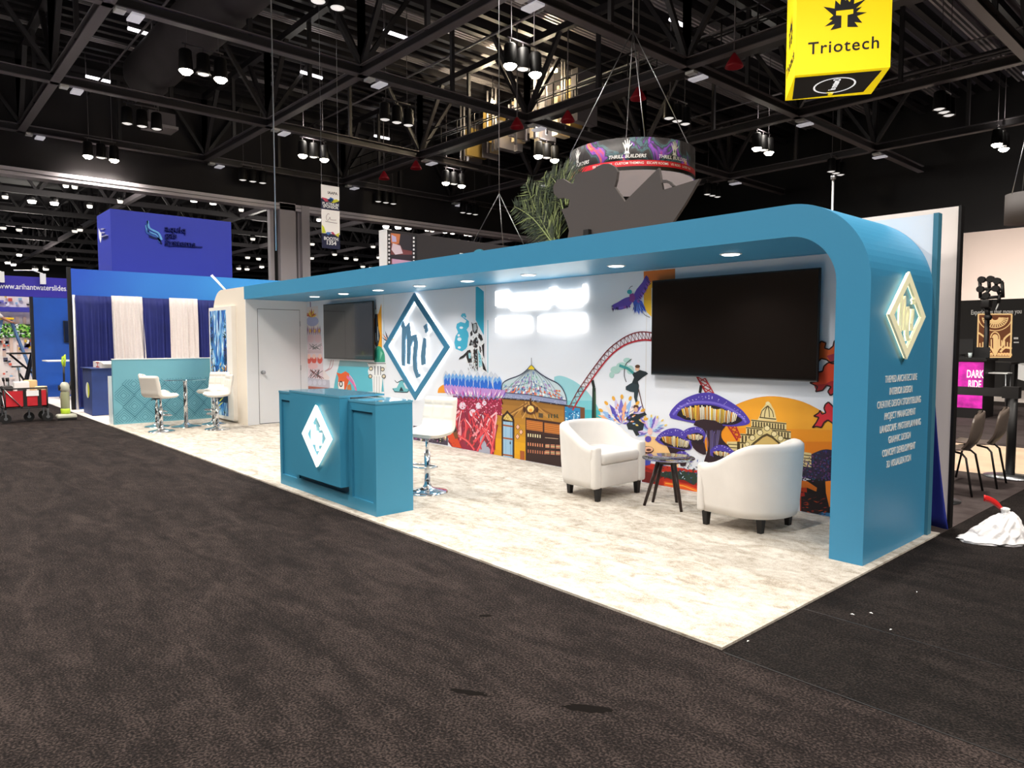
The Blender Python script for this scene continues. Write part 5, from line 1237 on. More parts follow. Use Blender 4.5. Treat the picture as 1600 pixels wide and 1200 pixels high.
# left face logo
mb = MB(); mb.use(cmat((240, 240, 250))); fy = yA-.004
fp = lambda px, py: ony(px, py, yA-.006)
mb.poly([fp(*p) for p in [(154, 356), (156, 361), (158.5, 364), (158.5, 372), (157, 380), (155, 372), (154, 364)]]); mb.build('side_logo', tw)
mb = MB(); mb.use(cmat((240, 240, 250)))
for i, (py, w_) in enumerate(((358.5, 4), (364.5, 4), (370.5, 9))): a = fp(160, py); b_ = fp(160+w_, py-(.5*w_)*.7); mb.bar(a, b_, .10, .01, (0, 0, 1))
mb.build('side_word', tw)
# purple web-address header
hd = thing('web_header_sign', 'purple-blue header board with a white web address at the far left', 'sign', (-20.2, -.5, 3))
M_PURP = mat('header_purple', (50, 40, 160), .6)
mb = MB(); mb.use(M_PURP).box((-20.30, -3.5, 2.62), (-20.20, 1.5, 3.14)); mb.build('board', hd)
mb = MB(); mb.use(M_WHITE); o = onx(-2, 445.5, -20.2); mb.text('www.arihantwaterslides.com', (-20.199, o.y+.0, o.z-.02), (0, 1, 0), (0, 0, 1), .20, .010, .004, 'LEFT', sx=.75); mb.build('web_address', hd)
for px, py in ((2, 432), (67, 435)):
    p = onx(px, py, -20.1); l_ = thing('clip_lamp', 'small white clip-on arm lamp %s on top of the purple header board' % ('at the picture edge' if px < 10 else 'in the middle'), 'lamp', p)
    mb = MB(); mb.use(M_WHITE).box(p+Vector((-.05, -.06, -.15)), p+Vector((.05, .06, .12))); mb.build('lamp_head', l_)
    mb = MB(); mb.use(M_WHITE).tube([p+Vector((0, 0, .12)), p+Vector((-.08, -.2, .2)), p+Vector((-.15, -.6, .18))], .015, n=6); mb.build('arm', l_)
# blue partition
bp_ = thing('blue_partition', 'bright blue printed partition wall with black edge behind the red wagon', 'wall panel', (-20.2, 1.2, 0))
M_BLP = mat('blue_partition_print', (24, 84, 180), .5, noise=.25, nscale=.8)
mb = MB(); mb.use(M_BLP).box((-20.28, .06, .01), (-20.2, 3.2, 2.615)); mb.build('panel', bp_)
mb = MB(); mb.use(M_BLACK).box((-20.3, 0, 0), (-20.19, .07, 2.63)); mb.build('edge_post', bp_)
tvp = onx(106, 518, -20.19)
tt = thing('television', 'small black television on the bright blue partition at far left', 'television', (-20.15, .85, 1.75))
mb = MB(); mb.use(M_BLACK).box((-20.198, .72, 1.44), (-20.15, 1.7, 2.02)); mb.build('housing', tt); mb = MB(); mb.use(M_BLACKGLOSS).box((-20.15, .74, 1.46), (-20.147, 1.68, 2.0)); mb.build('screen', tt)
# bar table with crossed wooden legs
tb = thing('trestle_table', 'high white-topped table with grey slanted legs behind the green vacuum', 'table', (-19.2, .75, 0))
a = onx(70, 567, -19.2); ztop = 1.0
mb = MB(); mb.use(M_WHITE).box((-19.6, a.y, ztop-.03), (-18.8, a.y+2.0, ztop)); mb.build('top', tb)
M_GREYW = mat('grey_leg', (120, 112, 118), .5)
for s_ in (-19.5, -18.9):
    for y0, y1 in ((a.y+.35, a.y+.95), (a.y+1.6, a.y+1.0)): mb = MB(); mb.use(M_GREYW).bar((s_, y0, .01), (s_, y1, ztop-.04), .07, .04, (1, 0, 0)); mb.build('leg', tb)
mb = MB(); mb.use(M_GREYW).box((-19.5, a.y+.7, .55), (-18.9, a.y+1.3, .60)); mb.build('shelf', tb)
# red folding wagon
WX, WY_ = -13.9, -.99
wg = thing('folding_wagon', 'red folding utility wagon loaded with tools and boxes on dark carpet', 'wagon', (WX, WY_, 0))
M_RED = mat('wagon_red', (196, 26, 40), .6, noise=.15, nscale=6)
wx0, wx1, wy0, wy1 = WX-.42, WX+.42, WY_-.26, WY_+.26
# orientation: long side faces +X (towards viewer); swap
wx0, wx1, wy0, wy1 = WX-.24, WX+.24, WY_-.32, WY_+.32
mb = MB(); mb.use(M_RED)
mb.box((wx0, wy0, .28), (wx1, wy1, .30)); mb.box((wx0, wy0, .28), (wx0+.01, wy1, .58)); mb.box((wx1-.01, wy0, .28), (wx1, wy1, .58)); mb.box((wx0, wy0, .28), (wx1, wy0+.01, .58)); mb.box((wx0, wy1-.01, .28), (wx1, wy1, .58)); mb.build('fabric_tub', wg)
mb = MB(); mb.use(M_BLACK)
cs = [(wx0, wy0), (wx1, wy0), (wx1, wy1), (wx0, wy1)]
for i, (x, y) in enumerate(cs):
    x2, y2 = cs[(i+1) % 4]; mb.cyl((x, y, .18), (x, y, .62), .014, n=8); mb.cyl((x, y, .62), (x2, y2, .62), .014, n=8); mb.cyl((x, y, .27), (x2, y2, .27), .012, n=8)
mb.use(M_STEEL); mb.cyl((wx1+.012, wy0, .60), (wx1+.012, wy0+.25, .27), .009, n=6); mb.cyl((wx0, wy0-.012, .6), (wx1, wy0-.012, .3), .009, n=6)
mb.build('frame', wg)
mb = MB(); mb.use(M_BLACK)
mb = None
for y in (WY_-.02, WY_+.2): mb = MB(); mb.use(M_BLACK).box((wx1, y-.03, .28), (wx1+.006, y+.03, .6)); mb.build('strap', wg)
mb = MB(); mb.use(M_WHITE).box((wx1+.006, WY_+.0, .48), (wx1+.009, WY_+.19, .58)); mb.build('white_tag', wg)
for i, (x, y) in enumerate(cs+[(WX, wy0+.38)]):
    mb = MB(); mb.use(M_BLACK).cyl((x-.02, y, .085), (x+.02, y, .085), .085, n=18); mb.use(M_STEEL).cyl((x-.025, y, .085), (x+.025, y, .085), .03, n=10); mb.box((x-.03, y-.012, .085), (x-.026, y+.012, .2)); mb.box((x+.026, y-.012, .085), (x+.03, y+.012, .2)); mb.box((x-.03, y-.015, .19), (x+.03, y+.015, .24)); mb.build('wheel', wg)
mb = MB(); mb.use(M_BLACK).cyl((wx0, WY_, .35), (wx0-.25, WY_-.02, 1.0), .012, n=8); mb.cyl((wx0-.25, WY_-.12, 1.0), (wx0-.25, WY_+.08, 1.0), .014, n=8); mb.build('handle', wg)
rq = random.Random(9)
items = [('carton', 'tan cardboard carton sticking out of the red wagon', (206, 176, 128), (WX-.15, WY_+.12, .305), (.18, .2, .45)), ('tool_bag', 'white bag with dark print on top of the red wagon', (228, 224, 222), (WX+.08, WY_-.05, .305), (.12, .24, .44)),
 ('parts_bin', 'black parts bin at the left inside the red wagon', (50, 44, 44), (WX-.1, WY_-.25, .305), (.24, .16, .36)), ('cable_roll', 'pale tape roll at the right end of the red wagon', (216, 196, 160), (WX+.1, WY_+.25, .305), (.2, .14, .34))]
for nm, lb, c_, (x, y, z), (sx, sy, sz) in items:
    mb = MB()
    if nm == 'cable_roll': mb.use(cmat(c_)).lathe([(.04, 0), (.09, 0), (.1, .02), (.1, sz-.02), (.09, sz), (.04, sz)], (x, y, z), n=18)
    else: mb.use(cmat(c_)).rbox((x-sx/2, y-sy/2, z), (x+sx/2, y+sy/2, z+sz), .02)
    if nm == 'tool_bag': mb.use(cmat((70, 70, 80))).box((x+sx/2, y-.07, z+sz*.5), (x+sx/2+.002, y+.07, z+sz*.7))
    tag(setorigin(mb.build(nm), (x, y, z)), lb, nm.replace('_', ' '))
for k in range(5):
    p = Vector((WX-.05+rq.uniform(-.08, .08), WY_-.3+rq.uniform(0, .12), .45)); q = p+Vector((rq.uniform(-.1, .1), -.1+rq.uniform(-.15, .1), .30)); mb = MB(); mb.use(rq.choice((M_DARKWOOD, M_STEEL, M_BLACK))).cyl(p, q, .012, n=8)
    mb.use(M_BLACK).cyl(q, q+(q-p)*.2, .02, n=8)
    tag(setorigin(mb.build('hand_tool'), p), 'long handled hand tool poking out at the left of the red wagon', 'tool', 'hand tools in the red wagon')
# vacuum cleaner
VX, VY = -13.75, -.37
vc = thing('vacuum_cleaner', 'upright vacuum cleaner with lime green handle standing beside the red wagon', 'vacuum cleaner', (VX, VY, 0))
M_LIME = mat('lime_plastic', (190, 220, 60), .4); M_VAC = mat('grey_plastic', (176, 176, 160), .35); M_CLEARG = mat('smoky_plastic', (150, 152, 120), .15)
mb = MB(); mb.use(M_VAC).rbox((VX-.08, VY-.16, .02), (VX+.16, VY+.16, .11), .035); mb.use(M_BLACK).box((VX+.12, VY-.15, .01), (VX+.165, VY+.15, .045)); mb.build('floor_head', vc)
mb = MB(); mb.use(M_CLEARG).lathe([(.05, .12), (.07, .14), (.075, .3), (.075, .5), (.065, .53), (.001, .53)], (VX-.02, VY, 0), n=22); mb.build('dust_bin', vc)
mb = MB(); mb.use(M_LIME).lathe([(.05, .10), (.079, .12), (.079, .2), (.07, .21)], (VX-.02, VY, 0), n=22); mb.build('lime_collar', vc)
mb = MB(); mb.use(M_VAC).lathe([(.065, .53), (.09, .56), (.085, .63), (.05, .70), (.001, .71)], (VX-.02, VY, 0), n=22); mb.use(M_BLACK).cyl((VX-.02, VY-.10, .6), (VX-.02, VY+.10, .6), .05, n=14); mb.build('motor_head', vc)
mb = MB(); mb.use(M_BLACK).cyl((VX-.05, VY, .68), (VX-.09, VY+.01, 1.02), .018, n=10); mb.build('wand', vc)
mb = MB(); mb.use(M_LIME).tube([(VX-.09, VY+.01, .98), (VX-.10, VY-.01, 1.08), (VX-.10, VY, 1.18), (VX-.07, VY+.03, 1.22), (VX-.07, VY+.03, 1.12), (VX-.085, VY+.02, 1.0)], .018, n=8); mb.build('handle', vc)
# debris under the curtain
mb = MB(); mb.use(M_WHITE)
for k in range(5): mb.add([Vector((-15.0+rq.uniform(-.1, .1), .1+rq.uniform(-.08, .1), .015+rq.uniform(0, .07))) for _ in range(3)], [(0, 1, 2)], False)
tag(setorigin(mb.build('plastic_wrap'), (-15, .1, .01)), 'crumpled clear plastic wrap at the foot of the left navy curtain', 'plastic wrap')
# far white booth with planter wall, shelves, ladder and person
fb = thing('white_display_wall', 'white slatted display wall with green plant band behind the ladder', 'wall panel', (-27, -.5, 0))
mb = MB(); mb.use(cmat((236, 228, 226))).box((-27.2, -4, 0), (-27, 2.0, 3.4)); mb.build('wall', fb)
mb = MB(); mb.use(cmat((216, 190, 176)))
for k in range(30): y = -3.9+k*.2; mb.box((-27, y, .9), (-26.95, y+.09, 2.3))
mb.build('slats', fb)
mb = MB(); mb.use(cmat((60, 60, 170))).box((-27, -4, 2.45), (-26.6, 1.9, 2.6)); mb.build('blue_shelf', fb)
mb = MB(); mb.use(cmat((30, 50, 36))).box((-27, -1.6, 1.6), (-26.92, 1.6, 2.05)); mb.build('planter_back', fb)
mb = MB(); rq = random.Random(4)
for k in range(420):
    c_ = rq.choice(((60, 150, 40), (120, 200, 60), (180, 220, 120), (20, 60, 40), (230, 240, 240), (110, 180, 50))); p = Vector((-26.9+rq.uniform(0, .05), rq.uniform(-1.55, 1.55), rq.uniform(1.62, 2.03))); a = rq.uniform(0, 6.28); d = Vector((.02, math.cos(a), math.sin(a)))*.07; n_ = Vector((0, -math.sin(a), math.cos(a)))*.025
    mb.use(cmat(c_)).poly([p-d, p+n_, p+d, p-n_])
o = mb.build('plant_leaves', fb); o['kind'] = 'stuff'
mb = MB()
for k in range(160):
    c_ = rq.choice(((210, 90, 70), (240, 220, 210), (120, 120, 200), (230, 190, 60), (60, 60, 80), (150, 190, 220), (250, 250, 250))); y = rq.uniform(-1.5, 1.8); z = rq.choice((rq.uniform(.2, .95), rq.uniform(1.15, 1.45), rq.uniform(2.62, 3.0))); s_ = rq.uniform(.04, .12)
    mb.use(cmat(c_)).box((-26.94, y, z), (-26.9, y+s_, z+s_*rq.uniform(.6, 1.3)))
o = mb.build('colourful_display', fb); o['kind'] = 'stuff'
ld = thing('step_ladder', 'blue step ladder with yellow top cap at the far left', 'ladder', (-23.6, -.75, 0))
LX, LY = -23.6, -.14
M_LAD = mat('ladder_blue', (100, 140, 190), .4); topz = 2.16
for s_, e_ in ((-1, 'rail'), (1, 'rail')):
    mb = MB(); mb.use(M_LAD).bar((LX+.28*s_*.5+.1, LY-.62, .01), (LX+.15*s_, LY-.10, topz-.04), .05, .03, (1, 0, 0)); mb.build('rail', ld)
    mb = MB(); mb.use(M_LAD).bar((LX+.28*s_*.5+.1, LY+.72, .01), (LX+.15*s_, LY+.10, topz-.04), .05, .03, (1, 0, 0)); mb.build('rail', ld)
for k in range(6):
    t = (k+1)/7; z = topz*t; y = LY-.62+.52*t; mb = MB(); mb.use(M_WHITE).box((LX-.13, y-.04, z-.015), (LX+.2, y+.05, z+.015)); mb.build('step', ld)
mb = MB(); mb.use(M_WHITE).box((LX-.13, LY+.42, .98), (LX+.2, LY+.45, 1.0)); mb.box((LX-.13, LY-.36, 1.0), (LX-.1, LY+.42, 1.02)); mb.build('spreader', ld)
mb = MB(); mb.use(mat('yellow_plastic', (244, 208, 30), .4)).rbox((LX-.2, LY-.17, topz-.06), (LX+.22, LY+.17, topz), .02); mb.build('top_cap', ld)
# person on the ladder
def skin_body(name, verts, edges, radii, m, parent=None, root=0, sub=1):
    me = bpy.data.meshes.new(name); me.from_pydata([tuple(v) for v in verts], edges, []); o = bpy.data.objects.new(name, me); COL.objects.link(o)
    md = o.modifiers.new('s', 'SKIN'); md.use_smooth_shade = True
    for i, r_ in enumerate(radii): me.skin_vertices[0].data[i].radius = (r_, r_) if not isinstance(r_, tuple) else r_
    me.skin_vertices[0].data[root].use_root = True
    if sub: s_ = o.modifiers.new('u', 'SUBSURF'); s_.levels = sub; s_.render_levels = sub
    dg = bpy.context.evaluated_depsgraph_get(); m2 = bpy.data.meshes.new_from_object(o.evaluated_get(dg)); bpy.data.objects.remove(o); bpy.data.meshes.remove(me)
    m2.materials.clear(); m2.materials.append(m)
    for p in m2.polygons: p.use_smooth = True; p.material_index = 0
    o2 = bpy.data.objects.new(name, m2); COL.objects.link(o2)
    if parent: o2.parent = parent
    return o2
PX_, PY_, PZ_ = LX+.05, LY-.38, .94
pe = thing('person', 'person in a white shirt and dark jeans standing on the blue ladder', 'person', (PX_, PY_, PZ_))
M_SKIN = mat('skin', (196, 140, 110), .6); M_JEANS = mat('jeans', (44, 48, 66), .8); M_SHIRT = mat('white_shirt', (232, 226, 222), .8)
V = [(0, 0, .90), (0, .03, 1.12), (0, .10, 1.36), (0, .12, 1.44), (0, .15, 1.50), (0, .17, 1.60), (0, .18, 1.70),  # 0-6 spine head
     (.09, 0, .86), (.10, .04, .46), (.10, 0, .07), (.10, .10, .03), (-.09, 0, .86), (-.10, .08, .48), (-.10, .03, .07), (-.10, .13, .03),  # legs
     (.17, .11, 1.38), (.20, .28, 1.20), (.18, .46, 1.10), (.17, .53, 1.08), (-.17, .11, 1.38), (-.20, .28, 1.22), (-.18, .46, 1.12), (-.17, .53, 1.10)]
Ed = [(0, 1), (1, 2), (2, 3), (3, 4), (4, 5), (5, 6), (0, 7), (7, 8), (8, 9), (9, 10), (0, 11), (11, 12), (12, 13), (13, 14), (2, 15), (15, 16), (16, 17), (17, 18), (2, 19), (19, 20), (20, 21), (21, 22)]
Rd = [.12, .12, .12, .055, .05, .085, .06, .085, .055, .04, .035, .085, .055, .04, .035, .055, .042, .03, .03, .055, .042, .03, .03]
skin_body('body', V, Ed, Rd, M_SKIN, pe)
skin_body('shirt', [V[0], V[1], V[2], V[15], V[16], V[19], V[20]], [(0, 1), (1, 2), (2, 3), (3, 4), (2, 5), (5, 6)], [.135, .14, .14, .07, .055, .07, .055], M_SHIRT, pe)
skin_body('jeans', [V[0], V[7], V[8], V[9], V[11], V[12], V[13]], [(0, 1), (1, 2), (2, 3), (0, 4), (4, 5), (5, 6)], [.13, .095, .068, .052, .095, .068, .052], M_JEANS, pe)
skin_body('hair', [(0, .13, 1.62), (0, .15, 1.70), (0, .17, 1.74)], [(0, 1), (1, 2)], [.075, .085, .06], cmat((40, 28, 24)), pe)
for s_ in (1, -1):
    for k in range(5):
        b_ = Vector((s_*.172, .53, 1.085)); off = Vector(((k-2)*.018*1.0, 0, 0)) if k < 4 else Vector((-s_*.035, -.02, 0)); l_ = (.06, .075, .07, .055, .05)[k]
        skin_body('finger', [b_+off, b_+off+Vector((0, l_*.6, -.008)), b_+off+Vector((0, l_, -.03))], [(0, 1), (1, 2)], [.009, .008, .007], M_SKIN, pe, sub=0)
# black A-frame stand beside the wagon
mb = MB(); mb.use(M_BLACK); p0 = onx(34, 612, -21.5); p1 = onx(50, 566, -21.5)
mb.bar((-21.5, p0.y, .01), (-21.5, p1.y, 1.15), .06, .04, (1, 0, 0)); mb.bar((-21.2, p0.y, .01), (-21.2, p1.y, 1.15), .06, .04, (1, 0, 0)); mb.box((-21.7, p1.y-.55, 1.13), (-21.0, p1.y+.03, 1.17)); mb.bar((-21.5, p1.y-.5, 1.13), (-21.5, p1.y, .6), .05, .04, (1, 0, 0)); mb.bar((-21.5, p1.y+.02, .01), (-21.5, p1.y-.3, .6), .05, .04, (1, 0, 0))
tag(setorigin(mb.build('trestle_stand'), (-21.4, p1.y, 0)), 'black slanted trestle stand left of the bright blue partition', 'stand')
# white sticks on the closet roof
mb = MB(); mb.use(M_WHITE); a = ony(330, 431, 2.1); b_ = ony(351, 446, 2.1); mb.cyl(a, (b_.x, b_.y, 2.47), .012, n=6); mb.cyl(a+Vector((.0, .02, .02)), (b_.x+.1, b_.y, 2.45), .010, n=6); mb.use(M_BLACK).box((b_.x-.12, b_.y-.03, 2.42), (b_.x-.0, b_.y+.03, 2.46))
tag(setorigin(mb.build('lamp_arm'), (b_.x, b_.y, 2.42)), 'thin white lamp arm sticking up from the rounded closet corner', 'lamp arm')
# ================================================================== behind and above the booth
rw = thing('rear_booth_wall', 'tall white wall panel with black edge standing behind the teal booth', 'wall panel', (-2, 3.3, 0))
mb = MB(); mb.use(mat('rear_wall_paint', (236, 228, 224), .6)).box((-8.0, 3.27, .006), (-.02, 3.33, 2.515)); mb.build('panel', rw)
mb = MB(); mb.use(M_BLACK).box((-.02, 3.268, .006), (.0, 3.34, 2.52)); mb.build('edge_post', rw)
# arch outline door on it
mb = MB(); mb.use(cmat((200, 190, 188)))
mb.box((-.52, 3.267, .3), (-.22, 3.2695, 2.1)); mb.build('grey_arch', rw)
# blue drape hanging behind the leg
def fnb(u, v):
    z = 1.45+(.03-1.45)*v; return Vector((-.46+(.345+.145*v**1.5)*u, 3.12+.03*math.sin(u*9+v*2)+.04*v*u, z))
mb = MB(); mb.use(mat('royal_drape', (30, 44, 140), .8)).sheet(fnb, 24, 16, (0, .005, 0)); 
tag(setorigin(mb.build('blue_drape'), (-.3, 3.1, .02)), 'royal blue drape hanging between the teal leg and rear white wall', 'curtain')
# black scenic cut-out
sil = [(869, 384), (887, 371), (889, 360), (885, 346), (877, 327), (888, 324), (890, 312), (881, 309), (872, 310), (865, 302), (864, 292), (870, 281), (879, 279), (890, 286), (896, 287), (899, 273), (907, 269), (915, 268), (926, 265), (935, 259), (943, 256), (952, 256), (960, 260), (964.5, 268), (963, 281), (960, 292), (976, 315), (1029, 262), (1035, 297), (1093, 279), (1071, 317), (1048, 352), (1042, 410), (869, 420)]
sc = thing('scenic_cutout', 'dark grey jagged plywood cut-out rising behind the teal canopy', 'scenery', (-4.8, 5, 1.5))
mb = MB(); mb.use(mat('cutout_grey', (74, 68, 67), .8)).prism([ony(px, py, 5.0) for px, py in sil], None, (0, .05, 0)); mb.build('board', sc)
mb = MB(); mb.use(M_BLACK)
for px in (920, 1015): q = ony(px, 372, 5.0); mb.box((q.x-.05, 4.93, 0.006), (q.x+.05, 4.999, q.z+.12))
mb.build('brace', sc)
mb = MB(); mb.use(cmat((74, 68, 67), .8))
oa = [(1035, 281), (1041, 281), (1048, 284), (1054, 290), (1050, 292), (1045, 287), (1040, 285.5), (1035, 285.5)]
mb.prism([ony(px, py, 5.01) for px, py in oa], None, (0, .03, 0)); mb.build('arched_piece', sc)
# palm
pb = ony(868, 388, 5.6)
pl = thing('palm_tree', 'green palm fronds fanning out behind the left side of the dark cut-out', 'palm', (pb.x, 5.6, 0.006))
mb = MB(); mb.use(cmat((70, 52, 36), .9)).cyl((pb.x, 5.6, .006), (pb.x, 5.6, pb.z), .06, .05, n=10); mb.build('trunk', pl)
FR = [((866, 384), (833, 342), (803, 322)), ((867, 384), (838, 330), (822, 285)), ((869, 382), (850, 325), (836, 300)), ((872, 372), (860, 330), (850, 275)), ((880, 330), (870, 290), (860, 275)), ((884, 320), (882, 285), (880, 262)), ((868, 385), (850, 345), (818, 318)), ((872, 380), (876, 330), (866, 300)), ((886, 320), (892, 290), (893, 270)), ((868, 384), (845, 360), (822, 345))]
for fi, (a, b_, c_) in enumerate(FR):
    mb = MB(); rq = random.Random(fi); y0 = 5.25+.08*fi
    pts = [ony(px, py, y0+(.15*i/12)) for i, (px, py) in enumerate(curve([a, b_, c_], 24))]
    mb.use(cmat((110, 124, 70), .7)); mb.tube(pts, [.012*(1-i/len(pts))+.003 for i in range(len(pts))], n=5)
    for i in range(2, len(pts)-1):
        d = (pts[i+1]-pts[i]).normalized(); s_ = d.cross(Vector((0, 1, 0))).normalized(); L_ = .40*math.sin(PI*min(1, .15+.85*i/len(pts)))+.04
        for sg in (-1, 1):
            for r_ in range(2):
                q = pts[i]+d*.02*r_; e = q+(d*.8+s_*sg*rq.uniform(.6, .9)+Vector((0, rq.uniform(-.3, .3), -.12))).normalized()*L_*rq.uniform(.8, 1.1); n_ = (e-q).cross(Vector((0, 1, 0))).normalized()*.011
                mb.use(cmat(rq.choice(((44, 60, 32), (26, 38, 22), (30, 44, 26), (120, 132, 80))), .6)); m_ = (q+e)/2; mb.poly([q, m_+n_, e, m_-n_])
    mb.build('frond', pl)
# round hanging sign
RC = ony(987, 240, 13.0); RR = 1.73
zt_ = 6.70; zb_ = 5.90
rs = thing('round_hanging_sign', 'round hanging banner ring with white hand logos above the dark cut-out', 'sign', (RC.x, 13, zb_))
M_RING = bpy.data.materials.new('ring_print'); M_RING.use_nodes = True
nt = M_RING.node_tree; N = nt.nodes; L = nt.links; b = N['Principled BSDF']; b.inputs['Roughness'].default_value = .6
tc = N.new('ShaderNodeTexCoord'); mp = N.new('ShaderNodeMapping'); mp.inputs['Scale'].default_value = (1.3, 1.3, 1.0); L.new(tc.outputs['Object'], mp.inputs['Vector'])
n1 = N.new('ShaderNodeTexNoise'); n1.inputs['Scale'].default_value = 1.3; n1.inputs['Detail'].default_value = 6; n1.inputs['Distortion'].default_value = 1.0; L.new(mp.outputs['Vector'], n1.inputs['Vector'])
r = N.new('ShaderNodeValToRGB'); cr = r.color_ramp
for p_, c_ in ((.40, (24, 22, 24)), (.52, (52, 48, 50)), (.57, (64, 96, 104)), (.60, (44, 38, 44)), (.64, (118, 70, 166)), (.68, (176, 60, 80)), (.74, (190, 170, 90))):
    e = cr.elements.new(p_); e.color = s2l(c_)
cr.elements.remove(cr.elements[0]); cr.elements.remove(cr.elements[-1]); L.new(n1.outputs['Fac'], r.inputs['Fac']); L.new(r.outputs['Color'], b.inputs['Base Color']); L.new(r.outputs['Color'], b.inputs['Emission Color']); b.inputs['Emission Strength'].default_value = .25
def rp(a, z, r_=RR): return Vector((RC.x+r_*math.cos(a), 13+r_*math.sin(a), z))
mb = MB(); mb.use(M_RING); n_ = 96
vs = [rp(2*PI*i/n_, z, r_) for (r_, z) in ((RR, zb_), (RR, zt_), (RR-.05, zt_), (RR-.05, zb_)) for i in range(n_)]
mb.add(vs, [(k*n_+i, k*n_+(i+1) % n_, ((k+1) % 4)*n_+(i+1) % n_, ((k+1) % 4)*n_+i) for k in range(4) for i in range(n_)], True); mb.build('banner_ring', rs)
mb = MB(); mb.use(mat('ring_underside', (226, 214, 212), .7, emit=.25)); mb.add([rp(2*PI*i/n_, zb_-.02, RR-.04) for i in range(n_)]+[Vector((RC.x, 13, zb_+.05))], [(i, (i+1) % n_, n_) for i in range(n_)], False); mb.build('underside', rs)
mb = MB(); mb.use(cmat((206, 36, 50), .5)); vs = [rp(2*PI*i/n_, z, RR+.006) for z in (zb_+.07, zb_+.22) for i in range(n_)]; mb.add(vs, [(i, (i+1) % n_, n_+(i+1) % n_, n_+i) for i in range(n_)], True); mb.use(M_BLACK); vs = [rp(2*PI*i/n_, z, RR+.004) for z in (zb_-.02, zb_+.07) for i in range(n_)]; mb.add(vs, [(i, (i+1) % n_, n_+(i+1) % n_, n_+i) for i in range(n_)], True); mb.build('red_band', rs)
def ringtext(body, ac_, z, size, m, bold=.01, shear=0.0, sx=1.0, off=.012):
    mb = MB(); mb.use(m).text(body, (0, 0, 0), (1, 0, 0), (0, 0, 1), size, bold, .004, 'CENTER', shear=shear, sx=sx)
    # text seen from outside: u runs counter-clockwise
    mb.v = [rp(ac_+v.x/RR, z+v.z, RR+off-v.y*0) for v in mb.v]; return mb
camang = math.atan2(CAM.y-13, CAM.x-RC.x)
def hand(ac_, z, s_):
    mb = MB(); mb.use(M_WHITE)
    def q(x, y): return rp(ac_+x*s_/RR, z+y*s_, RR+.012)
    P_ = [(-.22, -.5), (.22, -.5), (.16, -.42), (.13, -.2), (.22, .0), (.34, .08), (.40, .22), (.35, .24), (.27, .13), (.19, .1), (.22, .3), (.2, .44), (.15, .44), (.13, .28), (.09, .14), (.08, .36), (.05, .55), (0, .55), (-.01, .3), (-.03, .14), (-.07, .32), (-.12, .48), (-.17, .46), (-.14, .26), (-.13, .1), (-.2, .2), (-.27, .32), (-.31, .29), (-.24, .1), (-.19, -.06), (-.12, -.22), (-.15, -.42)]
    mb.poly([q(*p) for p in P_]); mb.use(M_BLACK); P2 = [(-.05, -.3), (.05, -.3), (.04, -.12), (0, -.05), (-.04, -.12)]; mb.poly([rp(ac_+x*s_/RR, z+y*s_, RR+.016) for x, y in P2]); return mb
for k, da in enumerate((-.98, -.07, .68)):
    a_ = camang+da
    hand(a_, zt_-.235, .36).build('hand_logo', rs)
    ringtext('THRILL BUILDERS', a_, zb_+.32, .125, M_WHITE, .015, .2, 1.0).build('ring_name', rs)
for da, t in ((-.22, 'ESCAPE GAMES   CUSTOM THEMING'), (.66, 'ESCAPE ROOMS   VR RIDES   LASER TAG')):
    ringtext(t, camang+da, zb_+.145, .085, M_WHITE, .01).build('band_text', rs)
ap = Vector((RC.x, 13, zt_+3.4))
for k in range(4):
    mb = MB(); mb.use(M_STEEL).cyl(rp(camang-1.35+k*PI/2*.98, zt_), ap, .014, n=6); mb.build('cable', rs)
mb = MB(); mb.use(M_STEEL).cyl(ap, (ap.x, ap.y, 16.3), .014, n=6); mb.build('cable', rs)
# yellow cube sign
zc_ = 7.0
A_, B_, C_, D_ = onz(1242, 118, zc_), onz(1391, 105, zc_), onz(1356, 148, zc_), onz(1221, 157, zc_)
ub = (B_-A_).normalized(); wd = (B_-A_).length; dpt = ((C_-B_).length+(D_-A_).length)/2; vb = Vector((-ub.y, ub.x, 0)); 
if vb.dot(C_-B_) < 0: vb = -vb
cy = thing('cube_sign', 'yellow glowing hanging cube sign with black starburst logo at upper right', 'sign', A_+ub*wd/2+vb*dpt/2)
M_YEL = mat('yellow_lit_fabric', (250, 226, 0), .6, emit=.62, ecol=(255, 222, 0))
HT = 2.75
def cf(x, z, o=0): return A_+ub*x+Vector((0, 0, z))-vb*o
mb = MB(); mb.use(M_YEL); P0 = [A_, A_+ub*wd, A_+ub*wd+vb*dpt, A_+vb*dpt]; up_ = Vector((0, 0, HT))
mb.add(P0+[p+up_ for p in P0], [(0, 3, 2, 1), (4, 5, 6, 7), (0, 1, 5, 4), (1, 2, 6, 5), (2, 3, 7, 6), (3, 0, 4, 7)], False); mb.build('cube_body', cy)
mb = MB(); mb.use(M_BLACK); e1 = .10; q = [A_+ub*e1*.2+vb*.12, A_+ub*(wd-.12)+vb*.12, A_+ub*(wd-.2)+vb*(dpt-.2), A_+ub*.14+vb*(dpt-.06)]; mb.poly([p-Vector((0, 0, .006)) for p in q]); mb.build('black_base_panel', cy)
cc = A_+ub*wd*.5+vb*dpt*.5-Vector((0, 0, .012)); mb = MB(); mb.use(glow((255, 255, 255), .8)); rr0, rr1 = .42, .385; k = 40
mb.add([cc+ub*(r_*math.cos(2*PI*i/k))+vb*(r_*math.sin(2*PI*i/k)*1.15) for r_ in (rr0, rr1) for i in range(k)], [(i, (i+1) % k, k+(i+1) % k, k+i) for i in range(k)], False); mb.build('white_ring', cy)
mb = MB(); mb.use(glow((255, 255, 255), .8)).text('Creators of', cc-Vector((0, 0, .004))-vb*.42+ub*.0, vb, -ub, .20, .012, .002, 'LEFT', sx=.72); 
mb.build('base_text', cy)
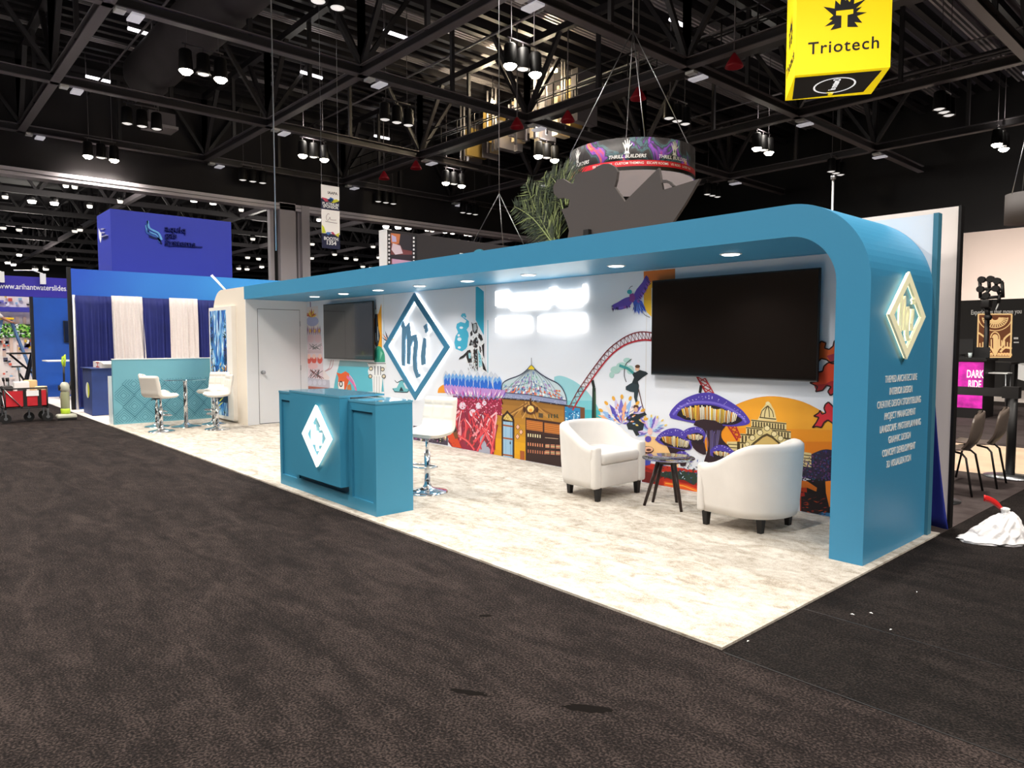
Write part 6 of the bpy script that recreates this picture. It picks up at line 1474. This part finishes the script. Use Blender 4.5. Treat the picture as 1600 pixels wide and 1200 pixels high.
mb = MB(); mb.use(glow((250, 226, 0), .8)).text('Fun', cc-Vector((0, 0, .004))+vb*.40, vb, -ub, .20, .012, .002, 'LEFT', sx=.72); mb.build('base_text', cy)
def burst(f, s_):
    mb = MB(); mb.use(mat('logo_black', (14, 12, 26), .6))
    pts = []; sp_ = [(-118, .62, 1), (-150, .95, 1)]
    pz = [(-.52, -.52), (-.36, -.30), (-.74, -.36), (-.44, -.14), (-.58, -.10), (-.42, .04), (-.80, .42), (-.38, .30), (-.36, .62), (-.18, .42), (-.12, .98), (0, .56), (.08, .60), (.16, .48), (.36, .96), (.32, .40), (.76, .54), (.40, .22), (.62, .26), (.42, .08), (.80, .02), (.44, -.08), (.64, -.36), (.36, -.30), (.50, -.50), (.10, -.46), (.10, .0), (.30, .03), (.30, .20), (-.32, .20), (-.32, .03), (-.12, .0), (-.12, -.46)]
    mb.poly([f(x*s_, z*s_) for x, z in pz]); return mb
wz = A_.z
def fpx(px, py):   # pixel onto the front face plane of the cube
    r_ = ray(px, py); t = (A_-CAM).dot(vb)/r_.dot(vb); return CAM+r_*t
q = fpx(1320, 24); bx_ = (q-A_).dot(ub); bz_ = q.z-wz
burst(lambda x, z: cf(bx_+x, bz_+z, .006), .52).build('starburst_logo', cy)
q = fpx(1318, 72); mb = MB(); mb.use(cmat((14, 12, 26))); mb.text('Triotech', cf((q-A_).dot(ub), q.z-wz, .002), ub, (0, 0, 1), .345, .012, .004, 'CENTER', spacing=1.12); mb.build('name_lettering', cy)
sideo = lambda x, z: D_ if False else (A_+vb*(dpt*.5-x*1.0)-ub*.006+Vector((0, 0, bz_+z)))
burst(sideo, .45).build('starburst_logo', cy)
mb = MB(); mb.use(cmat((14, 12, 26))); mb.text('Triotech', A_+vb*dpt*.5-ub*.002+Vector((0, 0, q.z-wz)), -vb, (0, 0, 1), .33, .012, .004, 'CENTER', spacing=1.1); mb.build('name_lettering', cy)
for i in range(4):
    p = P0[i]+up_; mb = MB(); mb.use(M_STEEL).cyl(p, (p.x, p.y, 16.4), .012, n=6); mb.build('cable', cy)
# sponsor banner
bX = -20.0; y0, y1 = onx(502, 300, bX).y, onx(530, 300, bX).y; zt2, zb2 = 6.63, 4.56
bn = thing('hanging_banner', 'narrow white and navy hanging sponsor banner with colour triangles beside the column', 'banner', (bX, (y0+y1)/2, zb2))
w_ = y1-y0; hgt = zt2-zb2
mb = MB(); M_BNW = mat('banner_white', (240, 232, 226), .6, emit=.2); M_BNN = mat('banner_navy', (26, 30, 66), .6)
def br(m, a, b_, o=.0): mb.use(m).box((bX-.02 if o == 0 else bX, y0, zb2+hgt*a), (bX+.003+o, y1, zb2+hgt*b_))
br(M_BNW, .785, 1.0); br(M_BNN, .615, .785); br(M_BNW, .235, .615); br(M_BNN, 0, .235)
def tri(c_, pts): mb.use(cmat(c_, .6)).poly([Vector((bX+.006, y0+w_*u, zb2+hgt*v)) for u, v in pts])
tri((214, 70, 96), [(0, .80), (.22, .735), (.42, .75), (.30, .79)]); tri((50, 110, 190), [(.34, .76), (.5, .82), (.68, .80), (.62, .75)]); tri((226, 226, 50), [(.55, .735), (.6, .78), (.85, .80), (1, .775), (.7, .735)]); tri((120, 190, 220), [(.3, .77), (.45, .75), (.62, .79)])
tri((220, 226, 40), [(0, .235), (0, .37), (.12, .33), (.22, .245)]); tri((80, 130, 200), [(.2, .24), (.3, .26), (.55, .26), (.35, .21)]); tri((206, 70, 100), [(.5, .265), (.62, .27), (.75, .22), (.55, .24)]); tri((226, 216, 60), [(.72, .225), (.98, .27), (.92, .195)])
mb.build('panel', bn)
def btx(t, u, v, s_, m, bo=.012): mb = MB(); mb.use(m).text(t, (bX+.004, y0+w_*u, zb2+hgt*v), (0, 1, 0), (0, 0, 1), s_, bo, .003, 'CENTER'); mb.build('banner_text', bn)
btx('IAAPA', .62, .885, .13, M_BLACK); btx('PLATINUM', .5, .705, .125, M_WHITE, .03); btx('SPONSOR', .5, .66, .125, M_WHITE, .03); btx('BOOTH', .5, .155, .15, M_WHITE, .03); btx('1354', .5, .09, .19, M_WHITE, .03)
mb = MB(); mb.use(cmat((120, 116, 116))); mb.tube([(bX+.008, y0+w_*u, zb2+hgt*v) for u, v in curve([(.42, .545), (.34, .55), (.25, .5), (.3, .44), (.4, .47), (.45, .5), (.5, .46), (.8, .465)], 24)], .006, n=5); mb.cyl((bX+.006, y0+w_*.2, zb2+hgt*.425), (bX+.006, y0+w_*.85, zb2+hgt*.415), .008, n=5); mb.build('script_logo', bn)
for y in (y0+.02, y1-.02): mb = MB(); mb.use(M_STEEL).cyl((bX-.01, y, zt2), (bX-.01, y, 16.3), .008, n=6); mb.build('cable', bn)
# dark wall with film strip
fX0, fX1 = -16.1, -7.0
fw = thing('film_strip_wall', 'black booth wall with a printed film strip behind the teal canopy', 'wall panel', (-12, 8, 0))
q0, q1 = ony(595, 361, 8), ony(800, 386, 8)
mb = MB(); mb.use(mat('dark_wall', (38, 32, 32), .7)).prism([Vector((ony(605, 361, 8).x, 8, 0)), Vector((q1.x, 8, 0)), Vector((q1.x, 8, q1.z)), Vector((ony(605, 361, 8).x, 8, q0.z))], None, (0, .15, 0)); mb.build('panel', fw)
mb = MB(); xx = ony(605, 361, 8).x; mb.use(M_WHITE).box((xx-.42, 7.98, 0), (xx-.004, 8.15, q0.z+.02)); mb.build('white_end', fw)
mb = MB(); fpx2 = lambda px, py, o=.006: (lambda v: Vector((v.x, 8-o, v.z)))(ony(px, py, 8))
mb.use(M_BLACK).poly([fpx2(*p, .004) for p in [(606, 362), (651, 367), (651, 425), (606, 425)]])
mb.use(cmat((120, 60, 60))).poly([fpx2(*p) for p in [(611, 364), (644, 368), (644, 425), (611, 425)]])
rq = random.Random(6)
for c_, pts in (((206, 120, 70), [(611, 364), (626, 366), (624, 380), (616, 384), (611, 378)]), ((190, 180, 220), [(612, 367), (619, 368), (620, 378), (613, 378)]), ((40, 34, 40), [(626, 366), (644, 368), (644, 392), (630, 390), (624, 380)]), ((220, 200, 210), [(614, 380), (626, 384), (630, 396), (618, 398), (612, 390)]), ((40, 30, 40), [(611, 398), (644, 398), (644, 408), (611, 404)]), ((206, 160, 190), [(613, 404), (644, 408), (644, 418), (613, 412)])):
    mb.use(cmat(c_, .6)).poly([fpx2(*p, .008+rq.uniform(0, .002)) for p in pts])
mb.use(M_WHITE)
for k in range(9):
    for px in (608.5, 647): y = 366+k*6+(px-608)*.11; mb.poly([fpx2(px-1.3, y, .01), fpx2(px+1.3, y, .01), fpx2(px+1.3, y+3.2, .01), fpx2(px-1.3, y+3.2, .01)])
mb.build('film_print', fw)
# brown beam & blue curl in front of the dark wall
mb = MB(); a, b_ = ony(672, 409, 6.5), ony(752, 399, 6.5); mb.use(cmat((76, 60, 54), .7)).cyl(a, b_, .075, n=12); mb.use(M_BLACK).cyl((a.x, 6.5, .006), a, .04, n=8); mb.cyl((b_.x, 6.5, .006), b_, .04, n=8); tag(setorigin(mb.build('rolled_banner'), (a.x, 6.5, 0)), 'brown rolled pole lying behind the canopy below the blue curl', 'pole')
mb = MB(); mb.use(cmat((60, 150, 180), .5)).prism([ony(*p, 6.9) for p in curve([(738, 400), (740, 394), (745, 390), (752, 390), (751, 396), (748, 400), (745, 398), (746, 395), (742, 397)], 16)], None, (0, .05, 0)); mb.use(M_WHITE); mb.bar(ony(719, 396, 6.9), ony(738, 399, 6.9), .02, .02); mb.bar(ony(719, 396, 6.9), ony(719, 404, 6.9), .02, .02); mb.use(M_BLACK).box((ony(742, 400, 6.9).x-.03, 6.9, .006), (ony(742, 400, 6.9).x+.03, 6.94, ony(742, 400, 6.9).z)); tag(setorigin(mb.build('curl_sign'), (ony(742, 400, 6.9).x, 6.92, 0)), 'small blue curled sign top peeking over the teal canopy', 'sign')
mb = MB(); mb.use(M_STEEL); ap_ = ony(780, 303, 9.5)
for px, py in ((740, 378), (786, 386), (822, 390)): mb.cyl(ony(px, py, 9.5), ap_, .012, n=6)
mb.cyl(ap_, (ap_.x, ap_.y, 16.2), .012, n=6); tag(setorigin(mb.build('rigging_cable'), ap_), 'thin rigging cables meeting at a point left of the palm', 'cable')
# catwalk with lit equipment
cw = thing('catwalk', 'roof catwalk with railings and warmly lit pipes above the round sign', 'catwalk', (-22, 22, ZC))
mb = MB(); mb.use(M_TRUSS).box((-42, 21.4, ZC+.2), (20, 22.8, ZC+.28)); mb.use(M_BLACK)
for y in (21.4, 22.8):
    for zz in (.8, 1.35): mb.cyl((-42, y, ZC+zz), (20, y, ZC+zz), .035, n=6)
    for k in range(42): mb.cyl((-42+k*1.5, y, ZC+.2), (-42+k*1.5, y, ZC+1.35), .03, n=6)
mb.build('walkway', cw)
M_EQ = mat('equipment_cream', (226, 206, 170), .5); rq = random.Random(12)
mb = MB()
for k in range(26):
    px = rq.uniform(712, 905); q = ony(px, 150, 24.5); x = q.x; h0 = ZC+rq.uniform(0, 1.0); mb.use(rq.choice((M_EQ, M_GALV, M_TRUSSLT, M_EQ, cmat((190, 160, 90))))); w_ = rq.uniform(.08, .5); mb.box((x, 24+rq.uniform(0, 1.5), h0), (x+w_, 25.6, h0+rq.uniform(1.0, 3.0)))
for k in range(14): x = ony(rq.uniform(705, 900), 150, 24).x; mb.use(M_GALV).cyl((x, 23.8, ZC), (x, 23.8, ZC+3.5), .06, n=8)
mb.build('equipment', cw)
for px, py in ((868, 110), (830, 105), (770, 160)):
    p = ony(px, py, 23.2); ll = thing('work_light', 'glowing warm work light hanging in the catwalk equipment, %s' % {868: 'rightmost', 830: 'middle', 770: 'leftmost'}[px], 'light', p, 'work lights on the catwalk')
    mb = MB(); mb.use(glow((255, 232, 170), 16)).lathe([(.001, -.12), (.1, -.08), (.12, 0), (.1, .08), (.001, .1)], p, n=14); mb.build('bulb', ll); mb = MB(); mb.use(M_BLACK).cyl(p+Vector((0, 0, .1)), p+Vector((0, 0, .3)), .1, n=10); mb.cyl(p+Vector((0, 0, .3)), (p.x, p.y, 16.3), .02, n=6); mb.build('fitting', ll)
    light('work_light_light', 'POINT', p+Vector((0, -.3, 0)), 420, (1, .82, .55), .15, parent=ll)
# red horn speakers under the beams
for i, (px, py, lb) in enumerate(((808, 200, 'left of the round sign cables'), (887, 190, 'above the left part of the round sign'), (997, 155, 'right of the round sign cables'), (1147, 105, 'below left of the yellow cube'), (650, 264, 'right of the sponsor banner'), (600, 280, 'nearest the sponsor banner'))):
    p = onz(px, py, 11.6); mb = MB(); mb.use(mat('red_plastic', (150, 20, 34), .5, emit=.05)).lathe([(.05, .5), (.12, .4), (.3, .1), (.34, 0), (.3, 0), (.1, .25), (.001, .26)], p, n=14); mb.use(M_TRUSSLT).cyl(p+Vector((0, 0, .5)), (p.x, p.y, 16.88), .03, n=6)
    tag(setorigin(mb.build('red_bell_cover'), p), 'small dark red bell hanging under the roof, '+lb, 'bell', 'red bells under the roof')

# ================================================================== right side
def shell_chair(lab):
    root = thing('shell_chair', lab, 'chair', (0, 0, 0), 'grey-brown plywood chairs at the black table')
    M_PLY = mat('taupe_shell', (104, 92, 84), .4)
    def fn(u, v):  # facing -X ; v 0 front of seat..1 top of back
        if v < .5: q = v/.5; x = -.22+q*.36; z = .455-.01*math.sin(q*PI); wd_ = .21
        else: q = (v-.5)/.5; x = .14+.07*math.sin(min(1, q*2)*PI/2)+.06*q; z = .455+.40*q*q*.35+.40*q*.65; wd_ = .16+.07*math.sin(q*PI*.8) ; wd_ *= math.sqrt(max(.02, 1-max(0, (q-.75)/.25)**2)) if q > .75 else 1
        y = (u-.5)*2*wd_; curv = .04*((u-.5)*2)**2
        return Vector((x-(curv if v > .5 else 0), y, z+(curv*.3 if v <= .5 else 0)))
    mb = MB(); mb.use(M_PLY).sheet(fn, 14, 30, (.012, 0, -.012)); mb.build('shell', root)
    for sx, sy in ((-1, -1), (1, -1), (1, 1), (-1, 1)):
        mb = MB(); mb.use(M_BLACK).tube([(.02*sx, .10*sy, .43), (.13*sx, .17*sy, .42), (.17*sx, .19*sy, .38), (.24*sx, .22*sy, .0)], .011, n=8); mb.build('leg', root)
    return root
c1 = shell_chair('nearer grey-brown shell chair tucked at the black table right of the booth'); 
c1.scale = (.95, .95, .95); c1.location = (-.47, 4.88, .006); c1.rotation_euler = (0, 0, math.radians(3))
dup(c1, (-.42, 5.50, .006), math.radians(3), 'farther grey-brown shell chair, beside the black barrier post')
tbk = thing('work_table', 'white-topped table with black frame partly hidden by the rear wall', 'table', (-1.5, 5.6, .006))
mb = MB(); mb.use(M_WHITE).box((-2.6, 4.7, .72), (-.80, 5.85, .74)); mb.build('top', tbk)
mb = MB(); mb.use(M_BLACK).box((-2.6, 5.0, .66), (-.94, 5.05, .72)); mb.box((-2.6, 5.95, .66), (-.94, 6.0, .72)); mb.box((-.99, 5.0, .66), (-.94, 6, .72)); mb.build('frame', tbk)
for x, y in ((-.85, 4.74), (-.85, 5.81), (-2.55, 4.74), (-2.55, 5.81)): mb = MB(); mb.use(M_BLACK).box((x-.03, y-.03, .006), (x+.03, y+.03, .66)); mb.build('leg', tbk)
sx_, sy_ = -.27, 6.14
PT = ony(1578, 607, sy_).z; PB = ony(1578, 622, sy_).z
sn = thing('barrier_post', 'black belt barrier post on a round base right of the shell chairs', 'barrier', (sx_, sy_, .006))
mb = MB(); mb.use(M_STEEL).lathe([(.001, 0), (.24, 0), (.245, .012), (.06, .03), (.001, .03)], (sx_, sy_, .006), n=30); mb.build('base', sn)
mb = MB(); mb.use(M_BLACK).cyl((sx_, sy_, .03), (sx_, sy_, PT), .045, n=18); mb.build('post', sn)
mb = MB(); mb.use(M_BLACK).box((sx_-.09, sy_-.06, PB), (sx_+.06, sy_+.06, PT+.02)); mb.build('belt_head', sn)
mb = MB(); mb.use(cmat((24, 22, 22), .6)).box((-3.2, sy_-.004, PB+.01), (sx_-.09, sy_+.004, PT)); mb.build('belt', sn)
mb = MB(); mb.use(M_STEEL).lathe([(.001, 0), (.2, 0), (.205, .01), (.05, .026), (.001, .026)], (-.42, 4.3, .006), n=30); mb.use(M_BLACK).cyl((-.42, 4.3, .03), (-.42, 4.3, .95), .04, n=16); tag(setorigin(mb.build('barrier_post'), (-.42, 4.3, .006)), 'barrier post hidden behind the rear wall, only its round base showing', 'barrier')
# trash bag
BG = Vector((.35, 3.145, 0))
tbg = thing('trash_bag', 'knotted white plastic trash bag with red drawstring lying on dark carpet', 'bag', (.33, 3.12, 0))
bm = bmesh.new(); bmesh.ops.create_icosphere(bm, subdivisions=5, radius=1); rq = random.Random(2)
from mathutils import noise as mnoise
ax = Vector((.6, .8, 0)).normalized()
for v in bm.verts:
    p = v.co.copy(); z = p.z*.5+.5; th = math.atan2(p.y, p.x)
    taper = (1-z)**.55 if z > .05 else 1
    rad = .20*(1-.80*z**1.0)*math.sqrt(max(0, 1-(max(0, .12-z)/.12)**2)) if z < .98 else .02
    rad = .20*(1-z)**.62+.012
    if z < .06: rad *= .92
    fold = 1+.12*math.sin(th*7+z*5)*z+.08*math.sin(th*13-z*9)
    n_ = mnoise.noise(p*2.2)*.04+abs(mnoise.noise(p*5.5))*.015
    rad = rad*fold+n_*(1-z*.8)
    x, y = math.cos(th)*rad*1.25, math.sin(th)*rad*.9
    if z < .25: x -= .10*(.25-z)*4*(1 if math.cos(th) < -.5 else 0)*.8
    v.co = Vector((x, y, z*.30+.02*mnoise.noise(p*4)*(1 if z > .1 else 0)))
    if v.co.z < .003: v.co.z = .003
bm.verts.index_update()
mb = MB(); mb.use(mat('bag_plastic', (238, 236, 238), .35, bump=.5, bscale=26)); Rm = Matrix.Rotation(math.radians(40), 4, 'Z')
mb.add([Rm @ Vector((v.co.x*.76, v.co.y*.70, v.co.z*.76)) + RT*(v.co.z*.30-.02) + BG for v in bm.verts], [[v.index for v in f.verts] for f in bm.faces], True); bm.free(); mb.build('bag_body', tbg)
mb = MB(); mb.use(M_WHITE); mb.lathe([(.012, .19), (.022, .225), (.035, .25), (.025, .255), (.001, .235)], BG+RT*.045, n=14); mb.build('knot', tbg)
mb = MB(); mb.use(mat('red_ribbon', (220, 40, 40), .4)); a = BG+RT*.045+Vector((0, 0, .225)); b_ = onz(1537, 778, .34)
b_ = ony(1537, 778, 3.05)
def fr(u, v): p = a.lerp(b_, u)+Vector((0, 0, .02*math.sin(u*PI)*1)); return p+Vector((0, 0, (v-.5)*.05*math.sin(min(1, u*1.6+.15)*PI*.62)))
mb.sheet(fr, 10, 2, (0, .004, 0)); mb.build('drawstring', tbg)
# dark ride counter
DC = onz(1490, 637, 0); DC2 = onz(1536, 637, 0)
yC = 12.6; xl, xr = ony(1480, 600, yC).x, ony(1537, 600, yC).x
zt3, zb3 = ony(1537, 566, yC).z, max(.01, ony(1537, 645, yC).z)
dc = thing('display_counter', 'counter with magenta printed front and pale lettering, right background', 'counter', (xl, yC, 0))
M_MAG = mat('magenta_print', (206, 40, 170), .5, emit=.25, noise=.5, nscale=6)
mb = MB(); mb.use(M_BLACK).box((xl-.8, yC, .006), (xr, yC+.7, zt3+.02)); mb.box((xl-.82, yC-.03, zt3+.02), (xr+.04, yC+.72, zt3+.06)); mb.build('cabinet', dc)
mb = MB(); mb.use(M_MAG).box((xl-.8, yC-.006, .20), (xr-.01, yC-.001, zt3)); mb.build('printed_front', dc)
mb = MB(); mb.use(glow((255, 236, 226), .9)); xc = ony(1523, 600, yC).x
mb.text('DARK', (xc, yC-.007, ony(1523, 585, yC).z), (1, 0, 0), (0, 0, 1), .21, .012, .003, 'CENTER', sx=.50); mb.text('RIDE', (xc, yC-.007, ony(1523, 601, yC).z), (1, 0, 0), (0, 0, 1), .21, .012, .003, 'CENTER', sx=.50); mb.build('lettering', dc)
for px, nm, lb, c_, w_, h_ in ((1496, 'monitor', 'dark computer monitor at the left end of the magenta counter', (20, 20, 22), .35, .28), (1508, 'paper_cup', 'pale paper cup on the magenta counter', (200, 214, 216), .07, .1), (1521, 'laptop', 'dark laptop on the right of the magenta counter', (26, 26, 28), .3, .02)):
    x = ony(px, 560, yC).x; mb = MB(); 
    if nm == 'paper_cup': mb.use(cmat(c_)).lathe([(.001, 0), (.025, 0), (.035, .11), (.001, .11)], (x, yC+.3, zt3+.06), n=14)
    elif nm == 'monitor': mb.use(cmat(c_)).box((x-w_/2, yC+.3, zt3+.14), (x+w_/2, yC+.33, zt3+.06+h_+.1)); mb.box((x-.03, yC+.33, zt3+.08), (x+.03, yC+.36, zt3+.3)); mb.box((x-.1, yC+.25, zt3+.06), (x+.1, yC+.45, zt3+.08))
    else: mb.use(cmat(c_)).box((x-w_/2, yC+.2, zt3+.06), (x+w_/2, yC+.45, zt3+.08)); mb.box((x-w_/2, yC+.45, zt3+.08), (x+w_/2, yC+.462, zt3+.28))
    tag(setorigin(mb.build(nm), (x, yC+.3, zt3+.06)), lb, nm.replace('_', ' '))
# black booth wall with art panel
yK = 22.5
kx0, kx1 = ony(1470, 550, yK).x, ony(1700, 548, yK).x; kz = ony(1550, 549, yK).z
kz = ony(1550, 468, yK).z
kw = thing('black_booth_wall', 'black booth wall with lit golden ornamental artwork at right background', 'wall panel', ((kx0+kx1)/2, yK, 0))
kzb = ony(1550, 592, yK).z
mb = MB(); mb.use(M_BLACK).box((kx0-2, yK, .006), (kx1, yK+.2, kz)); mb.build('panel', kw)
f3 = lambda px, py, o=.004: (lambda v: Vector((v.x, yK-o, v.z)))(ony(px, py, yK))
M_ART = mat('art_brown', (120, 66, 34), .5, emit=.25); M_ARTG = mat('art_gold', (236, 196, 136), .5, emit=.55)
mb = MB(); mb.use(M_ART).poly([f3(*p) for p in [(1529, 491), (1581, 491), (1579, 558), (1527, 558)]])
mb.use(M_ARTG)
_sk = [0]
def sk(pts, w_=.03):
    _sk[0] += 1; q = [f3(*p, .008+_sk[0]*4e-5) for p in pts]
    for a, b_ in zip(q[:-1], q[1:]): d = (b_-a).normalized(); n_ = Vector((-d.z, 0, d.x))*w_/2; mb.poly([a-n_, b_-n_, b_+n_, a+n_])
cx, cyy = 1555, 496
for i in range(15): a = PI*(i+.5)/15; sk([(cx+6*math.cos(a), cyy+5*math.sin(a)), (cx+19*math.cos(a), cyy+15*math.sin(a))], .03)
for r_ in (6, 12, 20, 26): sk([(cx+r_*math.cos(PI*i/14), cyy+r_*.8*math.sin(PI*i/14)) for i in range(15)], .025)
for s_ in (-1, 1):
    sk(curve([(cx+s_*26, 520), (cx+s_*20, 524), (cx+s_*14, 530), (cx+s_*12, 540), (cx+s_*5, 545), (cx, 556)], 12), .05)
    sk(curve([(cx+s_*26, 545), (cx+s_*16, 543), (cx+s_*8, 550)], 8), .06)
    for k in range(5): x = cx+s_*(6+k*4.4); sk([(x, 530+k*1.5), (x, 545)], .03); sk([(x-1.5, 556), (x-1.5, 553), (x, 551.5), (x+1.5, 553), (x+1.5, 556)], .04)
for r_ in (4, 7): sk([(cx+r_*math.cos(PI+PI*i/10), 528+r_*1.3*math.sin(PI+PI*i/10)) for i in range(11)]+[(cx+r_, 545)], .03)
sk([(cx, 524), (cx, 554)], .10)
for pa in ([(1529, 491), (1581, 491), (1579, 558), (1527, 558), (1529, 491)],): sk(pa, .04)
mb.build('artwork', kw)
mb = MB(); mb.use(M_WHITE).text('Experiences that move you', f3(1556, 487.5, .002), (1, 0, 0), (0, 0, 1), .20, .015, .003, 'CENTER', sx=.60); mb.build('headline', kw)
mb = MB(); mb.use(M_WHITE)
for a in ((1493, 475, 1499, 477), (1584, 527, 1591, 530), (1584, 534, 1592, 536), (1492, 541, 1506, 542), (1509, 541, 1518, 542)): mb.poly([f3(a[0], a[1]), f3(a[2], a[1]), f3(a[2], a[3]), f3(a[0], a[3])])
mb.build('small_sign', kw)
# moving rig in front of it
q = ony(1548, 500, 15.0); rg = thing('motion_rig', 'black mechanical camera rig on an arm before the black booth wall', 'rig', (q.x, 15, .005))
g = lambda px, py, y=15.0: ony(px, py, y)
mb = MB(); mb.use(M_BLACK)
for a, b_ in (((1531, 437), (1532, 466)), ((1534, 437), (1560, 438)), ((1545, 437), (1546, 452)), ((1556, 438), (1557, 450)), ((1530, 452), (1560, 451)), ((1532, 466), (1560, 464)), ((1546, 452), (1536, 466)), ((1557, 450), (1562, 460)), ((1562, 460), (1560, 474)), ((1566, 441), (1567, 465)), ((1558, 441), (1567, 441)), ((1560, 452), (1567, 452))): mb.cyl(g(*a), g(*b_), .035, n=8)
for a in ((1534, 437), (1548, 436), (1558, 439), (1532, 452), (1556, 451), (1541, 462)): mb.cyl(g(*a)+Vector((0, -.06, 0)), g(*a)+Vector((0, .06, 0)), .07, n=12)
mb.rbox(g(1534, 482)-Vector((0, .12, 0)), g(1549, 468)+Vector((0, .12, 0)), .03); mb.build('frame', rg)
mb = MB(); mb.use(M_BLACK).cyl(g(1541, 480), g(1544, 494), .05, n=10); mb.lathe([(.001, -.08), (.06, -.05), (.08, 0), (.06, .05), (.001, .08)], g(1544, 496), n=14); mb.build('camera_head', rg)
mb = MB(); mb.use(M_BLACK).cyl((g(1540, 480).x, 15.15, .005), (g(1540, 480).x, 15.15, g(1540, 470).z), .05, n=10); mb.build('stand', rg)
mb = MB(); mb.use(M_WHITE).tube([g(*p) for p in curve([(1560, 466), (1560, 474), (1556, 484)], 8)], .014, n=6); mb.build('white_cable', rg)
# high table at right behind the counter
mb = thing('high_table', 'black high table with thin frame between magenta counter and black wall', 'table', (-2.2, 13.6, .005))
tk = mb; yT = 13.6; x0, x1 = ony(1536, 566, yT).x, ony(1580, 566, yT).x; zT = ony(1560, 566, yT).z
mb = MB(); mb.use(M_BLACK).box((x0, yT, zT-.04), (x1, yT+.6, zT)); mb.build('top', tk)
for x in (x0+.04, x1-.04):
    for y in (yT+.03, yT+.57): mb = MB(); mb.use(M_BLACK).box((x-.025, y-.025, .005), (x+.025, y+.025, zT-.04)); mb.build('leg', tk)
# stool at that table
tk = thing('metal_stool', 'thin metal bar stool with pale seat at the black high table', 'bar stool', (ony(1560, 580, 13.0).x, 13.0, .005)); x = ony(1558, 583, 13.0).x; zS = ony(1558, 582, 13.0).z
mb = MB(); mb.use(M_WHITE).box((x-.2, 12.85, zS-.02), (x+.2, 13.2, zS)); mb.build('seat', tk)
for sx in (-1, 1):
    for y in (12.87, 13.18): mb = MB(); mb.use(M_STEEL).cyl((x+sx*.17, y, zS-.02), (x+sx*.19, y, .005), .012, n=8); mb.build('leg', tk)
# white booth piece at right edge and big ring lamp
mb = MB(); mb.use(M_WHITE).prism([ony(*p, 18.0) for p in [(1590, 568), (1610, 575), (1610, 598), (1589, 592)]], None, (0, .6, 0)); o = tag(setorigin(mb.build('white_plinth'), ony(1600, 598, 18)), 'white slanted plinth cut off by the right picture edge', 'plinth')
lp = ony(1606, 330, 10.0); rl = thing('drum_pendant', 'large round grey drum pendant lamp cut off by the right picture edge', 'lamp', lp)
mb = MB(); mb.use(cmat((84, 80, 80), .7)); Rl = .38
r0 = (lp-ony(1572, 345, 10.0)).length
mb.lathe([(r0, -.18), (r0, .26), (r0-.03, .26), (r0-.03, -.15)], lp, n=40); mb.build('shade', rl)
mb = MB(); mb.use(glow((250, 232, 210), .9)).lathe([(.001, -.165), (r0-.03, -.165), (r0-.03, -.155), (.001, -.155)], lp, n=40); mb.build('diffuser', rl)
mb = MB(); mb.use(M_STEEL).cyl(lp+Vector((0, 0, -.15)), (lp.x, lp.y, 16.2), .012, n=6)
for k in range(3): a = k*2.09; mb.cyl(lp+Vector((r0*math.cos(a), r0*math.sin(a), .25)), lp+Vector((0, 0, 1.5)), .008, n=6)
mb.build('cable', rl)
# thin pole lamp behind canopy
mb = MB(); a = ony(1302, 316, 8.0); b_ = ony(1302, 280, 8.0); mb.use(M_STEEL).cyl((a.x, 8, .005), b_, .02, n=8); mb.cyl(b_, b_+Vector((0, 0, .05)), .04, n=8); tag(setorigin(mb.build('light_pole'), (a.x, 8, 0)), 'thin grey pole rising behind the canopy below the yellow cube', 'pole')
# paper scraps on aisle carpet
for i, (px, py) in enumerate(((1361, 958), (1392, 984), (1442, 997), (1388, 978), (1432, 925), (1332, 960), (1169, 1002), (1398, 925))):
    p = onz(px, py, .001); mb = MB(); mb.use(M_WHITE); a = i*1.3; d = Vector((math.cos(a), math.sin(a), 0))*.012; n_ = Vector((-d.y, d.x, 0))*.4
    mb.add([p-d, p+n_+Vector((0, 0, .004)), p+d, p-n_], [(0, 1, 2, 3)], False); tag(setorigin(mb.build('paper_scrap'), p), 'tiny white scrap lying on the dark aisle carpet right of the booth', 'scrap', 'white scraps on the dark aisle carpet')

# dark stains on the front aisle carpet
for (px, py, rx, ry, ang, lb) in ((733, 1082, .085, .02, .3, 'small elongated dark stain on the front aisle carpet, left one'), (916, 1107, .10, .03, .2, 'wider blotchy dark stain on the front aisle carpet, right one'), (758, 962, .04, .015, 0, 'tiny dark stain on the aisle carpet near the booth edge')):
    p = onz(px, py, .0008); rq = random.Random(px); mb = MB(); mb.use(cmat((19, 16, 15), .98, spec=.05)); base = math.atan2(RT.y, RT.x)-ang
    pts = []
    for i in range(28):
        a = 2*PI*i/28; k = rq.uniform(.75, 1.15); u_, v_ = rx*k*math.cos(a), ry*k*math.sin(a); pts.append(p+Vector((u_*math.cos(base)-v_*math.sin(base), u_*math.sin(base)+v_*math.cos(base), 0)))
    mb.poly(pts); tag(setorigin(mb.build('carpet_stain'), p), lb, 'stain')
